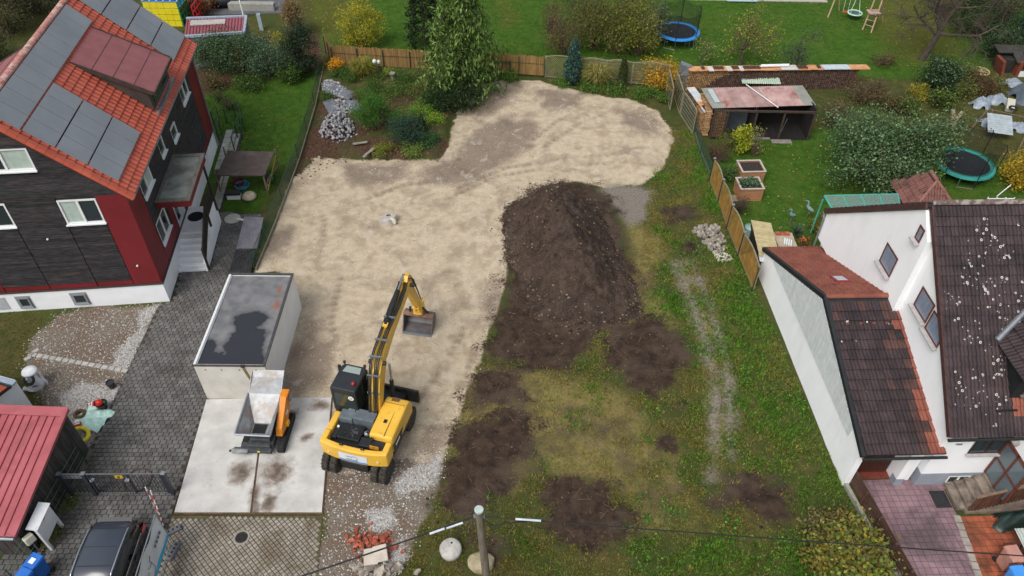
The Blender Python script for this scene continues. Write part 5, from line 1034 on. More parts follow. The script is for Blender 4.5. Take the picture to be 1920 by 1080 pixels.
# bucket opens towards the machine, lip on the ground
prf = [(6.0, .02), (6.25, .03), (6.7, .1), (6.92, .32), (6.95, .6), (6.8, .82), (6.55, .86), (6.4, .84)]
shell = MB(); n_ = len(prf); w0, w1 = -.5, .86
shell.add([(w0, a, b) for a, b in prf]+[(w1, a, b) for a, b in prf], [(i, i+1, i+1+n_, i+n_) for i in range(n_-1)]); so2 = bo('bucket_shell', shell, m_buck, bkt); md = so2.modifiers.new('thick', 'SOLIDIFY'); md.thickness = .035; md.offset = 1
for x_ in (w0, w1): bo('bucket_side', MB().ext(prf[::-1], x_-.02, x_+.02, 'x'), m_buck, bkt)
bo('bucket_top', MB().b(w0-.02, w1+.02, 6.36, 6.62, .84, .9), m_brust, bkt); bo('bucket_edge', MB().b(w0-.02, w1+.02, 5.92, 6.04, .0, .045), m_zinc, bkt)
# ------------------------------------------------------------------ red roofed shed, gate, car and clutter at the lower left
SH = thing('shed', 'dark board shed with sloping red metal roof at the left edge', 'shed', (-17.25, 13.2, 0), rad(-1.5))
m_redm = mat('red_sheet_metal', '9a4c53', 'a85a61', .8, .55, .08, 60, stain=('7a4038', .9, .5, .7, .75)); m_dboard = mat('dark_shed_board', '2e2b2c', '45413f', 3, .85, .3, 40, rnd=.25, stretch=(3, 3, .6))
obj('shed_wall', MB().ext([(0, 0), (4.5, 0), (4.5, 2.62), (0, 1.75)], -4.2, -.06, 'x'), m_dark, SH)
for i in range(24): obj('board', MB().b(-.06, -.02-.012*(i % 2), .02+i*.187, .2+i*.187, .05, 1.74+(i*.187)*.19), m_dboard, SH)
for i in range(22): obj('board', MB().b(-4.2+i*.19, -4.2+i*.19+.182, -.03-.012*(i % 2), 0, .05, 1.7), m_dboard, SH)
rfs = obj('roof', MB().slab([(-4.4, -.25, 1.86), (.1, -.25, 1.86), (.1, 4.55, 2.80), (-4.4, 4.55, 2.80)], .06), m_redm, SH)
rib = MB().slab([(-.015, -.24, 1.905), (.015, -.24, 1.905), (.015, 4.3, 2.795), (-.015, 4.3, 2.795)], .05).mesh('roof_rib')
pieces(rfs, 'roof_rib', rib, [Matrix.Translation((-.28-.3*i, 0, 0)) for i in range(13)], mat('rib_red', '8f3a42', '9c464e', 2, .5))
obj('ridge_flashing', MB().slab([(-4.4, 4.22, 2.80), (.12, 4.22, 2.80), (.12, 4.6, 2.88), (-4.4, 4.6, 2.88)], .03), m_redm, rfs); obj('edge_flashing', MB().slab([(-.02, -.25, 1.93), (.14, -.25, 1.93), (.14, 4.55, 2.86), (-.02, 4.55, 2.86)], .12), m_redm, rfs)
obj('gutter', MB().tube([(-4.4, -.32, 1.82), (.1, -.32, 1.82)], .06, 8), m_zinc, SH)
SK = tag(obj('tiled_outbuilding', MB().slab([(-22.5, 18.3, 3.0), (-19.0, 18.3, 3.0), (-19.0, 20.2, 2.2), (-22.5, 20.2, 2.2)], .12), mat('orange_tile_old', '9a4a34', '6a3428', 6, .7, .3, 20)), None)
bpy.data.objects.remove(SK)
OB = thing('outbuilding', 'low tiled outbuilding with zinc gutter behind the red shed', 'outbuilding', (-20.55, 17.75, 0), rad(-16))
obj('outbuilding_wall', MB().b(-3.2, -.25, .1, 1.9, 0, 2.2), m_render, OB); ors = obj('roof', MB().slab([(-3.3, -.1, 2.62), (-.05, -.1, 2.62), (-.05, 1.55, 2.3), (-3.3, 1.55, 2.3)], .1), m_dark, OB)
ot = MB().box((0, 0, 0), (.27, .36, .04)).mesh('roof_tile'); pieces(ors, 'roof_tile', ot, [Matrix.Translation((-.2-i*.28, .1+j*.37, 2.63-j*.074)) @ Matrix.Rotation(-.19, 4, 'X') for i in range(11) for j in range(4)], mat('outbuilding_tile', '9a4634', 'a95540', 4, .7, .2, rnd=.15))
obj('gutter', MB().box((-1.65, 1.68, 2.3), (3.3, .22, .1)), mat('zinc_pale', '9fb0c0', 'b4c2cf', 3, .35, metal=.5), OB)
cw_ = MB(); a, b = P(172, 846), P(60, 1075); cu = thing('kerb_wall', 'low concrete kerb along the dark board shed', 'kerb', a)
for i in range(5): obj('kerb_block', MB().box((b-a)*((i+.5)/5)+Vector((0, 0, .06)), (.16, (b-a).length/5-.02, .22), math.atan2((b-a).y, (b-a).x)-rad(90)), mat('mossy_kerb', '6f6a60', '5a5a44', 4, .9, .3, rnd=.1), cu)
# wire fence in front of the shed
wf = thing('wire_fence', 'thin green wire fence in front of the shed wall', 'fence', P(165, 870)); wfa = Vector((0, 0, 0)); wfb = P(40, 1100)-wf.location
for t in (0, .33, .66, 1.): q = wfa.lerp(wfb, t); obj('post', MB().cyl(q, q+Vector((0, 0, 1.3)), .02, 6), mat('dark_green_metal', '1f3a2c', '29473a', 5, .5), wf)
for zz in (.5, .9, 1.25): obj('wire', MB().tube([wfa+Vector((0, 0, zz)), wfb+Vector((0, 0, zz))], .012, 5), mat('green_wire', '4a6a58', None, rough=.5), wf)
# gate
g1, g2, g3 = P(137, 927, .06), P(180, 929, .06), P(326, 926, .06); m_anth = mat('anthracite', '2d3036', '383b41', 4, .45)
GT = thing('gate', 'anthracite bar gate across the grey drive', 'gate', g1, math.atan2(g3.y-g1.y, g3.x-g1.x)); d2, d3 = (g2-g1).length, (g3-g1).length; gh = 1.45
for x_, w_ in ((0, .14), (d2, .14), (d3, .12)): obj('post', MB().b(x_-w_/2, x_+w_/2, -.07, .07, 0, gh), m_anth, GT); 
for x_ in (0, d2, d3): obj('post_cap', MB().b(x_-.08, x_+.08, -.08, .08, gh, gh+.02), m_zinc, GT)
for x_ in (d2+.12, (d2+d3)/2+.1, d3-.14): obj('stile', MB().b(x_-.04, x_+.04, -.03, .03, .08, gh-.04), m_anth, GT)
for z_ in (.08, gh-.06): obj('rail', MB().b(d2+.08, d3-.08, -.02, .02, z_, z_+.04), mat('rail_grey', '5a5d62', '6a6d72', 4, .4), GT); obj('rail', MB().b(.07, d2-.07, -.02, .02, z_, z_+.04), MATS['rail_grey'], GT)
n_ = int((d3-d2-.3)/.115)
for i in range(n_): x_ = d2+.2+i*.115; obj('bar', MB().b(x_-.009, x_+.009, -.009, .009, .1, gh-.05), m_anth, GT)
for i in range(4): obj('bar', MB().b(.2+i*.16-.012, .2+i*.16+.012, -.012, .012, .1, gh-.05), m_anth, GT)
for z_ in (gh-.3, gh-.18): obj('rail', MB().b(.07, d2-.07, -.02, .02, z_, z_+.03), m_zinc, GT)
sg = obj('warning_sign', MB().b(d2+1.15, d2+1.45, -.035, -.022, gh-.28, gh-.1), mat('sign_yellow', 'c9a21e', None, rough=.5), GT); obj('sign_mark', MB().b(d2+1.25, d2+1.34, -.038, -.035, gh-.25, gh-.14), m_black, sg)
obj('lock', MB().b(d2+.1, d2+.25, -.09, .09, gh-.55, gh-.45), m_chrome, GT); obj('lock', MB().b((d2+d3)/2-.05, (d2+d3)/2+.12, -.09, .09, gh-.5, gh-.42), m_chrome, GT)
hs_ = tag(obj('hose_ring', MB().torus(P(258, 900, .1), .52, .025, 28, 6), mat('hose_red', '5a3a38', '4a3c3a', 3, .6)), 'coiled dark red hose lying behind the bar gate', 'hose')
# white notice board, meter box
b1, b2 = P(98, 1030, .06), P(117, 987, .06); MBd = thing('letterbox_stand', 'white letterbox panel on two posts beside the shed', 'letterbox', b1, math.atan2(b2.y-b1.y, b2.x-b1.x)); L_ = (b2-b1).length; m_wp = mat('white_paint', 'd6d8da', 'e0e2e4', 3, .5)
for x_ in (0, L_): obj('post', MB().b(x_-.05, x_+.05, -.05, .05, 0, 1.55), m_wp, MBd)
obj('panel', MB().b(.0, L_, -.06, .06, .55, 1.5), m_wp, MBd); obj('panel_top', MB().slab([(-.08, -.12, 1.52), (L_+.08, -.12, 1.52), (L_+.08, .26, 1.62), (-.08, .26, 1.62)], .05), m_wp, MBd); obj('slot', MB().b(L_*.5-.07, L_*.5+.07, -.065, -.06, 1.35, 1.37), m_black, MBd)
mb_ = thing('meter_box', 'small cream box on a stake next to the letterbox panel', 'box', P(80, 1040, .05), rad(60)); obj('housing', MB().b(-.17, .17, -.1, .1, .95, 1.35), mat('cream_plastic', 'd5d2bc', None, rough=.5), mb_, bev=.04); obj('stake', MB().b(-.02, .02, -.02, .02, 0, .95), m_zinc, mb_)
m_bblue = mat('bin_blue', '1f5fb4', '2a6cc2', 3, .45); 
def wheelie(name, label, loc, rz, m, group, lab=True):
    t = thing(name, label, 'bin', loc, rz, group)
    obj('bin_body', MB().add([(-.2, -.22, .08), (.2, -.22, .08), (.2, .22, .08), (-.2, .22, .08), (-.24, -.28, .92), (.24, -.28, .92), (.24, .28, .92), (-.24, .28, .92)], [(0, 3, 2, 1), (4, 5, 6, 7), (0, 1, 5, 4), (1, 2, 6, 5), (2, 3, 7, 6), (3, 0, 4, 7)]), m, t, bev=.03)
    ld = obj('lid', MB().add([(-.26, -.32, .92), (.26, -.32, .92), (.26, .32, .94), (-.26, .32, .94), (-.22, -.26, 1.0), (.22, -.26, 1.0), (.22, .3, 1.05), (-.22, .3, 1.05)], [(0, 3, 2, 1), (4, 5, 6, 7), (0, 1, 5, 4), (1, 2, 6, 5), (2, 3, 7, 6), (3, 0, 4, 7)]), m, t, bev=.02)
    if lab: obj('sticker', MB().slab([(-.1, -.08, 1.03), (.1, -.08, 1.03), (.1, .12, 1.048), (-.1, .12, 1.048)], .004), m_wht, ld)
    for s_ in (-1, 1): obj('wheel', MB().lathe([(0, -.03), (.1, -.03), (.1, .03), (0, .03)], 12, (s_*.2, .27, .1), 'x'), m_rub, t)
    obj('handle', MB().tube([(-.2, .34, .95), (-.2, .4, .97), (.2, .4, .97), (.2, .34, .95)], .018, 6), m_mblk, t); return t
wheelie('wheelie_bin', 'blue bin with white sticker below the letterbox panel', P(82, 1078, .06), rad(-20), m_bblue, None); wheelie('wheelie_bin', 'second blue bin at the very bottom left edge', P(62, 1105, .06), rad(-20), m_bblue, None, False)
# ------------------------------------------------------------------ parked black car (seen from behind and above)
m_cblk = mat('car_black', '0d0f12', '121418', 1, .18, spec=.6, coat=.6); m_croof = mat('car_roof_sky_tint', '2e343e', '363c47', .6, .3, spec=.6, coat=.4)  # sky reflection on the black roof is put into its grey-blue colour
CAR = thing('parked_car', 'black estate car with silver roof rails parked beside the banner fence', 'car', (-14.15, 14.05, .07), rad(180+2.5))
def loft(stations):
    n = len(stations[0][1]); v = []; f = []
    for y_, pr in stations:
        v += [(-x_, y_, z_) for x_, z_ in pr]+[(x_, y_, z_) for x_, z_ in pr[::-1]]
    m_ = 2*n
    for i in range(len(stations)-1):
        for j in range(m_): f.append((i*m_+j, i*m_+(j+1) % m_, (i+1)*m_+(j+1) % m_, (i+1)*m_+j))
    f += [tuple(range(m_))[::-1], tuple(range((len(stations)-1)*m_, len(stations)*m_))]; q = MB(); q.add(v, [t[::-1] for t in f]); return q
def body(w, zb, zs, zt): return [(w*.9, zb), (w, zb+.12), (w, (zb+zs)/2+.05), (w*.97, zs), (w*.9, zt)]
obj('car_body', loft([(0, body(.72, .42, .8, .92)), (.06, body(.86, .32, .88, 1.0)), (.5, body(.92, .25, .92, 1.02)), (1.4, body(.93, .22, .9, 1.0)), (2.6, body(.93, .22, .9, .98)), (3.5, body(.92, .24, .86, .95)), (4.2, body(.88, .28, .78, .86)), (4.55, body(.72, .35, .68, .74))]), m_cblk, CAR, True, bev=0)
obj('greenhouse', loft([(.12, [(.82, .98), (.78, 1.1), (.7, 1.25)]), (.42, [(.86, 1.0), (.8, 1.25), (.66, 1.5)]), (.8, [(.87, 1.0), (.8, 1.3), (.66, 1.58)]), (2.1, [(.87, .98), (.81, 1.3), (.68, 1.6)]), (2.7, [(.86, .97), (.78, 1.25), (.66, 1.5)]), (3.35, [(.84, .94), (.8, .98), (.76, 1.0)])]), glass_mat('car_glass', '0c0f12', .05, spec=.7), CAR, True)
obj('roof', loft([(.15, [(.66, 1.26), (.5, 1.34)]), (.45, [(.69, 1.5), (.56, 1.59)]), (.85, [(.7, 1.58), (.58, 1.66)]), (1.5, [(.71, 1.6), (.6, 1.68)]), (2.1, [(.71, 1.59), (.6, 1.66)]), (2.6, [(.68, 1.51), (.56, 1.56)])]), m_croof, CAR, True)
for y_ in (.62, 1.35, 2.05): obj('roof_seam', MB().box((0, y_, 1.672 if y_ > 1 else 1.625), (1.14, .02, .012)), m_black, CAR)
for s_ in (-1, 1):
    obj('roof_rail', MB().tube([(s_*.66, .5, 1.56), (s_*.67, .7, 1.66), (s_*.68, 1.5, 1.71), (s_*.67, 2.3, 1.66), (s_*.66, 2.45, 1.58)], .026, 6), m_chrome, CAR, True); obj('window_trim', MB().tube([(s_*.88, .5, 1.03), (s_*.9, 1.5, 1.04), (s_*.88, 2.9, 1.0)], .014, 5), m_chrome, CAR)
    obj('tail_light', MB().add([(s_*.6, -.01, .86), (s_*.9, .12, .84), (s_*.93, .45, .94), (s_*.89, .42, 1.03), (s_*.84, .08, 1.0), (s_*.6, .02, .98)], [(0, 1, 4, 5), (1, 2, 3, 4)]), mat('tail_red', '9a1420', 'b81c2a', 6, .2), CAR)
    for y_ in (.85, 3.6):
        w = bpy.data.objects.new('wheel', None); link(w, CAR); w.location = (s_*.86, y_, .34); obj('tyre', MB().lathe([(.2, -.11), (.32, -.11), (.34, -.07), (.34, .07), (.32, .11), (.2, .11)], 22, ax='x').mesh('tyre', True), m_rub, w)
        sp_ = MB()
        for k_ in range(7): a = k_*2*math.pi/7; sp_.box((s_*.1, .12*math.cos(a), .12*math.sin(a)), (.03, .2, .04), R=Matrix.Rotation(a, 3, 'X'))
        obj('rim', sp_.torus((s_*.1, 0, 0), .21, .02, 18, 6, Matrix.Rotation(rad(90), 3, 'Y')), m_zinc, w)
    obj('mirror', MB().b(s_*.95-.1, s_*.95+.1, 2.75, 2.9, .98, 1.12), m_cblk, CAR, bev=.03); obj('door_handle', MB().b(s_*.935-.015, s_*.935+.015, 1.25, 1.45, .86, .89), m_cblk, CAR)
obj('rear_spoiler', MB().box((0, .2, 1.42), (1.2, .22, .03), R=Matrix.Rotation(-.35, 3, 'X')), m_cblk, CAR)
# ------------------------------------------------------------------ banner fence, plastic feet and striped rods
fa, fb_ = Vector((-12.50, 13.78, .05)), Vector((-12.28, 10.4, .05)); BF = thing('site_fence', 'mobile site fence covered by a white banner with a blue edge', 'fence', fa, math.atan2(fb_.y-fa.y, fb_.x-fa.x)); L_ = (fb_-fa).length
fr = MB().tube([(0, 0, .12), (0, 0, 2.0), (L_, 0, 2.0), (L_, 0, .12), (0, 0, .12)], .022, 6); obj('fence_frame', fr, m_zinc, BF)
obj('banner', MB().grid(lambda a, b: (.03+a*(L_-.06), .03+.03*math.sin(a*17)*math.sin(b*5), .5+b*1.45), 24, 8), mat('banner_white', 'c4cad0', 'd2d7dc', 2, .5), BF); obj('banner_edge', MB().grid(lambda a, b: (.03+a*(L_-.06), .04+.03*math.sin(a*17)*math.sin(b*5*.16), .5+b*.2), 24, 2), mat('banner_cyan', '38a9d6', None, rough=.5), BF)
pc = mat('print_navy', '5a6478', None, rough=.6); R90 = Matrix.Rotation(rad(90), 4, 'X') @ Matrix.Identity(4); Rb = Matrix.Rotation(rad(180), 4, 'Z') @ Matrix.Rotation(rad(90), 4, 'X')
for i in range(4): x_ = .38+i*.17; obj('icon', MB().torus((x_, .085, 1.42-.0*i), .06, .012, 16, 5, Matrix.Rotation(rad(90), 3, 'X')).b(x_-.025, x_+.025, .08, .09, 1.39, 1.45), pc, BF)
obj('logo', MB().tube([(1.35, .085, 1.62), (1.5, .085, 1.5), (1.45, .085, 1.35), (1.6, .085, 1.3), (1.75, .085, 1.42)], .012, 4).tube([(1.45, .085, 1.35), (1.4, .085, .95), (1.6, .085, .78), (1.9, .085, .76)], .01, 4), mat('print_black', '2a2e36', None, rough=.6), BF)
obj('logo_strokes', MB().tube([(1.78, .085, 1.3), (1.86, .085, 1.22), (1.94, .085, 1.3)], .01, 4).tube([(1.86, .085, 1.1), (1.94, .085, 1.02)], .01, 4), pc, BF)
def foot(loc, rz, label):
    t = thing('fence_foot', label, 'fence foot', loc, rz); obj('block', MB().cham((0, 0, .07), (.72, .24, .14), .03), mat('foot_grey', '5a5c60', '6c6e72', 5, .8), t)
    for i in range(4): obj('socket', MB().box((-.24+i*.16, 0, .142), (.07, .09, .006)), m_black, t)
foot(P(322, 998, .06), rad(35), 'grey plastic foot with holes at the end of the banner fence'); foot(P(326, 1035, .06), rad(80), 'grey plastic fence foot lying beside the banner near the setts')
def rod(u, v, h, lx, ly, label):
    t = thing('striped_rod', label, 'marker rod', P(u, v, .06)); n_ = 7
    for i in range(n_): obj('band', MB().cyl(Vector((lx, ly, h))*(i/n_), Vector((lx, ly, h))*((i+1)/n_), .022, 7), mat('rod_red', 'b5323a', None, rough=.5) if i % 2 else m_wp, t)
rod(296, 962, 1.75, .06, .05, 'left red and white rod leaning at the gate'); rod(303, 976, 1.95, .16, .1, 'right red and white rod leaning at the gate')
rod(306, 985, 1.0, -.02, .22, 'short red and white rod beside the fence foot')
# ------------------------------------------------------------------ clutter in the gravel yard
BB = thing('bulk_bag', 'white tyre bag printed with a black wheel on the gravel', 'bag', P(72, 722, 0)); m_bag = mat('bag_white', 'cfd2d4', 'dfe1e3', 4, .6, .3, 12)
bgm = MB().grid(lambda a, b: ((.36+.05*math.sin(a*31)+.04*math.sin(b*9+a*12)-.10*b*b)*math.cos(a*2*math.pi), (.36+.05*math.sin(a*25+2)-.1*b*b)*math.sin(a*2*math.pi), b*.95), 28, 8); bo_ = obj('bag_body', bgm, m_bag, BB, True); obj('bag_top', MB().lathe([(.34, .9), (.3, 1.0), (.12, 1.04), (0, 1.05)], 20), m_bag, BB, True)
Rt = Matrix.Rotation(rad(52), 3, 'X') @ Matrix.Identity(3); obj('printed_tyre', MB().torus((.06, -.33, .75), .2, .065, 22, 6, Rt), m_rub, BB)
spk = MB()
for k_ in range(6): a = k_*math.pi/3; spk.box(Vector((.06, -.34, .76))+Rt @ Vector((.09*math.cos(a), .09*math.sin(a), .02)), (.17, .025, .02), R=Rt @ Matrix.Rotation(a, 3, 'Z'))
obj('printed_rim', spk, m_zinc, BB); obj('bag_fold', MB().grid(lambda a, b: (-.42+.5*a, -.35-.12*math.sin(b*3), .05+.3*b*(.6+.4*math.sin(a*6))), 8, 5), m_bag, BB, True); obj('bag_strap', MB().tube([(.1, -.4, .35), (.2, -.43, .45), (.3, -.36, .4)], .025, 5), m_mblk, BB)
BK = thing('bucket', 'black plastic bucket on the white gravel edge', 'bucket', P(211, 726, .01)); obj('pail', MB().lathe([(.13, 0), (.17, .32), (.185, .32), (.185, .35), (.16, .35), (.16, .3), (.0, .3)], 18), mat('bucket_black', '26282c', '34363b', 4, .5), BK); obj('handle', MB().tube([(-.18, 0, .34), (-.1, -.12, .3), (.1, -.12, .3), (.18, 0, .34)], .01, 5), m_zinc, BK)
PT = thing('plant_pot', 'dark pot filled with red and white ornaments on the gravel', 'pot', P(195, 765, .01)); obj('pot', MB().lathe([(.14, 0), (.22, .3), (.24, .3), (.24, .34), (.2, .34), (.2, .26), (0, .26)], 18), mat('pot_black', '222426', None, rough=.5), PT); obj('red_ball', MB().lathe([(0, .22), (.13, .28), (.17, .38), (.12, .5), (0, .55)], 14, (-.06, -.02, 0)), mat('ornament_red', 'c4281f', None, rough=.4), PT, True)
for i in range(5): obj('cone_band', MB().cyl((-.26-.06*i, -.04-.01*i, .36), (-.32-.06*i, -.05-.01*i, .36), .12-.022*i, 10, .12-.022*(i+1)), m_wp if i % 2 else MATS['rod_red'], PT)
obj('green_ball', MB().lathe([(0, .28), (.08, .33), (0, .44)], 10, (.12, .06, 0)), mat('ornament_green', '2f7a4a', None, rough=.4), PT, True); obj('white_ball', MB().lathe([(0, .1), (.1, .18), (.1, .24), (0, .32)], 12, (-.22, -.16, 0)), m_wp, PT, True)
PS = thing('plastic_sheet', 'crumpled pale green plastic sheet beside the pot', 'plastic sheet', P(172, 782, .01)); obj('sheet', MB().grid(lambda a, b: ((a-.5)*1.2+.35*b, (b-.5)*1.1-.3*a, .05+.16*abs(math.sin(a*9+b*4)*math.sin(b*8-a*3))), 26, 22), mat('sheet_mint', 'a8cfc4', 'c5e2da', 5, .35), PS, True)
WR = thing('wreath', 'brown twig wreath lying on the plastic sheet', 'wreath', P(149, 776, .12)); obj('wreath_ring', MB().torus((0, 0, 0), .19, .07, 20, 7), mat('twig_brown', '4a3a26', '6a5530', 14, .9, .6, 40), WR)
YR_ = thing('swim_ring', 'yellow inflatable ring leaning at the shed corner', 'swim ring', P(150, 820, .12)); obj('ring', MB().torus((0, 0, .14), .36, .085, 30, 10, Matrix.Rotation(rad(14), 3, 'Y')), mat('ring_yellow', 'd8c318', 'e2d02a', 3, .35), YR_, True)
RP = thing('red_parcel', 'small red and white printed packet inside the yellow ring', 'packet', P(146, 797, .1), rad(25)); obj('packet', MB().cham((0, 0, .05), (.28, .2, .1), .03), MATS['rod_red'], RP); obj('packet_stripe', MB().b(-.1, .1, -.03, .03, .1, .104), m_wp, RP)
# ------------------------------------------------------------------ utility pole with cables
tp = P(898, 957, 6.0); bt = P(912, 1080, 1.7); dirp = (tp-bt)/(tp.z-bt.z); bs = bt-dirp*1.7
UP = thing('utility_pole', 'weathered wooden utility pole at the bottom edge carrying two cables', 'utility pole', (bs.x, bs.y, 0)); o_ = UP.location; m_pole = mat('pole_wood', '5f574c', '7a7264', 3, .9, .4, 30, stretch=(3, 3, .5))
obj('pole', MB().tube([Vector((0, 0, -.3)), bt-o_, tp-o_], [.15, .14, .125], 14), m_pole, UP); obj('pole_cap', MB().cyl(tp-o_, tp-o_+Vector((0, 0, .06)), .14, 14), mat('cap_pale', '9fb0ac', 'b8c4c0', 8, .5, .3), UP)
m_cab = mat('cable_black', '17191c', None, rough=.5); c0 = tp-o_-Vector((0, 0, .35))
def cable(name, a, b, sag, r, m, n=24):
    pts = []
    for i in range(n+1):
        t = i/n; p_ = Vector(a).lerp(Vector(b), t); p_.z -= sag*4*t*(1-t); pts.append(p_)
    return obj(name, MB().tube(pts, r, 6), m, UP)
lft = P(545, 1084, 5.0)-o_; rgt = P(1935, 1041, 5.6)-o_; lf2 = c0+(lft-c0)*1.8; rg2_ = c0+(rgt-c0)*1.35
cable('cable', c0+Vector((-.1, 0, 0)), lf2, .12, .026, m_cab); cable('cable', c0+Vector((.12, 0, .0)), rg2_, .1, .02, m_cab)
sv = mat('insulator_white', 'aab4c0', 'c8d0d8', 5, .4)
for t0, t1 in ((.05, .10), (.105, .15)): obj('insulator', MB().tube([c0.lerp(lf2, t0)+Vector((0, 0, -.04)), c0.lerp(lf2, t1)+Vector((0, 0, -.06))], .04, 8), sv, UP)
obj('insulator', MB().tube([c0.lerp(rg2_, .05), c0.lerp(rg2_, .085)], .035, 8), sv, UP); obj('bracket', MB().box(c0+Vector((0, 0, 0)), (.34, .1, .06)), m_zinc, UP)
for i in range(6): obj('loose_wire', MB().tube([c0+Vector((.1, 0, .02)), c0+Vector((.2+.05*i, -.05*i, -.28-.05*i)), c0+Vector((.45+.06*i, -.1, -.3+.02*i)), c0.lerp(rg2_, .07+.004*i)], .01, 5), m_cab, UP, True)
# ------------------------------------------------------------------ rubble pile, boulders, block, stone piles
RB = thing('rubble_pile', 'pile of broken red bricks and concrete slabs at the drive edge', 'rubble', P(690, 1045, 0)); o_ = RB.location
def chunk(sx, sy, sz, jit=.25):
    q = MB().box((0, 0, 0), (sx, sy, sz)); q.v = [(x*(1+random.uniform(-jit, jit)), y*(1+random.uniform(-jit, jit)), z*(1+random.uniform(-jit, jit))) for x, y, z in q.v]; return q
bm = [chunk(.2, .12, .09).mesh('brick_fragment') for _ in range(6)]; m_brick = mat('broken_brick', '8f4a38', 'a55a45', 6, .85, .3, rnd=.25, stain=('b8a99c', 4, .6, .7, .6))
for m_ in bm: m_.materials.append(m_brick)
for i in range(95):
    a = random.gauss(0, 1); b = random.gauss(0, 1); c_ = P(697+a*20, 1022+b*14); r_ = math.hypot(a, b)
    o = bpy.data.objects.new('brick_fragment', random.choice(bm)); link(o, RB); o.location = c_-o_+Vector((0, 0, max(.04, .26-.12*r_+random.uniform(-.05, .08)))); o.rotation_euler = [random.uniform(-.8, .8) for _ in range(2)]+[random.uniform(0, 6.28)]; s_ = random.uniform(.5, 1.1); o.scale = (s_, s_, s_)
cm = [chunk(.3, .22, .08, .35).mesh('concrete_fragment') for _ in range(5)]
for m_ in cm: m_.materials.append(mat('broken_concrete', '8c8378', 'a79e92', 4, .9, .3, rnd=.2, stain=('5a4f46', 3, .5, .62, .7)))
for i in range(46):
    c_ = P(random.gauss(715, 26), 1062+abs(random.gauss(0, 16)))
    o = bpy.data.objects.new('concrete_fragment', random.choice(cm)); link(o, RB); o.location = c_-o_+Vector((0, 0, random.uniform(.06, .25))); o.rotation_euler = [random.uniform(-.5, .5) for _ in range(2)]+[random.uniform(0, 6.28)]; s_ = random.uniform(.5, 1.2); o.scale = (s_, s_, s_)
for (u, v, rz) in ((697, 1052, .18), (715, 1046, .25)):
    q = P(u, v)-o_; obj('slab', chunk(.5, .62, .1, .06), mat('old_slab', 'b3a99c', 'c5bcb0', 3, .9, .25, stain=('8a7f72', 2, .55, .7, .6)), RB, loc=q+Vector((0, 0, .34)), rz=rz, bev=.02).rotation_euler.x = .12
def rock(name, label, loc, sx, sy, sz, m, cat='boulder', seed=0, flat=None):
    bm_ = bmesh.new(); bmesh.ops.create_icosphere(bm_, subdivisions=3, radius=1); r_ = np.random.default_rng(seed)
    dirs = r_.normal(size=(16, 3)); dirs /= np.linalg.norm(dirs, axis=1)[:, None]; lim = .78+.2*r_.random(16)
    for v in bm_.verts:
        k_ = 1.
        for d, l in zip(dirs, lim):
            dp = v.co.x*d[0]+v.co.y*d[1]+v.co.z*d[2]
            if dp > l*.98: k_ = min(k_, l/dp)
        v.co *= k_*(1+.03*(r_.random()-.5)); v.co = Vector((v.co.x*sx, v.co.y*sy, v.co.z*sz))
    me = bpy.data.meshes.new(name); bm_.to_mesh(me); bm_.free(); o = obj(name, me, m); o.location = loc; return tag(o, label, cat)
rock('boulder', 'large yellowish boulder behind the utility pole', P(902, 1056, .12), .55, .42, .4, mat('boulder_tan', '8d8468', 'a59b80', 3, .9, .5, 18, stain=('6a6450', 4, .55, .68, .6)), seed=3)
MS = thing('millstone', 'round grey stone disc lying in the grass', 'stone disc', P(846, 1033, .05), .3); msr = obj('disc', MB().lathe([(.36, 0), (.41, .05), (.41, .26), (.37, .33), (.2, .36), (0, .36)], 26), mat('disc_grey', '9a9791', 'b5b2ac', 4, .9, .4, 25, stain=('6a655e', 3, .58, .7, .7)), MS, True); MS.rotation_euler = (rad(8), rad(-6), .3)
obj('disc_rim', MB().torus((0, 0, .31), .33, .03, 26, 6), MATS['disc_grey'], MS); obj('socket', MB().lathe([(0, .352), (.04, .352), (.04, .37)], 8, (.1, .16, 0)), m_black, MS)
CB = thing('concrete_block', 'tilted broken concrete block alone on the stripped ground', 'concrete block', P(728, 416, .0), rad(-20)); cbm = obj('block', MB().add([(-.42, -.3, .0), (.42, -.3, .0), (.45, .3, .0), (-.38, .34, 0), (-.5, -.22, .18), (.2, -.3, .34), (.42, .3, .5), (-.2, .42, .34)], [(0, 3, 2, 1), (4, 5, 6, 7), (0, 1, 5, 4), (1, 2, 6, 5), (2, 3, 7, 6), (3, 0, 4, 7)]), mat('block_concrete', '9a9490', 'b4ada8', 3, .9, .3), CB, bev=.04)
obj('block_end', MB().lathe([(0, -.02), (.2, -.02), (.24, .03), (.2, .1)], 14, (.33, -.12, .2), 'y'), mat('block_pale', 'c5c5b0', None, rough=.8), CB); obj('iron_hook', MB().tube([(-.1, .05, .36), (.0, .1, .44), (.12, .12, .4)], .03, 6), m_dark, CB)
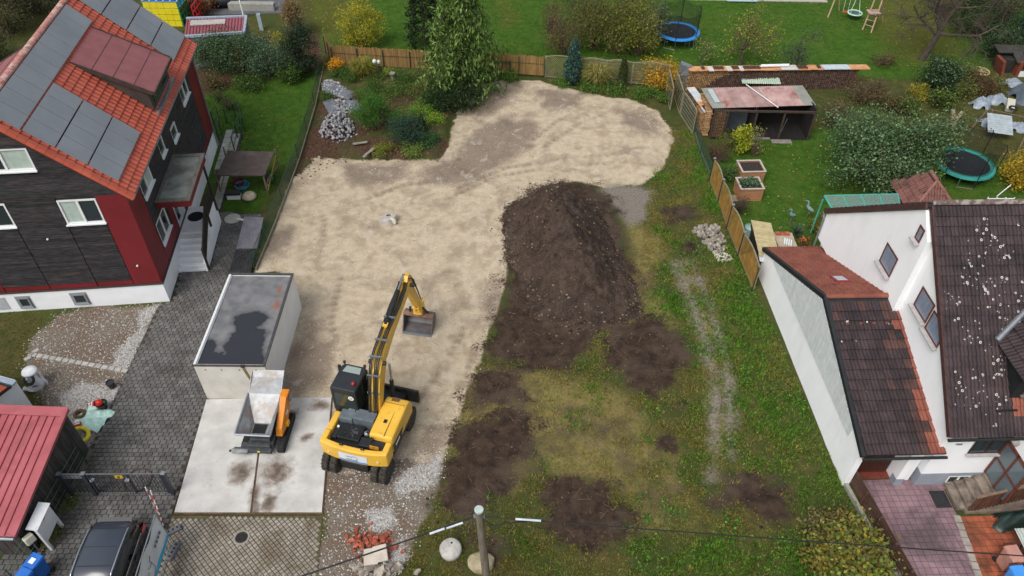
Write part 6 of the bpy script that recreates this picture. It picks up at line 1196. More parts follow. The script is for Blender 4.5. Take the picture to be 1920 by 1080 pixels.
def stone_pile(name, label, poly, n, smin, smax, cols, hmax, cat, zb=0.):
    t = thing(name, label, cat, (sum(p[0] for p in poly)/len(poly), sum(p[1] for p in poly)/len(poly), 0)); o_ = t.location; rm_ = []
    mts = [mat('pile_%s_%d' % (name, i), c, None, rough=.9, bump=.4, bsc=25, rnd=.12) for i, c in enumerate(cols)]
    for i in range(8):
        bm_ = bmesh.new(); bmesh.ops.create_icosphere(bm_, subdivisions=1, radius=1)
        for v in bm_.verts: v.co = v.co*random.uniform(.75, 1.1); v.co.z *= .7
        me = bpy.data.meshes.new('stone'); bm_.to_mesh(me); bm_.free(); me.materials.append(mts[i % len(mts)]); rm_.append(me)
    xs = [p[0] for p in poly]; ys = [p[1] for p in poly]; k_ = 0
    while k_ < n:
        x, y = random.uniform(min(xs), max(xs)), random.uniform(min(ys), max(ys)); d = inside(poly, x, y)
        if d < 0: continue
        s_ = random.uniform(smin, smax); o = bpy.data.objects.new('stone', random.choice(rm_)); link(o, t); o.location = (x-o_.x, y-o_.y, zb+gz(x, y)+min(1, d/.7)*hmax*random.uniform(.5, 1)+.3*s_); o.scale = (s_, s_*random.uniform(.7, 1.2), s_); o.rotation_euler = [random.uniform(0, 6.28) for _ in range(3)]; k_ += 1
    return t
stone_pile('field_stones', 'heap of rounded grey and pink field stones by the lattice fence', px((1296, 432), (1320, 420), (1345, 422), (1358, 450), (1365, 470), (1340, 475), (1318, 455)), 200, .07, .16, ['7d766e', '8f877e', '877b73', '9c948b'], .25, 'stone heap')
stone_pile('rubble_stones', 'flat spread of pale rubble below the field stones', px((1336, 470), (1360, 470), (1376, 488), (1350, 492), (1340, 482)), 80, .04, .09, ['b0a89c', 'c2bab0'], .06, 'stone heap')
stone_pile('garden_stones', 'upper spread of pale cut stones on slate sheets in the garden bed', px((604, 160), (622, 156), (652, 170), (648, 195), (664, 218), (640, 222), (626, 190), (606, 176)), 230, .06, .12, ['7d7d82', '94949a', 'a5a5a8'], .12, 'stone heap')
stone_pile('garden_stones', 'lower conical heap of pale cut stones in the garden bed', px((598, 258), (612, 228), (640, 218), (664, 236), (670, 262), (636, 276), (612, 270)), 280, .07, .13, ['85827c', '98958f', 'a8a59f'], .75, 'stone heap')
stone_pile('garden_stones', 'middle cluster of white cut stones beside the round bush', px((622, 208), (640, 200), (664, 206), (660, 220), (632, 222)), 55, .08, .13, ['9c9a96', 'b0aeab'], .2, 'stone heap')
for i, (q, lb) in enumerate(((((604, 158), (615, 155), (640, 165), (668, 175), (660, 190), (612, 176)), 'upper dark slate sheet under the pale cut stones'), (((604, 190), (624, 186), (634, 202), (618, 216)), 'dark slate sheet left of the white stones'), (((648, 190), (668, 182), (676, 206), (662, 214)), 'dark slate sheet right of the white stones'))):
    t = thing('slate_sheet', lb, 'slate sheet', P(*q[0], .33)); obj('sheet', MB().prism([(P(*p_, .3)-t.location).to_2d() for p_ in q][::-1], -.02, .03), mat('slate', '5d6168', '70747b', 3, .6), t)
for i, (u, v, rz, L_) in enumerate(((692, 285, 1.15, 1.2), (697, 282, 1.0, 1.1), (675, 268, .3, .9))):
    t = thing('plank', ('weathered plank lying at the bed edge', 'second weathered plank on the first at the bed edge', 'flat grey board below the stone heap')[i], 'plank', P(u, v, .36+.05*i), rz); obj('board', MB().box((0, 0, 0), (L_, .16, .05)), mat('grey_board', '7d7870', '928c84', 5, .9), t)
for i, (u, v) in enumerate(((598, 296, ), (790, 262), (778, 278), (860, 187), (880, 192))): rock('field_stone', ('small pale stone at the bed corner', 'white stone in the planting by the bed edge', 'small white stone under the shrubs', 'tan boulder at the end of the garden bed', 'low tan boulder beside the stripped ground')[i], P(u, v, .2), *(((.12,)*3, (.13,)*3, (.1,)*3, (.6, .45, .35), (.45, .35, .25))[i]), mat('stone_tan', 'a59b88', 'b8ae9c', 4, .9, .4), 'stone', 20+i)
# ------------------------------------------------------------------ fences
m_gmet = mat('dark_green_metal', '1f3a2c', '29473a', 5, .5); m_net = net_mat('green_net', '3a5c4c', 22., .42)
def polyfence(name, label, pts, h, base=True, z0=0., lean=0.):
    t = thing(name, label, 'fence', pts[0]); o_ = t.location
    for i, (a, b) in enumerate(zip(pts[:-1], pts[1:])):
        a, b = a-o_, b-o_; n = max(1, int((b-a).length/2.4))
        for j in range(n):
            p_, q_ = a.lerp(b, j/n), a.lerp(b, (j+1)/n)
            obj('net_panel', MB().add([p_+Vector((0, 0, .05)), q_+Vector((0, 0, .05)), q_+Vector((lean, 0, h)), p_+Vector((lean, 0, h))], [(0, 1, 2, 3)]), m_net, t)
            obj('post', MB().cyl(p_, p_+Vector((0, 0, h+.05)), .025, 6), m_gmet, t)
            obj('top_wire', MB().tube([p_+Vector((lean, 0, h)), q_+Vector((lean, 0, h))], .012, 4), m_gmet, t)
            if base: d = q_-p_; obj('base_board', MB().box((p_+q_)/2+Vector((.08, 0, .04)), (.07, d.length, .26), math.atan2(d.y, d.x)-rad(90)), mat('mossy_concrete', '6d6a5c', '7d7a68', 3, .9, .3, rnd=.1), t)
    return t
polyfence('mesh_fence', 'long green wire mesh fence beside the left lawn', [P(*q) for q in ((478, 507), (500, 455), (530, 380), (560, 300), (590, 200), (605, 128))], 1.1)
polyfence('mesh_fence', 'short green mesh fence between slatted and woven fence panels', [P(*q) for q in ((1300, 252), (1312, 290), (1333, 340))], 1.05)
# reed screen
RF = thing('reed_fence', 'long tan reed screen fence at the back of the plot', 'fence', P(614, 124, .2)); o_ = RF.location; rpts = [P(*q, .2)-o_ for q in ((612, 100), (625, 120), (720, 126), (820, 131), (925, 135), (1020, 142))]
rd = MB(); 
for a, b in zip(rpts[:-1], rpts[1:]):
    L_ = (b-a).length; n = int(L_/.055)
    for i in range(n):
        p_ = a.lerp(b, (i+.5)/n); hh = 1.45+random.uniform(-.07, .05); rd.box(p_+Vector((0, random.uniform(-.015, .015), hh/2)), (.05, .02, hh), math.atan2((b-a).y, (b-a).x))
tag(obj('reeds', rd, mat('reed', '7d6138', '92744a', 2.5, .9, 0, rnd=.28, stretch=(6, 6, .6)), RF), kind='stuff')
for k_ in range(11):
    t = k_/10*(len(rpts)-1); i = min(int(t), len(rpts)-2); p_ = rpts[i].lerp(rpts[i+1], t-i); obj('post', MB().b(p_.x-.03, p_.x+.03, p_.y-.1, p_.y-.04, 0, 1.35), m_gmet, RF)
    if k_ < 10: q_ = rpts[i].lerp(rpts[i+1], min(1, t-i+.5)); obj('wire', MB().tube([p_+Vector((0, -.05, .9)), q_+Vector((0, -.05, .9))], .012, 4), m_gmet, RF)
GTm = thing('garden_gate', 'small dark garden gate beside the tall conifer', 'gate', P(925, 140, .05))
for x_ in (0, 1.2): obj('gate_post', MB().b(x_-.05, x_+.05, -.15, -.05, 0, 1.1), m_gmet, GTm)
for z_ in (.1, .95): obj('gate_rail', MB().b(.05, 1.15, -.12, -.08, z_, z_+.05), m_gmet, GTm)
# arched panels at the back
m_lam = mat('lamella_wood', '6f6a4c', '85805e', 3, .85, .2, rnd=.14); m_lpost = mat('fence_post_wood', '77705a', '8a836c', 4, .85)
def arch_panel(par, a, b, h, style, m, arch=.14):
    "panel between ground points a, b (local); slats are parts of the panel"
    d = b-a; L = d.length; rz = math.atan2(d.y, d.x); pn = bpy.data.objects.new('panel', None); link(pn, par); pn.location = a; pn.rotation_euler = (0, 0, rz)
    top = lambda t: h+arch*math.sin(math.pi*t)
    n = 12; fr = MB().tube([(L*i/n, 0, top(i/n)) for i in range(n+1)], .04, 5); fr.b(0, .06, -.03, .03, .05, h).b(L-.06, L, -.03, .03, .05, h).b(.06, L-.06, -.03, .03, .05, .12); obj('panel_frame', fr, m_lpost, pn)
    if style == 'lamella':
        for i in range(int((h-.1)/.125)): z_ = .14+i*.125; obj('slat', MB().box((L/2, .018*(1 if i % 2 else -1), z_+.05), (L-.1, .012, .115), R=Matrix.Rotation(.25, 3, 'X')), m, pn)
        obj('slat', MB().tube([(L*i/n, 0, top(i/n)-.09) for i in range(1, n)], .03, 4), m, pn)
    elif style == 'diag':
        for s_ in (1, -1):
            for i in range(int((L+h)/.17)):
                c0 = i*.17; x0 = max(0, c0-h); x1 = min(L, c0); z0, z1 = c0-x0, c0-x1
                if x1-x0 < .1: continue
                if s_ < 0: x0, x1 = L-x0, L-x1
                obj('slat', MB().slab([(x0, .012*s_, max(.1, z0)), (x1, .012*s_, max(.1, z1)), (x1, .012*s_, max(.1, z1)+.045), (x0, .012*s_, max(.1, z0)+.045)], .012), m, pn)
    elif style == 'woven':
        nv = int(L/.105)
        for i in range(1, nv): x_ = i*L/nv; obj('slat', MB().b(x_-.022, x_+.022, -.028, -.014, .1, top(x_/L)-.03), m, pn)
        nh = int((h-.15)/.12)
        for j in range(nh):
            z_ = .16+j*.12
            # horizontal herringbone slats on the far half of the panel
            x1_ = L*.5+(L*.45)*(j/nh) if j/nh < .9 else L-.08
            obj('slat', MB().b(L*.08 if False else max(.06, L*.5-.0-.42*L*(1-j/nh)), L-.06, -.012, .004, z_, z_+.075), m, pn)
    return pn
BFn = thing('panel_fence', 'row of arched greyed wooden panels at the back of the plot', 'fence', P(1022, 145, .05)); o_ = BFn.location
bp_ = [P(u, v, .05)-o_ for u, v in ((1022, 145), (1082, 150), (1134, 153), (1183, 157), (1250, 162))]
for i in range(4):
    arch_panel(BFn, bp_[i], bp_[i+1], 1.6, 'diag' if i == 0 else 'lamella', m_lam)
for p_ in bp_: obj('post', MB().b(p_.x-.05, p_.x+.05, p_.y-.05, p_.y+.05, 0, 1.65), m_lpost, BFn)
m_gl = mat('grey_green_slat', '6a6e58', '7f836c', 3, .85, .2, rnd=.1)
SFn = thing('slat_fence', 'grey green slatted panels at the right plot corner', 'fence', P(1250, 195, .02)); o_ = SFn.location
for i, (a, b, h_) in enumerate((((1248, 172), (1256, 208), 1.7), ((1262, 178), (1274, 215), 1.75), ((1275, 216), (1298, 252), 1.75))): arch_panel(SFn, P(*a, .02)-o_, P(*b, .02)-o_, h_, 'lamella', m_gl, .05)
m_wov = mat('golden_slat', '8a6a34', 'a4813f', 3, .8, .2, rnd=.16); m_alp = mat('alu_post', '8d9193', '9da1a3', 3, .4, metal=.5)
WFn = thing('woven_fence', 'golden wooden arched fence panels along the right plot edge', 'fence', P(1331, 343)); o_ = WFn.location
wp_ = [P(*q)-o_ for q in ((1331, 340), (1347, 380), (1364, 428), (1385, 480), (1412, 545))]
for a, b in zip(wp_[:-1], wp_[1:]): arch_panel(WFn, a, b, 1.5, 'woven', m_wov, .2)
for p_ in wp_: obj('post', MB().cyl(p_+Vector((-.06, 0, 0)), p_+Vector((-.06, 0, 1.62)), .03, 6), m_dark, WFn); obj('post_cap', MB().box(p_+Vector((-.02, 0, 1.64)), (.16, .12, .06)), m_alp, WFn)
# side fence of the right drive
DFn = thing('board_fence', 'brown horizontal board fence along the pink slab drive', 'fence', P(1585, 905)); o_ = DFn.location; a, b = Vector((0.05, 0, 0)), P(1722, 1150)-o_; d = b-a; rz = math.atan2(d.y, d.x)
for i in range(5): obj('rail_board', MB().box((a+b)/2+Vector((.06+.0*i, 0, .25+i*.17)), (d.length, .03, .13), rz), mat('brown_stain', '4a332b', '5d443a', 4, .7, rnd=.14, stretch=(1, 1, 3)), DFn)
for i in range(6): p_ = a.lerp(b, i/5); obj('post', MB().box(p_+Vector((0, 0, .5)), (.09, .09, 1.0), rz), MATS['brown_stain'], DFn)
obj('kerb', MB().box((a+b)/2+Vector((-.14, 0, .05)), (d.length, .14, .3), rz), mat('kerb_pale', '8f8c84', 'a09d95', 3, .9, .3), DFn)
# ------------------------------------------------------------------ corrugated sheds and log store (right)
m_corr = mat('corrugated_rusty', '9a7a76', 'ad9490', 1.3, .6, .1, 40, metal=.15, rnd=.22, stain=('7d4a40', 1.1, .52, .66, .75)); m_cgrey = mat('corrugated_grey', '7d7f78', '8d8f88', 2, .6, rnd=.06)
LS = thing('log_store', 'open wooden shed with rusty corrugated roof by the lawn', 'shed', P(1330, 260)); o_ = LS.location
rq = [P(*q) - o_ for q in ((1336, 203, 2.15), (1530, 197, 2.15), (1505, 160, 2.45), (1314, 165, 2.45))]
def corr(par, q, n, m, name='roof_sheet', th=.03, w=6):
    q0, q1, q2, q3 = [Vector(v) for v in q]; out = []
    for i in range(n):
        a, b = q0.lerp(q1, i/n), q0.lerp(q1, (i+1)/n); c_, d_ = q3.lerp(q2, i/n), q3.lerp(q2, (i+1)/n); nrm = (b-a).cross(d_-a).normalized(); k_ = w*2
        f_ = lambda s, t: a.lerp(b, s).lerp(c_.lerp(d_, s), t)+nrm*.025*math.sin(s*w*2*math.pi)
        o = obj(name, MB().grid(f_, k_*2, 1), m[i % len(m)] if isinstance(m, list) else m, par); md = o.modifiers.new('thick', 'SOLIDIFY'); md.thickness = .008; out.append(o)
    return out
rfL = bpy.data.objects.new('roof', None); link(rfL, LS); corr(rfL, rq, 9, [m_cgrey]+[m_corr]*7+[m_cgrey]); sh = corr(rfL, [rq[0].lerp(rq[3], .25).lerp(rq[1].lerp(rq[2], .25), .05)+Vector((0, 0, .05)), rq[0].lerp(rq[3], .25).lerp(rq[1].lerp(rq[2], .25), .1)+Vector((0, 0, .05)), rq[0].lerp(rq[3], .9).lerp(rq[1].lerp(rq[2], .9), .1)+Vector((0, 0, .05)), rq[0].lerp(rq[3], .9).lerp(rq[1].lerp(rq[2], .9), .05)+Vector((0, 0, .05))], 1, mat('clear_sheet', 'a9b4b8', 'b8c2c6', 3, .4))
x1_ = 6.35; y0_ = 0.; y1_ = 2.1
m_shade_board = mat('shade_tinted_board', '171514', '221f1d', 4, .9); obj('back_wall', MB().b(.0, x1_, y1_-.1, y1_, 0, 2.3), m_shade_board, LS); obj('side_wall', MB().b(x1_-.1, x1_, y0_+.1, y1_-.1, 0, 2.2), m_shade_board, LS); obj('partition', MB().b(2.6, 2.7, .3, y1_-.1, 0, 2.1), m_shade_board, LS); obj('inner_sheet', MB().b(1.0, 2.5, 1.2, 1.25, 0, 1.5), mat('grey_panel', '4a5058', '565c64', 3, .6), LS); obj('store_floor', MB().b(0, x1_, 0, y1_, 0, .04), m_shade_board, LS)  # shade of the store's interior is put into the near-black board colour
obj('eave_beam', MB().b(-.1, x1_, -.05, .05, 1.98, 2.1), mat('beam_dark', '3a2f28', '4a3d34', 4, .8), LS)
for x_ in (0, .85, 2.65, 4.4, x1_-.05): obj('post', MB().b(x_-.05, x_+.05, -.05, .05, 0, 2.0), MATS['beam_dark'], LS)
logm = MB().cyl((0, 0, 0), (0, .38, 0), .07, 7).mesh('log'); Ll = []
for j in range(13):
    for i in range(5): Ll.append(Matrix.Translation((.1+i*.15+.07*(j % 2), .12+random.uniform(-.04, .04), .1+j*.14)) @ Matrix.Rotation(random.uniform(0, 6), 4, 'Y'))
for j in range(13):
    for i in range(12): Ll.append(Matrix.Translation((-.08+random.uniform(-.04, .04), .3+i*.2, .1+j*.14)) @ Matrix.Rotation(rad(90), 4, 'Z'))
pieces(LS, 'log', logm, Ll, mat('cut_log', '8a6a48', 'a58460', 8, .9, .2, rnd=.3))
lat = MB()
for i in range(6): obj('lattice_bar', MB().b(.05+i*.13, .08+i*.13, -.09, -.07, .1, 1.9), MATS['beam_dark'], LS)
for j in range(8): obj('lattice_bar', MB().b(.0, .8, -.11, -.09, .2+j*.22, .23+j*.22), MATS['beam_dark'], LS)
obj('tool', MB().tube([(4.6, .3, .4), (4.75, .3, 1.4)], .02, 5), m_zinc, LS); obj('roof_pole', MB().tube([rq[0].lerp(rq[1], .58)+Vector((.25, -.3, .1)), rq[3].lerp(rq[2], .44)+Vector((0, .1, .12))], .03, 6), m_wp, LS)
t = thing('threshold_slab', 'grey concrete slab in front of the dark shed opening', 'slab', P(1465, 266, .02)); obj('slab', MB().cham((0, 0, .03), (1.3, .4, .08), .02), mat('slab_grey', '77726a', '8a857c', 4, .9), t)
t = thing('slab_step', 'long pale slab along the shed floor edge', 'slab', P(1420, 260, .02)); obj('slab', MB().cham((0, 0, .03), (1.6, .18, .08), .02), MATS['slab_grey'], t)
# wood stack walls covered with boards, sheets and old roof tiles
WS = thing('wood_stack', 'long firewood stack topped with boards and old roof tiles behind the shed', 'wood stack', P(1285, 172, 0)); o_ = WS.location; wa, wb_ = P(1285, 176, 0)-o_, P(1600, 172, 0)-o_; L_ = (wb_-wa).length; rz = math.atan2((wb_-wa).y, (wb_-wa).x); WS.rotation_euler = (0, 0, rz)
Ll = [Matrix.Translation((.1+i*.16+.08*(j % 2), .1+random.uniform(-.04, .04), .08+j*.145)) @ Matrix.Rotation(random.uniform(0, 6), 4, 'Y') for i in range(int(L_/.16)) for j in range(10)]
pieces(WS, 'log', logm.copy(), Ll, mat('dark_log', '4a3a33', '6a5348', 6, .9, .2, rnd=.3), 120)
cxs = 0.; ci = 0
m_cov = [mat('cover_ochre', 'b5895a', 'c8a274', 3, .6), mat('cover_pale', 'bcb8b0', 'd0ccc4', 3, .5), mat('cover_brown', '3f2e2a', '4d3a34', 4, .8), mat('cover_orange', 'b87a4a', 'cfa078', 2.5, .6), mat('cover_sheet', 'aeb8bf', 'c2cbd1', 3, .4)]
for w_, k_ in ((.9, 3), (.45, 2), (.4, 1), (.9, 2), (.4, 1), (.5, 2), (.3, 1), (1.3, 2), (1.3, 3), (1.2, 1), (.9, 2), (.5, 3), (.4, 2), (1.9, 4), (1.4, 3)):
    if cxs > L_: break
    if k_ == 2:
        for j in range(max(1, int(w_/.24))): obj('old_tile', MB().cham((cxs+.12+j*.24, .28, 1.66), (.22, .42, .07), .03), m_cov[2], WS)
    obj('cover_board', MB().box((cxs+w_/2, .3, 1.58+.02*(ci % 2)), (w_-.02, .75, .05), R=Matrix.Rotation(-.06, 3, 'X')), m_cov[k_ if k_ != 2 else 3], WS); cxs += w_; ci += 1
obj('white_pipe', MB().tube([(5.0, .25, 1.75), (7.0, .3, 1.75)], .06, 7), m_wp, WS); obj('white_pipe', MB().tube([(5.1, .4, 1.75), (7.1, .45, 1.75)], .06, 7), m_wp, WS)
WS2 = thing('wood_stack', 'short firewood stack with pale covers behind the slatted panels', 'wood stack', P(1284, 205, 0), 0); a, b = Vector((0, 0, 0)), P(1316, 252)-WS2.location; L_ = (b-a).length; rz = math.atan2(b.y, b.x); WS2.rotation_euler = (0, 0, rz)
pieces(WS2, 'log', logm.copy(), [Matrix.Translation((.1+i*.16, -.2+random.uniform(-.03, .03)+.36*k_, .08+j*.145)) for i in range(int(L_/.16)) for j in range(10) for k_ in range(2)], MATS['dark_log'], 80)
for i in range(5): obj('cover_board', MB().box((L_*(i+.5)/5, .12, 1.62+.015*(i % 2)), (L_/5+.02, .55, .05)), (m_cov[1], m_cov[4], m_cov[1], m_cov[3], m_cov[4])[i], WS2)
obj('tray', MB().box((L_*.84, .12, 1.7), (.4, .35, .06)), m_black, WS2)
t = thing('water_tank_cover', 'small grey zinc box at the plot corner behind the fence', 'box', P(1276, 165, 0)); obj('box_body', MB().add([(-.35, -.3, 1.1), (.35, -.3, 1.1), (.45, .3, 1.1), (-.35, .3, 1.1), (-.25, -.25, 1.9), (.3, -.2, 1.7), (.6, .2, 1.65), (-.25, .25, 1.95)], [(0, 3, 2, 1), (4, 5, 6, 7), (0, 1, 5, 4), (1, 2, 6, 5), (2, 3, 7, 6), (3, 0, 4, 7)]).b(-.3, .3, -.25, .25, 0, 1.1), m_zinc, t)
t = thing('corrugated_offcut', 'pale green corrugated sheet lying behind the firewood stack', 'sheet', P(1425, 153, .7)); corr(t, [(-1.3, -.3, 0), (1.4, -.3, 0), (1.3, .35, .3), (-1.4, .35, .3)], 3, mat('pale_green_sheet', '9fb0a0', 'b0c0b0', 3, .5), 'sheet')
t = thing('black_tarp', 'crumpled black sheet on the lawn behind the firewood stack', 'tarp', P(1332, 136, .02)); obj('tarp', MB().grid(lambda a, b: ((a-.5)*1.6, (b-.5)*.8*(1-.5*abs(a-.5)), .12*abs(math.sin(a*11+b*7))), 18, 10), mat('tarp_black', '1a1c1e', '3a3c40', 5, .4), t)
# ------------------------------------------------------------------ raised beds, garden ornaments
m_lar = mat('larch_board', '9a6a4c', 'ad7c5c', 3, .75, .2, rnd=.1, stretch=(1, 1, 4))
def raised(loc, rz, w, d, h, label, dark=False):
    t = thing('raised_bed', label, 'raised bed', loc, rz, None); n = int(h/.15)
    for j in range(n):
        z0 = j*h/n; z1 = z0+h/n-.012
        for x0, x1, y0, y1 in ((-w/2, w/2, -d/2, -d/2+.04), (-w/2, w/2, d/2-.04, d/2), (-w/2, -w/2+.04, -d/2+.045, d/2-.045), (w/2-.04, w/2, -d/2+.045, d/2-.045)): obj('board', MB().b(x0, x1, y0, y1, z0, z1), m_lar, t)
    cp = MB().b(-w/2-.04, w/2+.04, -d/2-.04, -d/2+.07, h, h+.03).b(-w/2-.04, w/2+.04, d/2-.07, d/2+.04, h, h+.03).b(-w/2-.04, -w/2+.07, -d/2+.07, d/2-.07, h, h+.03).b(w/2-.07, w/2+.04, -d/2+.07, d/2-.07, h, h+.03); obj('capping', cp, mat('capping_pale', 'a8a096', 'b8b0a6', 4, .7), t); obj('soil', MB().b(-w/2+.05, w/2-.05, -d/2+.05, d/2-.05, h-.25, h-.1), mat('bed_soil', '2a2420', '3a322c', 8, .95, .4), t); return t
RB1 = raised(P(1400, 366, 0), rad(4), 1.35, 1.15, .85, 'near larch raised bed planted with blue green herbs'); RB2 = raised(P(1405, 340, 0)+Vector((0, .35, 0)), rad(4), 1.4, 1.2, .85, 'far larch raised bed with bare dark soil')
x = rng.normal(0, .25, 260); y = rng.normal(.05, .2, 260)
# gravel board edge around the beds
t = thing('path_grate', 'slatted wooden path beside the raised beds', 'path', P(1385, 372, .02), rad(4))
for i in range(9): obj('slat', MB().b(-.8+i*.0, 1.15, -.28+i*.07, -.23+i*.07, 0, .03), mat('path_slat', '8a7868', '9c8a78', 4, .8), t)
t = thing('bottle', 'dark bottle at the raised bed corner', 'bottle', P(1419, 374, .03)); obj('glass', MB().lathe([(.05, 0), (.05, .2), (.02, .27), (.02, .36), (0, .36)], 10), mat('bottle_dark', '3a1f1c', None, rough=.2), t)
def heron(u, v, rz, label):
    t = thing('heron_statue', label, 'statue', P(u, v, 0), rz); m = mat('heron_grey', '6f8a8c', '86a0a0', 4, .6)
    obj('heron_body', MB().tube([(-.3, 0, .5), (-.15, 0, .58), (.05, 0, .68), (.15, 0, .8), (.12, 0, .95), (.18, 0, 1.08), (.26, 0, 1.1)], [.02, .1, .12, .07, .04, .045, .03], 8), m, t, True); obj('beak', MB().tube([(.26, 0, 1.1), (.46, 0, 1.06)], [.02, .004], 5), m, t)
    for s_ in (-.04, .04): obj('leg', MB().cyl((0, s_, 0), (0, s_, .58), .014, 5), m_zinc, t)
heron(1480, 420, rad(200), 'left grey heron statue on the lawn'); heron(1512, 408, rad(150), 'right grey heron statue by the shrubs')
for u, v, lb in ((705, 139, 'left white globe lamp on a post in the garden bed'), (712, 137, 'right white globe lamp in the garden bed')):
    t = thing('globe_lamp', lb, 'garden lamp', P(u, v, .3)); obj('post', MB().cyl((0, 0, 0), (0, 0, .85 if u < 710 else .7), .06 if u < 710 else .03, 8), mat('lamp_post_teal', '3a6a6c', None, rough=.5), t); obj('globe', MB().lathe([(0, -.16), (.1, -.13), (.16, 0), (.1, .13), (0, .16)], 12, (0, 0, .98 if u < 710 else .85)), mat('globe_white', 'd2d6d0', None, rough=.4), t, True)
t = thing('stone_planter', 'small stone planter in the garden bed', 'planter', P(737, 150, .3)); obj('planter', MB().lathe([(.1, 0), (.12, .3), (.2, .5), (.2, .55), (.1, .55), (0, .5)], 10), mat('planter_stone', '7d7870', '948f86', 5, .9, .3), t)
# patio clutter by the woven fence
t = thing('water_butt', 'mint green round lid beyond the woven fence', 'water butt', P(1402, 447, 0)); obj('barrel', MB().lathe([(.32, 0), (.36, .4), (.33, .8), (.34, .82), (0, .86)], 18), mat('mint_plastic', '8aa8a0', '9ab8b0', 3, .5), t, True)
t = thing('straw_roof_box', 'narrow store with straw coloured sloping roof beside the woven fence', 'store', P(1425, 480, 0), rad(-4)); obj('store_box', MB().b(-.5, .45, -1.4, 1.4, 0, 1.1), m_dark, t)
pieces(t, 'roof_slat', MB().box((0, 0, 0), (1.1, .13, .03)).mesh('roof_slat'), [Matrix.Translation((0, -1.4+i*.14, 1.18)) @ Matrix.Rotation(.12, 4, 'Y') for i in range(21)], mat('straw_slat', 'b0a077', 'c2b48c', 4, .8, rnd=.1)); corr(t, [(-.55, -1.75, 1.12), (.5, -1.75, 1.0), (.5, -1.2, 1.06), (-.55, -1.2, 1.2)], 2, mat('white_sheet', 'c9ced0', None, rough=.4), 'sheet')
t = thing('brick_stack', 'small stack of red bricks and white bars on the patio', 'bricks', P(1450, 470, 0));
for i in range(6): obj('brick', MB().cham((.1+(i % 3)*.26, .3+(i//3)*.14, .9), (.24, .12, .07), .01), m_brick, t)
obj('base', MB().b(-.1, .9, -.9, .5, 0, .86), mat('patio_box', '9c8f7c', 'b0a390', 4, .8), t)
for i in range(4): obj('white_bar', MB().box((.3+i*.1, -.3-.05*i, .92), (.07, .5, .07), -.3), m_wp, t)
# ------------------------------------------------------------------ gazebo, corrugated sheets, small gates on the left lawn
gzr = [P(405, 329, 1.45), P(496, 329, 1.45), P(514, 284, 1.75), P(427, 283, 1.75)]; gzb = [P(414, 359), P(503, 366), P(526, 327), P(432, 322)]
GZ = thing('garden_shelter', 'open wooden shelter with dark felt roof beside the mesh fence', 'shelter', gzb[0]); o_ = GZ.location; obj('roof', MB().slab([p_-o_ for p_ in gzr], .06), mat('roof_felt', '443b38', '504643', 2, .85, .1, stain=('6a6462', .8, .6, .7, .5)), GZ)
for a, b in zip(gzb, gzr): obj('post', MB().tube([a-o_, Vector((a.x, a.y, b.z))-o_], .05, 6), mat('shelter_wood', '6a5848', '7d6a58', 4, .8), GZ)
a, b = gzb[1]-o_, gzb[2]-o_; obj('side_rail', MB().tube([a+Vector((0, 0, .7)), b+Vector((0, 0, .7))], .04, 5), MATS['shelter_wood'], GZ); obj('brace', MB().tube([a+Vector((0, 0, .2)), b+Vector((0, 0, 1.4))], .035, 5), mat('brace_yellow', 'a58a4a', None, rough=.7), GZ)
a = gzb[0]-o_; obj('brace', MB().tube([a+Vector((.1, 0, .3)), a+Vector((.6, .1, 1.4))], .03, 5), MATS['shelter_wood'], GZ)
t = thing('planter_box', 'black and white tub under the shelter front', 'tub', P(440, 371, 0), .1); obj('tub', MB().b(-.38, .38, -.2, .2, 0, .35), m_wp, t, bev=.03); obj('tub_rim', MB().b(-.42, .42, -.24, .24, .33, .42), m_black, t); obj('tub_soil', MB().b(-.36, .36, -.18, .18, .4, .44), m_dark, t)
t = thing('blue_basin', 'blue plastic basin under the shelter', 'basin', P(455, 352, 0)); obj('basin', MB().lathe([(.3, 0), (.4, .22), (.43, .22), (.36, .05), (0, .04)], 16), mat('basin_blue', '3f8aa5', None, rough=.4), t)
t = thing('red_basket', 'dark red basket behind the blue basin', 'basket', P(448, 346, 0)); obj('basket', MB().lathe([(.22, 0), (.34, .3), (.36, .3), (.3, .06), (0, .05)], 14), mat('basket_red', '6a2a30', None, rough=.6), t)
t = thing('stone_lump', 'pale flat stone lump in front of the shelter', 'stone', P(468, 370, .05)); obj('stone', MB().lathe([(.4, 0), (.42, .12), (.25, .28), (0, .3)], 12), MATS['stone_tan'], t, True)
t = thing('bicycle', 'child bicycle leaning inside the shelter', 'bicycle', P(508, 350, .02), rad(80))
for x_ in (-.4, .4): obj('wheel', MB().torus((x_, 0, .3), .27, .025, 18, 6, Matrix.Rotation(rad(90), 3, 'X')), m_rub, t)
obj('bike_frame', MB().tube([(-.4, 0, .3), (-.1, 0, .65), (.3, 0, .68), (.4, 0, .3)], .025, 6).tube([(-.1, 0, .65), (.0, 0, .3), (.3, 0, .68)], .025, 6).tube([(-.4, 0, .3), (0, 0, .3)], .02, 6), mat('bike_blue', '7a9ab5', None, rough=.4), t); obj('saddle', MB().b(-.22, .0, -.06, .06, .76, .81), m_black, t); obj('handlebar', MB().tube([(.3, -.25, .85), (.3, 0, .8), (.3, .25, .85)], .018, 5), m_black, t)
t = thing('corrugated_sheet', 'grey corrugated sheet on the paving by the mesh fence', 'sheet', P(469, 436, .3)); corr(t, [Vector(P(443, 466, .15))-t.location, Vector(P(482, 466, .25))-t.location, Vector(P(494, 407, .55))-t.location, Vector(P(458, 406, .45))-t.location], 1, mat('alu_sheet', '84818a', '979499', 3, .45, metal=.3), 'sheet', w=12)
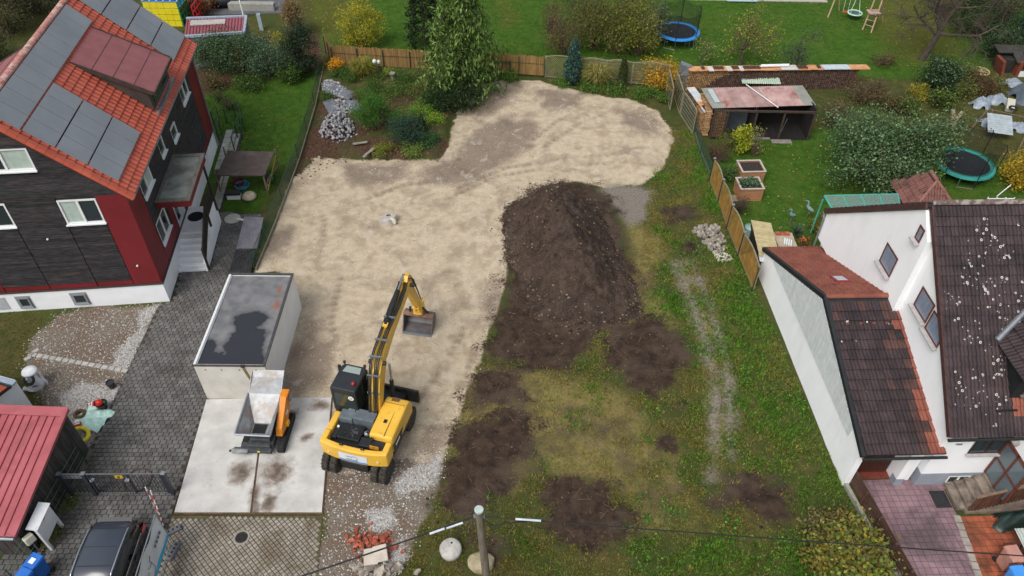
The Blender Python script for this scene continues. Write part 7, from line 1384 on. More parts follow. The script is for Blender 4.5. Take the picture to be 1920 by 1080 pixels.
t = thing('black_mat_stack', 'stack of black corrugated roofing sheets behind the garage', 'sheets', P(453, 490, .2)); corr(t, [Vector(P(426, 520, .12))-t.location, Vector(P(468, 520, .2))-t.location, Vector(P(479, 469, .3))-t.location, Vector(P(441, 469, .22))-t.location], 1, mat('black_sheet', '2a2a2b', '3a3a3a', 3, .6), 'sheet', w=7); obj('cord', MB().tube([(-.2, -.2, .25), (-.05, .1, .27), (.1, .2, .27), (.15, .0, .26), (0, -.1, .27)], .03, 6), m_black, t)
t = thing('drain_disc', 'pale round stone disc on the paving near the stairs', 'stone disc', P(436, 410, .07)); obj('disc', MB().lathe([(.45, 0), (.44, .03), (0, .04)], 16), mat('disc_pale', '9f9c92', 'b0ada3', 4, .9), t)
t = thing('white_pipe', 'short white pipe on the paving beside the corrugated sheet', 'pipe', P(454, 412, .12), -.25); obj('pipe', MB().tube([(-.3, 0, 0), (.3, 0, 0)], .06, 8), m_wp, t)
for i, (q, lb) in enumerate(((((426, 230), (442, 220), (453, 216), (459, 246)), 'open dark green garden gate on the left lawn'), (((402, 235), (410, 222), (416, 252), (411, 262)), 'low dark green rails beside the red house'), (((440, 282), (446, 258), (452, 240), (455, 262)), 'dark green rail along the path steps'))):
    t = thing('metal_railing', lb, 'railing', P(*q[0])); o_ = t.location; pts = [P(*p_)-o_ for p_ in q]
    for a in pts: obj('post', MB().cyl(a, a+Vector((0, 0, 1.0)), .035, 6), m_gmet, t)
    for a, b in zip(pts[:-1], pts[1:]):
        for z_ in (.3, .95): obj('rail', MB().tube([a+Vector((0, 0, z_)), b+Vector((0, 0, z_))], .025, 5), m_gmet, t)
# ------------------------------------------------------------------ trampolines, swing, play things
def trampoline(loc, R, zb, h, pad, label, npole=6, rot=0.):
    t = thing('trampoline', label, 'trampoline', loc, rot); n = 28
    obj('jump_mat', MB().cyl((0, 0, zb-.02), (0, 0, zb), R*.84, n), mat('mat_weave', '1c1f24', '262a30', 4, .6), t); pd = MB()
    ring = [(R*.82, zb+.0), (R*.82, zb+.05), (R*1.0, zb+.05), (R*1.02, zb-.06)]
    v = [(r_*math.cos(2*math.pi*i/n), r_*math.sin(2*math.pi*i/n), z_) for i in range(n) for r_, z_ in ring]; f = [(i*4+j, ((i+1) % n)*4+j, ((i+1) % n)*4+j+1, i*4+j+1) for i in range(n) for j in range(3)]; obj('edge_pad', pd.add(v, f), pad, t)
    for k_ in range(npole):
        a = 2*math.pi*(k_+.25)/npole; x_, y_ = math.cos(a)*R*1.0, math.sin(a)*R*1.0; obj('pole', MB().tube([(x_, y_, .2), (x_*1.02, y_*1.02, zb+h*.8), (x_*.93, y_*.93, zb+h)], .03, 6), m_mblk, t)
    for k_ in range(4):
        a = 2*math.pi*(k_+.5)/4; b = a+.55; q = [(math.cos(c_)*R*.95, math.sin(c_)*R*.95) for c_ in (a, b)]; obj('leg', MB().tube([(*q[0], zb-.05), (*q[0], .03), (*q[1], .03), (*q[1], zb-.05)], .025, 6), m_zinc, t)
    net = MB().grid(lambda a, b: (math.cos(2*math.pi*a)*R*(.9+.0*b), math.sin(2*math.pi*a)*R*(.9+.0*b), zb+.05+b*(h-.1-.25*abs(math.sin(a*math.pi*npole-math.pi*.25)))), 48, 4); obj('safety_net', net, net_mat('black_net', '16181a', 60., .38), t)
    obj('net_rope', MB().tube([(math.cos(2*math.pi*i/48)*R*.91, math.sin(2*math.pi*i/48)*R*.91, zb-.05+h-.25*abs(math.sin(i/48*math.pi*npole-math.pi*.25))) for i in range(49)], .015, 4), m_mblk, t); return t
T1_ = trampoline(P(1268, 78), 1.65, .85, 1.9, mat('pad_blue', '2f86d6', '3a92e0', 3, .45), 'blue edged trampoline on the back lawn')
ld = thing('trampoline_ladder', 'small metal ladder leaning at the blue trampoline', 'ladder', P(1288, 88)); 
for s_ in (-.16, .16): obj('side_rail', MB().tube([(s_, 0, 0), (s_, .25, .95)], .022, 6), m_zinc, ld)
for i in range(3): obj('rung', MB().tube([(-.16, .06+i*.07, .25+i*.26), (.16, .06+i*.07, .25+i*.26)], .02, 6), m_zinc, ld)
T2_ = trampoline(P(1798, 325), 1.75, .75, 1.8, mat('pad_teal', '2f8a80', '3a968c', 3, .5), 'teal edged trampoline behind the white house', 6, .3)
SWg = thing('swing_set', 'wooden swing frame with climbing platform on the back lawn', 'swing', P(1552, 33)); o_ = SWg.location; m_pw = mat('play_wood', '9a8468', 'ad977a', 4, .8)
b_ = [P(*q)-o_ for q in ((1552, 33), (1573, 20), (1617, 56), (1633, 62), (1655, 42))]; tops = [Vector((.6, .9, 2.3)), (b_[2]+b_[3])/2+Vector((.2, .9, 2.3))]
obj('beam', MB().tube([tops[0], tops[1]], .07, 7), m_pw, SWg)
for p_, q_ in ((b_[0], tops[0]), (b_[1], tops[0]), (b_[2], tops[1]), (b_[3], tops[1]+Vector((.6, 0, 0))), (b_[4], tops[1]+Vector((.6, .3, 0)))): obj('post', MB().tube([p_, q_], .06, 7), m_pw, SWg)
pc_ = (b_[2]+b_[3])/2+Vector((.3, .6, 1.35)); obj('platform', MB().box(pc_, (.9, .8, .08)), mat('platform_pink', 'a58a80', 'b89c92', 4, .8), SWg)
for i in range(4): q_ = b_[2].lerp(b_[3], .5); obj('rung', MB().tube([b_[2].lerp(tops[1], .18+.16*i), b_[3].lerp(tops[1]+Vector((.6, 0, 0)), .18+.16*i)], .03, 5), m_pw, SWg)
NS = thing('nest_swing', 'round pale rimmed nest swing under the wooden beam', 'nest swing', P(1603, 24, .5)); obj('rim', MB().torus((0, 0, 0), .55, .06, 24, 8), mat('nest_mint', 'a9d2b8', None, rough=.5), NS); obj('nest_net', MB().cyl((0, 0, -.05), (0, 0, -.03), .5, 20), mat('nest_dark', '3a4a52', '50606a', 8, .8), NS)
for i in range(4): a = i*math.pi/2+.4; obj('rope', MB().tube([(.5*math.cos(a), .5*math.sin(a), 0), (0, .35, 1.75)], .012, 4), m_wp, NS)
RS = thing('plank_swing', 'small red plank swing beside the nest swing', 'swing seat', P(1585, 22, .5)); obj('seat', MB().cham((0, 0, 0), (.45, .2, .06), .02), mat('seat_red', 'c0392b', None, rough=.5), RS)
for s_ in (-.2, .2): obj('rope', MB().tube([(s_, 0, 0), (s_, .3, 1.75)], .012, 4), m_wp, RS)
WW = thing('wagon_wheel', 'old wooden wagon wheel lying on the grass', 'wagon wheel', P(1838, 133, .1)); m_ww = mat('wheel_wood', 'a5906a', 'b8a27c', 5, .8); obj('rim', MB().torus((0, 0, 0), .62, .06, 26, 6), m_ww, WW); obj('hub', MB().cyl((0, 0, -.1), (0, 0, .12), .12, 12), m_ww, WW)
for i in range(10): a = i*math.pi/5; obj('spoke', MB().tube([(.1*math.cos(a), .1*math.sin(a), .02), (.6*math.cos(a), .6*math.sin(a), 0)], .025, 5), m_ww, WW)
# hutch, junk heaps and tarps at the right
HU = thing('hutch', 'small hutch with dark felt roof and red brown sides', 'hutch', P(1888, 138)); m_hut = mat('hut_red_wood', '6a3426', '7a4030', 4, .8); obj('hutch_body', MB().b(-.6, 2.2, .1, 1.4, 0, 1.0), m_dark, HU); obj('side_panel', MB().box((-.72, .1, .55), (.2, 1.1, 1.2), R=Matrix.Rotation(-.25, 3, 'Y')), m_hut, HU); obj('side_panel', MB().box((.5, -.15, .5), (.25, .5, 1.1)), m_hut, HU); obj('hutch_roof', MB().slab([(.2, -.3, 1.0), (2.6, -.3, 1.0), (2.6, 1.5, 1.5), (.2, 1.5, 1.5)], .08), mat('felt_dark', '34322f', '403d3a', 3, .9), HU); obj('hutch_ridge', MB().slab([(-.9, .6, 1.35), (.2, .6, 1.35), (.2, 1.6, 1.5), (-.9, 1.6, 1.5)], .06), MATS['felt_dark'], HU)
t = thing('cold_frame', 'white framed cold frame full of brown leaves', 'cold frame', P(1918, 138)); obj('frame', MB().b(-.6, .6, -.5, -.43, 0, .4).b(-.6, -.53, -.43, .5, 0, .4), m_wp, t); obj('filling', MB().b(-.53, .6, -.43, .5, 0, .3), mat('leaf_fill', '5a4024', '7a5a30', 10, .95, .5), t)
def tarp_heap(name, label, u, v, sx, sy, h, m, seed):
    t = thing(name, label, 'tarp', P(u, v, 0)); r_ = random.Random(seed); a1, a2 = r_.uniform(0, 6), r_.uniform(0, 6)
    def f_(a, b):
        x_, y_ = (a-.5)*2, (b-.5)*2; d0 = math.hypot(x_, y_); f0 = (1+.16*math.sin(5*math.atan2(y_, x_)+a1))/max(1, d0) if d0 > .02 else 1; x_, y_ = x_*f0, y_*f0; d = min(1, math.hypot(x_, y_)); k_ = max(0, 1-d**3); return (x_*sx, y_*sy, k_*h*(.75+.25*math.sin(x_*5+a1)*math.sin(y_*4+a2))+.05*math.sin(x_*19+a2)*math.sin(y_*15)*k_+.01)
    obj('sheet', MB().grid(f_, 26, 20), m, t, True); return t
m_tb = mat('tarp_bluegrey', '77828f', '96a0ab', 4, .4, .5, 8); m_td = mat('tarp_dark', '4d5762', '5e6873', 3, .5, .3, 6)
tarp_heap('tarp_heap', 'left crumpled blue grey tarp over junk', 1838, 198, .7, .6, .7, m_tb, 1); tarp_heap('tarp_heap', 'middle blue grey tarp heap behind the pallet', 1868, 190, .8, .6, .6, m_tb, 2); tarp_heap('tarp_heap', 'blue grey tarp spread under the pale pallet', 1865, 232, 1.1, .7, .35, m_tb, 3); tarp_heap('tarp_heap', 'low tarp heap at the right of the pallet', 1908, 240, .8, .6, .4, m_tb, 5); tarp_heap('tarp_heap', 'dark grey tarp wall at the right edge', 1918, 185, .8, 1.3, 1.2, m_td, 4); tarp_heap('tarp_heap', 'blue grey plastic bundle below the cold frame', 1898, 158, .8, .5, .5, m_tb, 6)
t = thing('pallet_top', 'pale slatted board standing tilted on the tarp', 'board', P(1870, 240, .5), rad(-14))
for i in range(9): obj('slat', MB().box((0, -.75+i*.17, .1+.06*i), (1.5, .165, .03), R=Matrix.Rotation(.35, 3, 'X')), mat('pale_slat', '8f9aa0', 'a3adb2', 4, .7, rnd=.06), t)
t = thing('cream_appliance', 'cream box with black wheel lying on the junk', 'appliance', P(1893, 200, .4), -.4); obj('housing', MB().box((0, 0, .1), (.5, 1.0, .35), R=Matrix.Rotation(.3, 3, 'X')), mat('appliance_cream', 'b5b4a5', None, rough=.5), t, bev=.04); obj('wheel', MB().torus((.15, -.5, .2), .24, .07, 18, 8), m_rub, t)
for i, (a, b, lb) in enumerate((((1815, 248, 0), (1850, 208, .8), 'left wooden ladder rail on the junk'), ((1846, 245, 0), (1862, 205, .9), 'right wooden ladder rail on the junk'), ((1905, 290, 0), (1925, 250, .8), 'grey pole leaning at the right edge'), ((1853, 205, .7), (1930, 222, .8), 'long plank across the junk heap'))):
    t = thing('timber', lb, 'timber', P(*a)); obj('timber_bar', MB().tube([(0, 0, .03), P(*b)-t.location], .05, 6), mat('timber_grey', '5a4c40', '6d5e50', 4, .85), t)
t = thing('forked_log', 'forked bare tree trunk section standing in the bed', 'log', P(1786, 240)); m_bk = mat('pale_bark', '8a7664', 'a08c78', 5, .9, .4, 20); obj('trunk', MB().tube([(0, 0, 0), (-.05, .1, .5), (-.35, .3, 1.2)], [.18, .17, .12], 9).tube([(-.03, .05, .45), (.3, .25, 1.1)], [.13, .1], 8), m_bk, t)
# climbing frame, metal roofed garage and covered car at the top left
CF = thing('climbing_frame', 'cube climbing frame in yellow blue green and red', 'climbing frame', P(352, 50, 0)); cc = P(352, 50, 0); xh = P(300, 15, 2.4).x-cc.x
fx0, fx1 = P(265, 16, 2.6).x-cc.x, P(322, 14, 2.6).x-cc.x; fx0, fx1 = -3.0, -.35; fh = 1.95
for i in range(5):
    for j in range(4): obj('panel', MB().b(fx0+i*.53+.01, fx0+(i+1)*.53-.01, -.03, .0, j*.485+.02, (j+1)*.485-.02), mat('panel_yellow', 'd2c21a', 'dccd28', 3, .5), CF)
cA, cB, cC, cD = mat('bar_blue', '2a6fb5', None, rough=.4), mat('bar_green', '2f8a58', None, rough=.4), mat('bar_red', 'b5283a', None, rough=.4), mat('bar_white', 'b5c2cc', None, rough=.4)
for i in range(6): obj('bar', MB().tube([(fx0+i*.53, 0, fh+.02), (fx0+i*.53, 2.4, fh+.02)], .05, 5), cD, CF)
for j in range(5): obj('bar', MB().tube([(fx0, j*.6, fh+.02), (fx1, j*.6, fh+.02)], .05, 5), cA, CF)
obj('panel', MB().b(fx0, fx1, .02, 2.4, fh-.6, fh-.56), mat('panel_blue', '2a4f95', None, rough=.5), CF)
for j in range(5):
    obj('bar', MB().tube([(fx1+.05, j*.6, 0), (fx1+.05, j*.6, fh)], .05, 5), cB, CF); obj('bar', MB().tube([(fx1+.95, .3+j*.6, 0), (fx1+.95, .3+j*.6, fh*.75)], .05, 5), cC, CF)
for k_ in range(5): obj('bar', MB().tube([(fx1+.05, 0, k_*.48), (fx1+.05, 2.4, k_*.48)], .05, 5), cB, CF); obj('bar', MB().tube([(fx1+.95, .3, k_*.5), (fx1+.95, 2.7, k_*.5)], .05, 5), cC, CF)
gr_ = [P(345, 70, 2.3), P(458, 62, 2.3), P(462, 32, 2.3), P(350, 36, 2.3)]; FG = thing('flat_garage', 'flat roofed garage with pink ribbed metal roof behind the hedge', 'garage', (gr_[0].x, gr_[0].y, 0)); o_ = FG.location; lq = [p_-o_ for p_ in gr_]
obj('garage_walls', MB().prism([p_.to_2d() for p_ in lq], 0, 2.25), mat('garage_grey', '6a6a6c', '77777a', 3, .9), FG); frf = obj('roof', MB().slab(lq, .05), mat('pink_sheet', '8f4a55', '9c5862', 2, .55, stain=('6a4a40', 1, .55, .7, .5)), FG)
for i in range(19): a, b = lq[0].lerp(lq[1], (i+.5)/19), lq[3].lerp(lq[2], (i+.5)/19); obj('roof_rib', MB().tube([a+Vector((0, .1, .03)), b+Vector((0, -.1, .03))], .035, 4), mat('rib_pink', '74363f', None, rough=.5), frf)
for a, b in ((0, 1), (1, 2), (3, 2)): obj('roof_edge', MB().tube([lq[a]+Vector((0, 0, .05)), lq[b]+Vector((0, 0, .05))], .12, 4), mat('edge_bluegrey', '8a98a8', '9aa8b8', 3, .5), FG)
sk_ = [lq[0].lerp(lq[1], .08).lerp(lq[3].lerp(lq[2], .08), .58), lq[0].lerp(lq[1], .66).lerp(lq[3].lerp(lq[2], .66), .58), lq[0].lerp(lq[1], .66).lerp(lq[3].lerp(lq[2], .66), .85), lq[0].lerp(lq[1], .08).lerp(lq[3].lerp(lq[2], .08), .85)]; obj('skylight', MB().slab([p_+Vector((0, 0, .1)) for p_ in sk_], .06), mat('skylight_grey', 'a09c94', 'b0aca4', 3, .5), frf)
t = thing('lamp_post', 'slim white pole behind the pink roofed garage', 'pole', P(458, 35)); obj('pole', MB().tube([(0, 0, 0), (-.25, .4, 5)], .06, 7), m_wp, t)
CC = thing('covered_car', 'dark car under a fitted cover on the road at the top edge', 'car', P(415, 17, .05), rad(6)); obj('cover', loft([(0, [(.7, .1), (.75, .5), (.6, .8)]), (.4, [(.85, .1), (.9, .6), (.7, 1.0)]), (1.2, [(.88, .1), (.92, .8), (.65, 1.4)]), (2.6, [(.88, .1), (.92, .8), (.65, 1.45)]), (3.6, [(.86, .1), (.9, .7), (.7, .95)]), (4.3, [(.7, .1), (.75, .5), (.6, .75)])]), mat('cover_cloth', '1b1d22', '2c2f36', 6, .5, .3, 6), CC, True); obj('cover_hem', MB().b(-.9, .9, .05, 4.2, .06, .14), m_black, CC)
t = thing('garden_wall', 'low grey wall with planting at the road edge', 'wall', P(443, 18)); obj('wall_block', MB().b(-.5, 3.2, -.3, .3, 0, .6), mat('wall_grey', '8a8a84', '9a9a94', 4, .9), t)
t = thing('bench_post', 'white wooden post on the strip of lawn', 'post', P(491, 56)); obj('post', MB().b(-.14, .14, -.1, .1, 0, 1.3), mat('post_bluegrey', '8fa0a8', 'a3b2b8', 4, .7), t)
t = thing('patio', 'pale terrace strip along the top edge of the back lawn', 'terrace', P(1420, 2, .02)); obj('terrace', MB().b(-6, 6, 0, 3, -.05, .05), mat('terrace_pale', 'a29a98', 'b0a8a6', 2, .8), t)
t = thing('blue_planks', 'pale blue boards on the terrace edge', 'boards', P(1385, 3, .1)); obj('board', MB().b(-1, 1.6, 0, .4, 0, .06), mat('board_blue', 'a5b4c4', None, rough=.6), t)
# white garden chairs behind the white house
t = thing('garden_chair', 'white metal garden chairs behind the white house roof', 'chairs', P(1855, 395, 0)); t['label'] = 'white metal garden chair frame behind the white house'; t['category'] = 'chair'
for x_ in (-.5, 0, .5, 1.): obj('leg', MB().tube([(x_, 0, 0), (x_+.1, .1, .9)], .03, 5), m_wp, t)
for z_ in (.45, .85): obj('rail', MB().tube([(-.5, 0, z_), (1.05, .05, z_)], .03, 5), m_wp, t)
obj('backrest', MB().tube([(.2, .3, .8), (.8, .5, 1.5)], .03, 5), m_wp, t)
# right foreground: covered scooter, bins, bicycle, mat
dmx = thing('door_mat', 'black rubber mat at the foot of the entrance stairs', 'mat', P(1763, 936, .025), HY); obj('mat', MB().cham((0, 0, .01), (.62, .75, .03), .01), mat('mat_rubber', '232326', '2e2e32', 10, .9), dmx)
tcv = tarp_heap('covered_scooter', 'scooter under a dark green cover beside the stair rail', 1915, 985, 1.15, .55, 1.15, mat('cover_green', '12221f', '1d332e', 3, .35, .3, 8), 9); tcv['category'] = 'scooter'
wheelie('wheelie_bin', 'bin with pink lid on the red tiled yard', P(1880, 1062, .03), rad(8), mat('lid_pink', 'a5766a', 'b5867a', 3, .5), None, False); wheelie('wheelie_bin', 'blue bin at the bottom right corner', P(1890, 1100, .03), rad(6), mat('bin_blue2', '3a86d8', '4690e0', 3, .45), None, False)
BY = thing('bicycle', 'dark bicycle at the bottom right corner', 'bicycle', P(1912, 1068, .03), rad(70))
for x_ in (-.5, .5): obj('wheel', MB().torus((x_, 0, .33), .31, .025, 20, 6, Matrix.Rotation(rad(90), 3, 'X')), m_rub, BY)
obj('bike_frame', MB().tube([(-.5, 0, .33), (-.15, 0, .75), (.35, 0, .78), (.5, 0, .33)], .022, 6).tube([(-.15, 0, .75), (.0, 0, .33), (.35, 0, .78)], .022, 6), m_mblk, BY); obj('handlebar', MB().tube([(.25, -.28, 1.0), (.38, 0, .95), (.25, .28, 1.0)], .016, 5), m_zinc, BY); obj('saddle', MB().b(-.3, -.05, -.07, .07, .88, .93), m_black, BY)
t = thing('corrugated_sheet', 'pale ribbed sheet leaning at the right edge', 'sheet', P(1922, 1020, .9)); corr(t, [(-.12, -.6, 0), (.6, -.6, .1), (.5, .5, .3), (-.25, .5, .2)], 1, mat('pale_sheet', '9aa09c', 'aab0ac', 3, .5), 'sheet')
t = thing('flower_box', 'white flowers in a box beside the porch', 'flowers', P(1905, 912, 1.0)); obj('box', MB().b(-.3, .5, -.12, .12, -.2, 0), m_brnwin, t); stones('white_blooms', np.array([(random.uniform(-.25, .45), random.uniform(-.1, .1), random.uniform(.05, .2)) for _ in range(26)]), .05, ['e4e6e2', 'd0d4cc', '5a7a4a'], parent=t)
# ------------------------------------------------------------------ plants
m_bark = mat('bark_brown', '4a3f36', '5f5247', 5, .9, .5, 20); m_twig = mat('twig_brown2', '54473c', '6a5b4e', 8, .9)
def foliage(name, pts, size, cols, parent, droop=0., elong=1.5, upb=.5, seed=None):
    "leaf-sized four-cornered faces at pts"
    n = len(pts)
    if n == 0: return
    nr = rng.normal(size=(n, 3)); nr[:, 2] = np.abs(nr[:, 2])+upb; nr /= np.linalg.norm(nr, axis=1)[:, None]
    t = rng.normal(size=(n, 3)); t[:, 2] -= droop*2; t -= nr*(t*nr).sum(1)[:, None]; t /= np.linalg.norm(t, axis=1)[:, None]+1e-9; b = np.cross(nr, t)
    s = (size*(.5+rng.random(n)))[:, None]; w = s/elong
    V = np.stack([pts-t*s*.5, pts+b*w*.5+nr*w*.1, pts+t*s*.5, pts-b*w*.5+nr*w*.1], 1)
    C = pick(cols, n)*(.7+.6*rng.random((n, 1)))
    me = npmesh(name, V.reshape(-1, 3), np.arange(4*n).reshape(-1, 4), np.repeat(C, 4, 0)); me.materials.append(leaf_mat('leaf', .3)); return obj(name, me, None, parent)
def clumps(r, h, z0, k, spread, n, flat=1., hollow=.35):
    "points in uneven clumps through an ellipsoidal volume"
    d = rng.normal(size=(k, 3)); d /= np.linalg.norm(d, axis=1)[:, None]; rr = (hollow+(1-hollow)*rng.random(k)**.6)[:, None]; c = d*rr*np.array([r, r, h/2])+np.array([0, 0, z0+h/2])
    c[:, :2] *= (.8+.35*rng.random((k, 1))); w = rng.random(k)+.35; i = rng.choice(k, n, p=w/w.sum()); p_ = c[i]+rng.normal(size=(n, 3))*spread*np.array([1, 1, .75])
    return p_[p_[:, 2] > z0*.6], c
def shrub(name, label, u, v, h, r, cols, n, leaf=.11, k=None, z=0., spread=None, cat='shrub', group=None, droop=0., elong=1.6, stems=True, twigs=0, zlow=.05, off=(0, 0)):
    p0 = P(u, v, z); t = thing(name, label, cat, (p0.x+off[0], p0.y+off[1], z), 0, group)
    pts, c = clumps(r*.85, h*.85, h*zlow, k or int(14+16*r), spread or (.16*r+.06), int(n*1.3)); foliage('leaves', pts, leaf*.85, cols, t, droop, elong)
    st_ = MB()
    if stems:
        for q in c[::max(1, len(c)//14)]: st_.tube([(q[0]*.08, q[1]*.08, -.02), (q[0]*.45, q[1]*.45, q[2]*.6), tuple(q)], [.035*r**.5, .02, .008], 4)
    for _ in range(twigs):
        a, e = random.uniform(0, 6.28), random.uniform(.3, 1.4); L = random.uniform(.5, 1.05); d = Vector((math.cos(a)*math.cos(e)*r, math.sin(a)*math.cos(e)*r, math.sin(e)*h))*L; m_ = d*.5+Vector([random.uniform(-.1, .1)*r for _ in range(3)]); m_.z = abs(m_.z)+.1; st_.tube([(d.x*.1, d.y*.1, 0), m_, d], [.022, .014, .006], 3)
        for _k in range(2): e2 = m_.lerp(d, random.uniform(.2, .9)); st_.tube([e2, e2+Vector([random.uniform(-.3, .3)*r for _ in range(2)]+[random.uniform(.05, .3)*h])], [.01, .004], 3)
    if st_.v: obj('stems', st_, m_twig, t)
    return t
def branch(mb, p_, d, L, r, depth, tips, gr=.55, bend=.25):
    q = p_; pts = [p_]; dd = d.copy()
    for i in range(3):
        dd = (dd+Vector([random.uniform(-bend, bend) for _ in range(3)])+Vector((0, 0, .06))).normalized(); q = q+dd*(L/3); pts.append(q)
    mb.tube(pts, [r, r*.85, r*.7, r*.5], 6 if r > .05 else 4, False)
    if depth == 0: tips.append(q); tips.append(pts[2]); return
    for i in range(3 if depth > 1 else 4):
        s_ = random.choice(pts[1:]); a = random.uniform(0, 6.28); o_ = dd.orthogonal(); o_.rotate(Quaternion(dd, a)); nd = (dd*random.uniform(.4, .8)+o_*random.uniform(.6, 1.)).normalized(); branch(mb, s_, nd, L*random.uniform(.55, .8), r*gr, depth-1, tips, gr, bend)
def tree(name, label, u, v, h, r, cols, n, leaf=.12, trunk=.35, depth=3, tr=.12, lean=(0, 0), cat='tree', spread=.3, bark=None, group=None, squash=1., off=(0, 0)):
    p0 = P(u, v); t = thing(name, label, cat, (p0.x+off[0], p0.y+off[1], 0), 0, group); mb = MB(); tips = []; th = h*trunk; top = Vector((lean[0]*th, lean[1]*th, th)); mb.tube([(0, 0, -.1), top*.5, top], [tr*1.25, tr, tr*.85], 9)
    for i in range(5): a = 2*math.pi*i/5+random.uniform(-.4, .4); e = random.uniform(.35, 1.1); branch(mb, top*random.uniform(.75, 1.), Vector((math.cos(a)*math.cos(e)+lean[0]*.5, math.sin(a)*math.cos(e), math.sin(e))).normalized(), r*random.uniform(.5, .75), tr*.55, depth-1, tips)
    branch(mb, top, Vector((lean[0]*.5, 0, 1)).normalized(), (h-th)*.5, tr*.6, depth-1, tips); obj('trunk', mb, bark or m_bark, t)
    if n:
        T = np.array([tuple(q) for q in tips]); mx = np.abs(T[:, :2]).max()+.01; w = rng.random(len(T))+.2; i = rng.choice(len(T), n, p=w/w.sum()); p_ = T[i]+rng.normal(size=(n, 3))*spread*np.array([1, 1, .8]); foliage('crown', p_, leaf, cols, t)
    return t
def conifer(name, label, u, v, h, r, cols, n, leaf=.16, droop=.6, col=False, z=0., pw=.8, lay=.35, elong=2.4, group=None):
    t = thing(name, label, 'conifer', P(u, v, z), 0, group); zz = rng.random(n)**(.85); rad_ = r*((1-zz)**pw*.95+.05) if not col else r*np.clip(1.2*np.sqrt(np.clip(1-zz, 0, 1)), 0, 1)*np.clip(.55+zz*3, 0, 1)
    a = rng.random(n)*6.283; nb = 9+int(r*3); br = np.floor(a/6.283*nb+zz*7); jit = _perm[(br.astype(int)*7) & 255, (np.floor(zz*h/lay).astype(int)*13) & 255]; rr = rad_*(.45+.55*rng.random(n)**.5)*(.72+.45*jit)
    pts = np.stack([rr*np.cos(a), rr*np.sin(a), zz*h*.97+.1-droop*.3*rr/r*h*.12+.08*h*(jit-.5)*.5], 1); pts[:, 2] = np.clip(pts[:, 2], .05, None); foliage('needles', pts, leaf, cols, t, droop*2.5, elong, .1)
    obj('trunk', MB().tube([(0, 0, -.1), (0, 0, h*.5), (0, 0, h*.96)], [.05+.05*r, .03+.03*r, .01], 7), m_bark, t); return t
def grass_clump(name, label, u, v, h, r, cols, n, z=0., cat='ornamental grass', arch=1.):
    t = thing(name, label, cat, P(u, v, z)); V = []; Fc = []; C = pick(cols, n)*(.7+.6*rng.random((n, 1)))
    for i in range(n):
        a = random.uniform(0, 6.28); b0 = Vector((random.gauss(0, .18)*r, random.gauss(0, .18)*r, 0)); o_ = Vector((math.cos(a), math.sin(a), 0)); hh = h*random.uniform(.6, 1.1); rr = r*random.uniform(.2, 1.)*arch; w = Vector((-o_.y, o_.x, 0))*.018
        m_ = b0+o_*rr*.45+Vector((0, 0, hh*.75)); e = b0+o_*rr+Vector((0, 0, hh*random.uniform(.55, 1.))); V += [b0-w, b0+w, m_+w, m_-w, e]; Fc += [(i*5, i*5+1, i*5+2, i*5+3), (i*5+3, i*5+2, i*5+4)]
    me = bpy.data.meshes.new('blades'); me.from_pydata([tuple(q) for q in V], [], Fc); at = me.color_attributes.new('Col', 'FLOAT_COLOR', 'POINT'); c4 = np.ones((len(V), 4), np.float32); c4[:, :3] = np.repeat(C, 5, 0); at.data.foreach_set('color', c4.ravel()); me.materials.append(leaf_mat('leaf', .3)); obj('blades', me, None, t); return t
G1 = ['3f5a22', '4d6a2a', '5a7a34', '34491e']; G2 = ['2a3d1e', '35492a', '22331a', '405534']; BG = ['4a6248', '5a7455', '6a8462', '3c5240']; YG = ['7d8a2c', '96962e', 'a8942c', '6a7a2a']; YO = ['c8941e', 'd8a828', 'b57a1c', 'a8a030', '7d8a2c']; OR = ['b57a22', 'c88e2a', 'a0621e', '9a8a34', 'd0a040']; DK = ['1a2418', '222e1e', '2a3624']; BR = ['5a4a34', '6a5638', '4f4a2c', '77643f']; OLV = ['5a5f2c', '6d6f36', '4a5226', '7d7a3c', '596232']
# garden bed and back boundary
def weeping(name, label, u, v, h, r, cols, z=0.):
    "conifer with tiers of drooping boughs hung with sprays"
    t = thing(name, label, 'conifer', P(u, v, z)); st_ = MB().tube([(0, 0, -.1), (0, 0, h*.5), (0, 0, h)], [.2, .12, .02], 8); pts = []
    for i in range(190):
        f_ = random.random()**.8; zb = .25+f_*(h-.5); R = r*(1-f_)**.62*random.uniform(.72, 1.12)+.12; a = random.uniform(0, 6.283); ca, sa = math.cos(a), math.sin(a); arc = []
        for k_ in range(9):
            s_ = k_/8; arc.append((ca*R*s_, sa*R*s_, max(.1, zb+.35*R*math.sin(s_*2.2)-.42*R*s_*s_*1.6)))
        st_.tube([arc[0], arc[4], arc[8]], [.03, .018, .006], 3)
        for k_ in range(2, 9):
            for _ in range(int(5+7*R*k_/8)): q = arc[k_]; w_ = .10+.10*R*(k_/8); pts.append((q[0]+random.gauss(0, w_), q[1]+random.gauss(0, w_), max(.06, q[2]-abs(random.gauss(0, .24))*(.4+.6*k_/8))))
    P_ = np.array(pts); foliage('sprays', P_, .30, cols, t, 1.6, 3.4, .1); obj('trunk', st_, m_bark, t)
weeping('conifer', 'tall light green drooping conifer at the reed fence', 866, 166, 8.8, 3.0, ['64803a', '76924a', '526a30', '86a258', '3c5224', '2f4420'], .2)
conifer('conifer', 'dark narrow conifer behind the tall drooping one', 797, 84, 7.5, 1.5, DK, 7000, .2, .2, pw=.5)
shrub('shrub', 'tall yellow and green autumn bush behind the reed fence', 681, 90, 4.1, 1.85, ['c8b02a', 'b0a82e', '86982e', '62822e', 'd0a426', '55762a', '76902e'], 9000, .12, 60, cat='bush', elong=2.2, spread=.26)
shrub('shrub', 'small bright orange shrub in front of the reed fence', 632, 133, 1.0, .55, ['d89a1e', 'e0a828', 'c8861a'], 900, .1, z=.25)
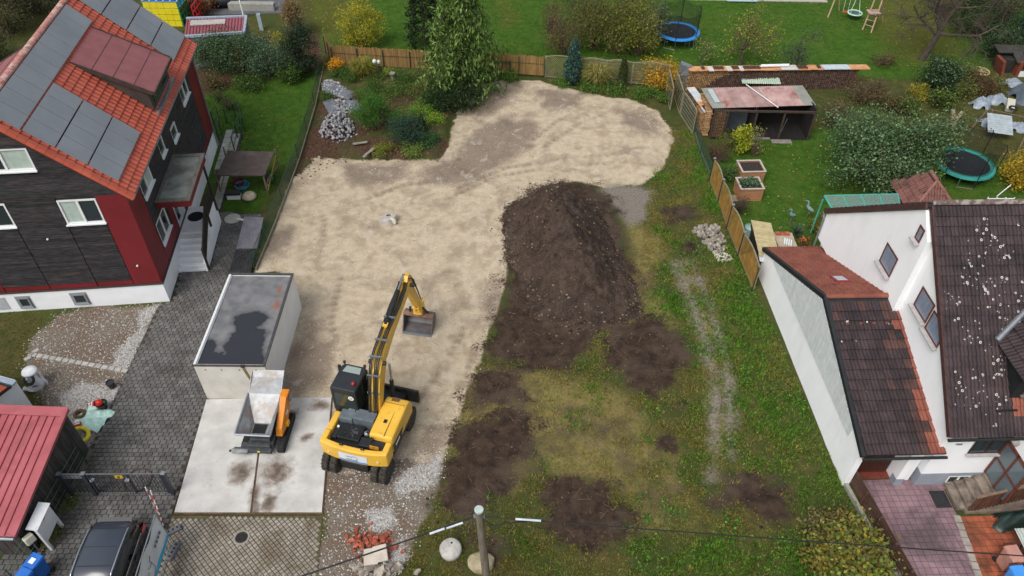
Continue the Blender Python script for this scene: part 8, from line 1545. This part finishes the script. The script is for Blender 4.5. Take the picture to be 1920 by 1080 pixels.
grass_clump('grass_clump', 'round clump of greenish ornamental grass by the reed fence', 683, 140, 1.2, 1.1, ['7d8a34', '8f8a3a', '6a7a30', '8a6a3a'], 1500, .25)
shrub('shrub', 'dense round bright green bush beside the stone heap', 706, 240, 2.9, 1.5, ['3a6420', '467426', '2f541c', '55842e'], 9000, .08, 46, z=.25, cat='bush', spread=.22)
shrub('shrub', 'blue green low shrub in front of the round bush', 762, 268, 1.9, 1.45, ['2f4a3a', '3a5844', '284034'], 4500, .09, 40, z=.25)
conifer('conifer', 'small dark cone shaped conifer in the garden bed', 792, 248, 1.2, .5, ['2a4420', '35522a', '223a1c'], 1800, .1, .1, z=.25)
shrub('shrub', 'low spreading juniper at the bed corner', 805, 270, .6, .95, ['3a5c34', '4a7040', '2f4c2c'], 2200, .09, z=.2)
shrub('shrub', 'dark spreading yew under the tall conifer', 862, 196, 1.7, 1.9, ['26361c', '304424', '1e2c18'], 6500, .1, 60, z=.2); shrub('shrub', 'dark green yew left of the spreading one', 822, 204, 1.6, 1.1, ['2c4420', '385428', '22361a'], 3600, .1, z=.2)
for i, (u, v, h, r, c, lb) in enumerate(((790, 215, .9, .9, ['5f8a2c', '6f9a34', '8aa034', '4f7a28'], 'light green perennials between the bushes'), (815, 232, .7, .7, ['6f9a34', '8a9a2c', '5a8228'], 'yellow green perennials at the bed edge'), (655, 148, .5, .9, G1, 'low green plants left of the grass clump'), (760, 152, .5, 1.2, G1, 'low green plants along the reed fence'), (700, 170, .6, .7, G1, 'leafy plants above the round bush'), (640, 140, .5, .8, G1, 'green ground plants below the orange shrub'), (720, 285, .35, .8, ['7a7a30', '8a8a34', '5a6a2c'], 'yellowish plants at the bed edge'), (770, 285, .4, .9, ['5f7a34', '6a8438', '7d8a44'], 'pale green plants at the bed edge'), (672, 185, .45, .5, BR, 'dry brown plants beside the slate'), (730, 140, .45, .35, ['7a8a34', '8a9a3c'], 'yellow green tuft in the stone planter'), (612, 185, .4, .5, G1, 'green weeds beside the mesh fence'), (890, 178, .4, .8, G1, 'green plants right of the yew'), (745, 178, .5, 1.3, G1+['6f8a38'], 'leafy green plants above the blue green shrub'), (790, 180, .45, 1.1, G1+OLV, 'weedy plants left of the dark yew'), (700, 150, .4, .9, G1+OLV, 'weedy plants around the globe lamps'), (840, 150, .4, .9, G1, 'weeds along the reed screen left of the tall conifer'), (755, 230, 1.0, .8, ['5a8030', '6a9038', '4a6e2a'], 'bright leafy plants behind the blue green shrub'))): shrub('perennials', lb, u, v, h, r, c, int(1500*r), .09, z=.25, cat='plants', stems=False)
# left hedge, ivy and trees by the road
for i, (u, v, h, r, c, n, lb) in enumerate(((405, 130, 3.0, 1.8, ['3a5230', '4a6440', '2f4428', '5a744c'], 5200, 'ivy covered hedge beside the red house'), (450, 134, 3.1, 2.0, ['3f5636', '4f6844', '33472c', '5f7850'], 5600, 'ivy covered hedge in the middle below the pink roof'), (508, 140, 3.0, 2.0, BG+['4a5c3c'], 5600, 'grey green hedge next to the dark tower of ivy'), (385, 108, 2.6, 1.4, ['34482a', '44583a'], 2600, 'dark hedge end close to the red house'), (545, 152, 1.3, 1.0, G1, 2200, 'light green shrub at the lawn corner'), (470, 165, .8, 1.2, G1, 1800, 'low shrub in front of the hedge'), (405, 165, 1.2, .9, BR+['6a6a3a'], 700, 'dry brown plants beside the house wall'), (565, 135, .9, .8, G2, 1800, 'dark shrub under the ivy tower'))): shrub('hedge_shrub', lb, u, v, h, r, c, n, .12, int(26*r), cat='hedge', twigs=6 if 'dry' in lb else 0)
shrub('ivy_tower', 'dark ivy covered tree stump at the fence corner', 572, 140, 4.6, 1.15, ['1f2e22', '2a3c2a', '34472f', '3f5436'], 6500, .12, 60, cat='ivy', zlow=.02)
shrub('shrub', 'yellow leaved bush in the hedge', 458, 112, 1.6, .5, ['c8aa28', 'b8a034', '8a8a34'], 900, .12, off=(0, -1.2)); shrub('shrub', 'small yellow green bush beside the ivy tower', 530, 100, 1.8, .7, ['b8a02a', '9a962e', '6f7a30'], 900, .12)
shrub('dry_hedge', 'tan dried hedge beside the road', 555, 66, 3.2, 1.0, ['8a7450', '7d6846', '9a8460', '6a5a3c'], 4200, .12, 40, cat='hedge'); shrub('shrub', 'rusty brown bush by the climbing frame', 372, 25, 1.8, 1.5, ['7a4a22', '8a5828', '6a3e1e', '5a4a2a'], 3600, .12)
for i, (u, v, h, r, lb) in enumerate(((20, 62, 4.6, 2.4, 'leftmost dark tree behind the red house ridge'), (75, 25, 4.4, 2.2, 'dark tree behind the ridge of the red house'), (-20, 120, 4.0, 2.2, 'dark tree at the left edge behind the roof'), (110, -20, 4.0, 2., 'dark tree top right of the ridge'))): shrub('tree', lb, u, v, h, r, ['343a22', '42472c', '4f4a30', '2a3020', '5a4c34'], 4200, .16, 50, cat='tree')
for i, (u, v, lb) in enumerate(((430, 205, 'small weedy shrub on the left lawn'), (415, 190, 'thin dry plant beside the house corner'))): shrub('shrub', lb, u, v, .9, .7, ['3f5a2a', '5a6a3c', '6a6044'], 500, .1, twigs=6)
# back boundary, right of the conifer
conifer('conifer', 'blue green columnar juniper before the arched panels', 1072, 158, 3.4, .62, ['3a5650', '4a6a60', '2f4842', '567a6c'], 5200, .16, -.4, True)
conifer('conifer', 'thin dark columnar conifer before the lamella panels', 1165, 164, 2.2, .4, ['3c4a24', '4a5a2c', '30401e'], 1500, .12, -.3, True)
grass_clump('grass_clump', 'arching straw coloured grass before the arched panels', 1118, 160, 1.7, 1.3, ['8a8a44', 'a0945a', '77803c', 'b0a468'], 1100)
shrub('shrub', 'orange and yellow autumn shrub at the plot corner', 1236, 160, 1.7, 1.7, ['c8902a', 'd8a43a', 'b87a28', 'a89a38', '8a8a34'], 5200, .13, 46)
for i, (u, v, h, r, c, n, tw, lb) in enumerate(((1060, 100, 3.6, 1.9, BR+['6a6a3a', '5f5a3a'], 2600, 40, 'twiggy brownish shrub left in the back thicket'), (1110, 92, 4.6, 2.0, OLV, 5200, 26, 'olive green shrub in the back thicket'), (1155, 100, 5.0, 2.1, OLV+['8a8a34'], 6000, 22, 'tall olive bush in the middle of the thicket'), (1195, 105, 4.6, 1.9, OLV+['8f9034', 'a09a34'], 5200, 18, 'yellowish bush on the right of the thicket'), (1222, 84, 3.8, 1.4, ['5a6448', '6a7454', '4a543c'], 2600, 20, 'grey green shrub in front of the blue trampoline'), (1090, 45, 4.2, 2.2, ['3a3f26', '4a4a2e', '5a5234'], 3600, 24, 'dark shrub at the rear of the thicket'), (1035, 62, 2.6, 1.3, BR, 1100, 30, 'bare twigged shrub at the thicket edge'), (1180, 30, 4., 2., OLV, 3600, 16, 'olive shrub behind the thicket'))): shrub('shrub', lb, u, v, h, r, c, n, .12, int(26*r), twigs=tw, cat='bush')
for i, (u, v, r, lb) in enumerate(((1105, 168, .9, 'leafy ground plants below the straw grass'), (1150, 176, .9, 'leafy ground plants along the lamella panels'), (1200, 182, .9, 'green weeds before the orange shrub'), (1225, 178, .7, 'dark ivy below the orange shrub'), (1055, 160, .7, 'weeds below the blue juniper'), (960, 150, .8, 'weeds along the reed screen'), (1240, 190, .5, 'weeds at the slatted corner panels'))): shrub('perennials', lb, u, v, .6, r, ['4a6a2a', '5a7a30', '6a8a38', '3a5422'], int(1500*r), .1, cat='plants', stems=False)
tree('apple_tree', 'sparse apple tree with thin yellowing crown on the back lawn', 1387, 122, 4.8, 2.3, ['7d8434', '6a7434', '8f8a3c', '9a8a3a'], 1700, .12, .32, 4, .11, spread=.35); tree('young_tree', 'slender grey green young tree behind the firewood stack', 1487, 142, 4.6, 1.1, ['4a5c44', '5a6c50', '3c4c38'], 1500, .1, .3, 3, .07, spread=.22); tree('sapling', 'pale leaved sapling on the lawn beside the black sheet', 1318, 122, 2.6, 1.1, ['7a8a4a', '8f9a58', '5f7038'], 700, .1, .25, 3, .04, spread=.22)
tree('apple_tree', 'large leafy apple tree on the right lawn', 1650, 352, 5.0, 3.6, ['4a6440', '5a7650', '6f8c60', '3c5234', '7f9a70', '55703a', '324829'], 19000, .125, .3, 4, .2, spread=.42); shrub('apple_tree', 'leafy lower branches at the left of the large apple tree', 1610, 330, 3.4, 2.5, ['4a6440', '5f7a54', '6f8c60', '3a5030', '55703a'], 6500, .14, 70, zlow=.3, cat='tree'); shrub('shrub', 'light green bush on the right of the large apple tree', 1712, 345, 3.0, 1.5, ['5a7a3a', '6a8a40', '4a6434', '7d9a44'], 5200, .14, 50)
tree('bare_tree', 'old leaning bare tree on the right back lawn', 1728, 112, 8.0, 4.4, ['4a4a30', '5a5438'], 500, .1, .28, 5, .24, (.22, 0), bark=mat('old_bark', '3f3832', '544a42', 5, .9, .5, 16))
shrub('rhododendron', 'dark glossy rhododendron with pale tips', 1752, 168, 2.4, 1.6, ['25381f', '2f4628', '1e2e1a', '6a8460'], 5200, .14, 44); 
for i, (u, v, h, r, c, n, tw, lb) in enumerate(((1825, 70, 4.2, 2.6, DK+['34402a'], 5200, 16, 'dark overgrown bush at the top right'), (1880, 40, 5.0, 2.6, DK+BR, 4500, 20, 'dark tangled bush in the top right corner'), (1868, 105, 2.4, 1.7, ['33472a', '44583a', '2a3a22', '55684a'], 4200, 0, 'green evergreen bush left of the hutch'), (1915, 85, 3.2, 1.6, ['2a3f34', '3a5446', '22332a'], 3600, 0, 'dark blue green evergreen at the right edge'), (1770, 35, 5.0, 2.4, BR+['3f4428'], 1300, 50, 'bare twiggy bush behind the old tree'), (1800, 180, 1.3, 1.1, ['4a5c2c', '5f7034', '7a7a3c'], 1500, 10, 'weedy shrub beside the forked log'), (1830, 172, 1.0, 1.4, ['5a3f2a', '6a4a30', '4a3a26'], 1500, 20, 'rust brown brush heap'), (1765, 205, 1.5, 1.0, ['2f4424', '3f5a2c', '7a8a34'], 1900, 8, 'dark green shrub beside the forked log'), (1812, 150, 1.1, 1.0, ['6a7a44', '7d8a4c', '55643a'], 1200, 14, 'straggly pale shrub beside the wagon wheel'), (1720, 185, .9, .8, ['8a8a34', '6a7430', 'b09a2c'], 1100, 4, 'yellow tipped plants below the rhododendron'), (1610, 190, 1.6, 1.4, BR, 900, 40, 'bare brown brush behind the apple tree'), (1560, 235, 2.2, 1.3, BR+['5a5a44'], 1200, 46, 'twiggy brown shrub at the end of the open shed'), (1905, 345, 2.3, 1.5, ['b89a2a', 'c8a834', '9a8a2c', '8a7a2a'], 3600, 0, 'yellow autumn shrub at the right edge'), (1655, 120, .8, 1.2, ['5a5030', '6a5a38'], 500, 16, 'dry twigs on the right back lawn'), (1665, 205, 1.3, 1.2, BR+['5a6a3a'], 1500, 20, 'weedy brush between the firewood stack and the large apple tree'), (1700, 215, 1.2, 1.0, ['5a6a34', '6a7a3c', '4a5a2c'], 1500, 8, 'green weeds behind the large apple tree'), (1860, 165, .8, 1.0, ['5a6a34', '6a6038', '77703c'], 1200, 12, 'rank weeds below the wagon wheel'), (1640, 175, 1.1, 1.0, BR, 500, 26, 'thin bare brush beside the firewood stack'))): shrub('shrub', lb, u, v, h, r, c, n, .13, int(24*r)+10, twigs=tw, cat='bush')
shrub('climber', 'bright yellow green climber column before the open shed', 1388, 288, 2.4, .55, ['a0a82a', '8a9a2c', 'b8b434', '76862a'], 1900, .14, 34, cat='climber'); shrub('shrub', 'reddish brown round bush behind the green mesh', 1342, 305, 1.3, .9, ['5a4434', '6a503a', '4a3a2e'], 1900, .07, twigs=20); shrub('shrub', 'bare dark bush behind the woven fence', 1383, 400, 1.4, .6, ['4a4034', '3a3228'], 700, .07, twigs=30); shrub('shrub', 'pale stemmed rose with few leaves on the lawn', 1412, 292, 2.2, .9, ['8a8a4a', '9a9a5a', '6a7a3c'], 260, .1, twigs=18); shrub('shrub', 'mixed plants below the yellow climber', 1365, 275, 1.0, 1.0, ['5a6a34', '6d7a3c', '77703c'], 1700, .09); shrub('shrub', 'leafy plants left of the raised beds', 1362, 335, .9, .8, ['3f5a2c', '4f6a34', '5f7a3c'], 1500, .1)
herbs_ = foliage('herbs', np.stack([rng.normal(0, .3, 420), rng.normal(.1, .26, 420), .85+.12*rng.random(420)], 1), .1, ['5a7a5c', '4a6a44', '6a8a68', '3a5a34'], RB1); herbs_['kind'] = 'stuff'
def yucca(u, v, label):
    t = thing('yucca', label, 'yucca', P(u, v)); q = MB()
    for i in range(60): a, e = random.uniform(0, 6.28), random.uniform(.1, 1.4); d = Vector((math.cos(a)*math.cos(e), math.sin(a)*math.cos(e), math.sin(e))); w = Vector((-d.y, d.x, 0)).normalized()*.03; q.add([Vector((0, 0, .25))-w, Vector((0, 0, .25))+w, Vector((0, 0, .3))+d*.75], [(0, 1, 2)])
    obj('leaves', q, mat('yucca_green', '2f4436', '3f5644', 5, .5), t); obj('stem', MB().cyl((0, 0, 0), (0, 0, .3), .08, 7), m_bark, t)
yucca(1490, 446, 'dark spiky yucca beside the white garage wing'); shrub('shrub', 'yellowing shrub with flowers beside the yucca', 1545, 440, 1.3, .9, ['8a8434', '6a7034', '5a5038', 'a08a3a', '4a5a2c'], 1900, .1, twigs=14); shrub('shrub', 'rose with red and pale blooms by the yucca', 1505, 458, .6, .35, ['c0392b', 'd88a5a', '4a5a2c'], 160, .1)
shrub('hedge_shrub', 'large hydrangea hedge with yellow and brown leaves at the drive fence', 1580, 1058, 1.35, 1.55, ['6a7a34', '7d8a3c', '8a7a3c', '77603c', '8f8a44', '55682e', '97882e', '6a5a3a'], 5200, .16, 60, spread=.3, cat='hedge', elong=1.4); shrub('hedge_shrub', 'brown seeded upper end of the hydrangea hedge', 1560, 1010, .9, 1.1, ['7a6a48', '6a5c40', '8a7a50', '5f6a38'], 1900, .15, 40, spread=.25, cat='hedge'); shrub('hedge_shrub', 'leafy front end of the hydrangea hedge at the bottom edge', 1600, 1105, 1.4, 1.3, ['5f7a34', '7d8a3c', '6a7a34', '8f8a34'], 3200, .17, 44, spread=.3, cat='hedge', elong=1.4)
shrub('weeds', 'weeds along the shed kerb', 92, 1010, .35, .5, ['5a6a30', '7a5a34', '6a7a3a'], 500, .08, cat='plants', stems=False); shrub('weeds', 'weeds below the gate post', 130, 950, .3, .5, ['5a6a30', '6a7a3a', '55602c'], 400, .08, cat='plants', stems=False)
# rank weeds standing out of the rough grass: nobody could count them
wp = []
for i in range(70):
    u, v = random.uniform(1150, 1520), random.uniform(480, 1070); q = P(u, v)
    if inside(ROUGH_PLOT, q.x, q.y) > .4 and float(zones(np.array([q.x]), np.array([q.y]))['soil'][0]) < .3:
        n_ = random.randint(25, 90); r_ = random.uniform(.12, .35); wp.append(np.stack([q.x+rng.normal(0, r_, n_), q.y+rng.normal(0, r_, n_), gz(q.x, q.y)+.05+rng.random(n_)*.18], 1))
tag(foliage('weeds', np.concatenate(wp), .09, ['4c7028', '5a8030', '6c9038', '44662a'], None), 'fresh green broad leaved weeds in the rough plot grass', 'weeds', kind='stuff')
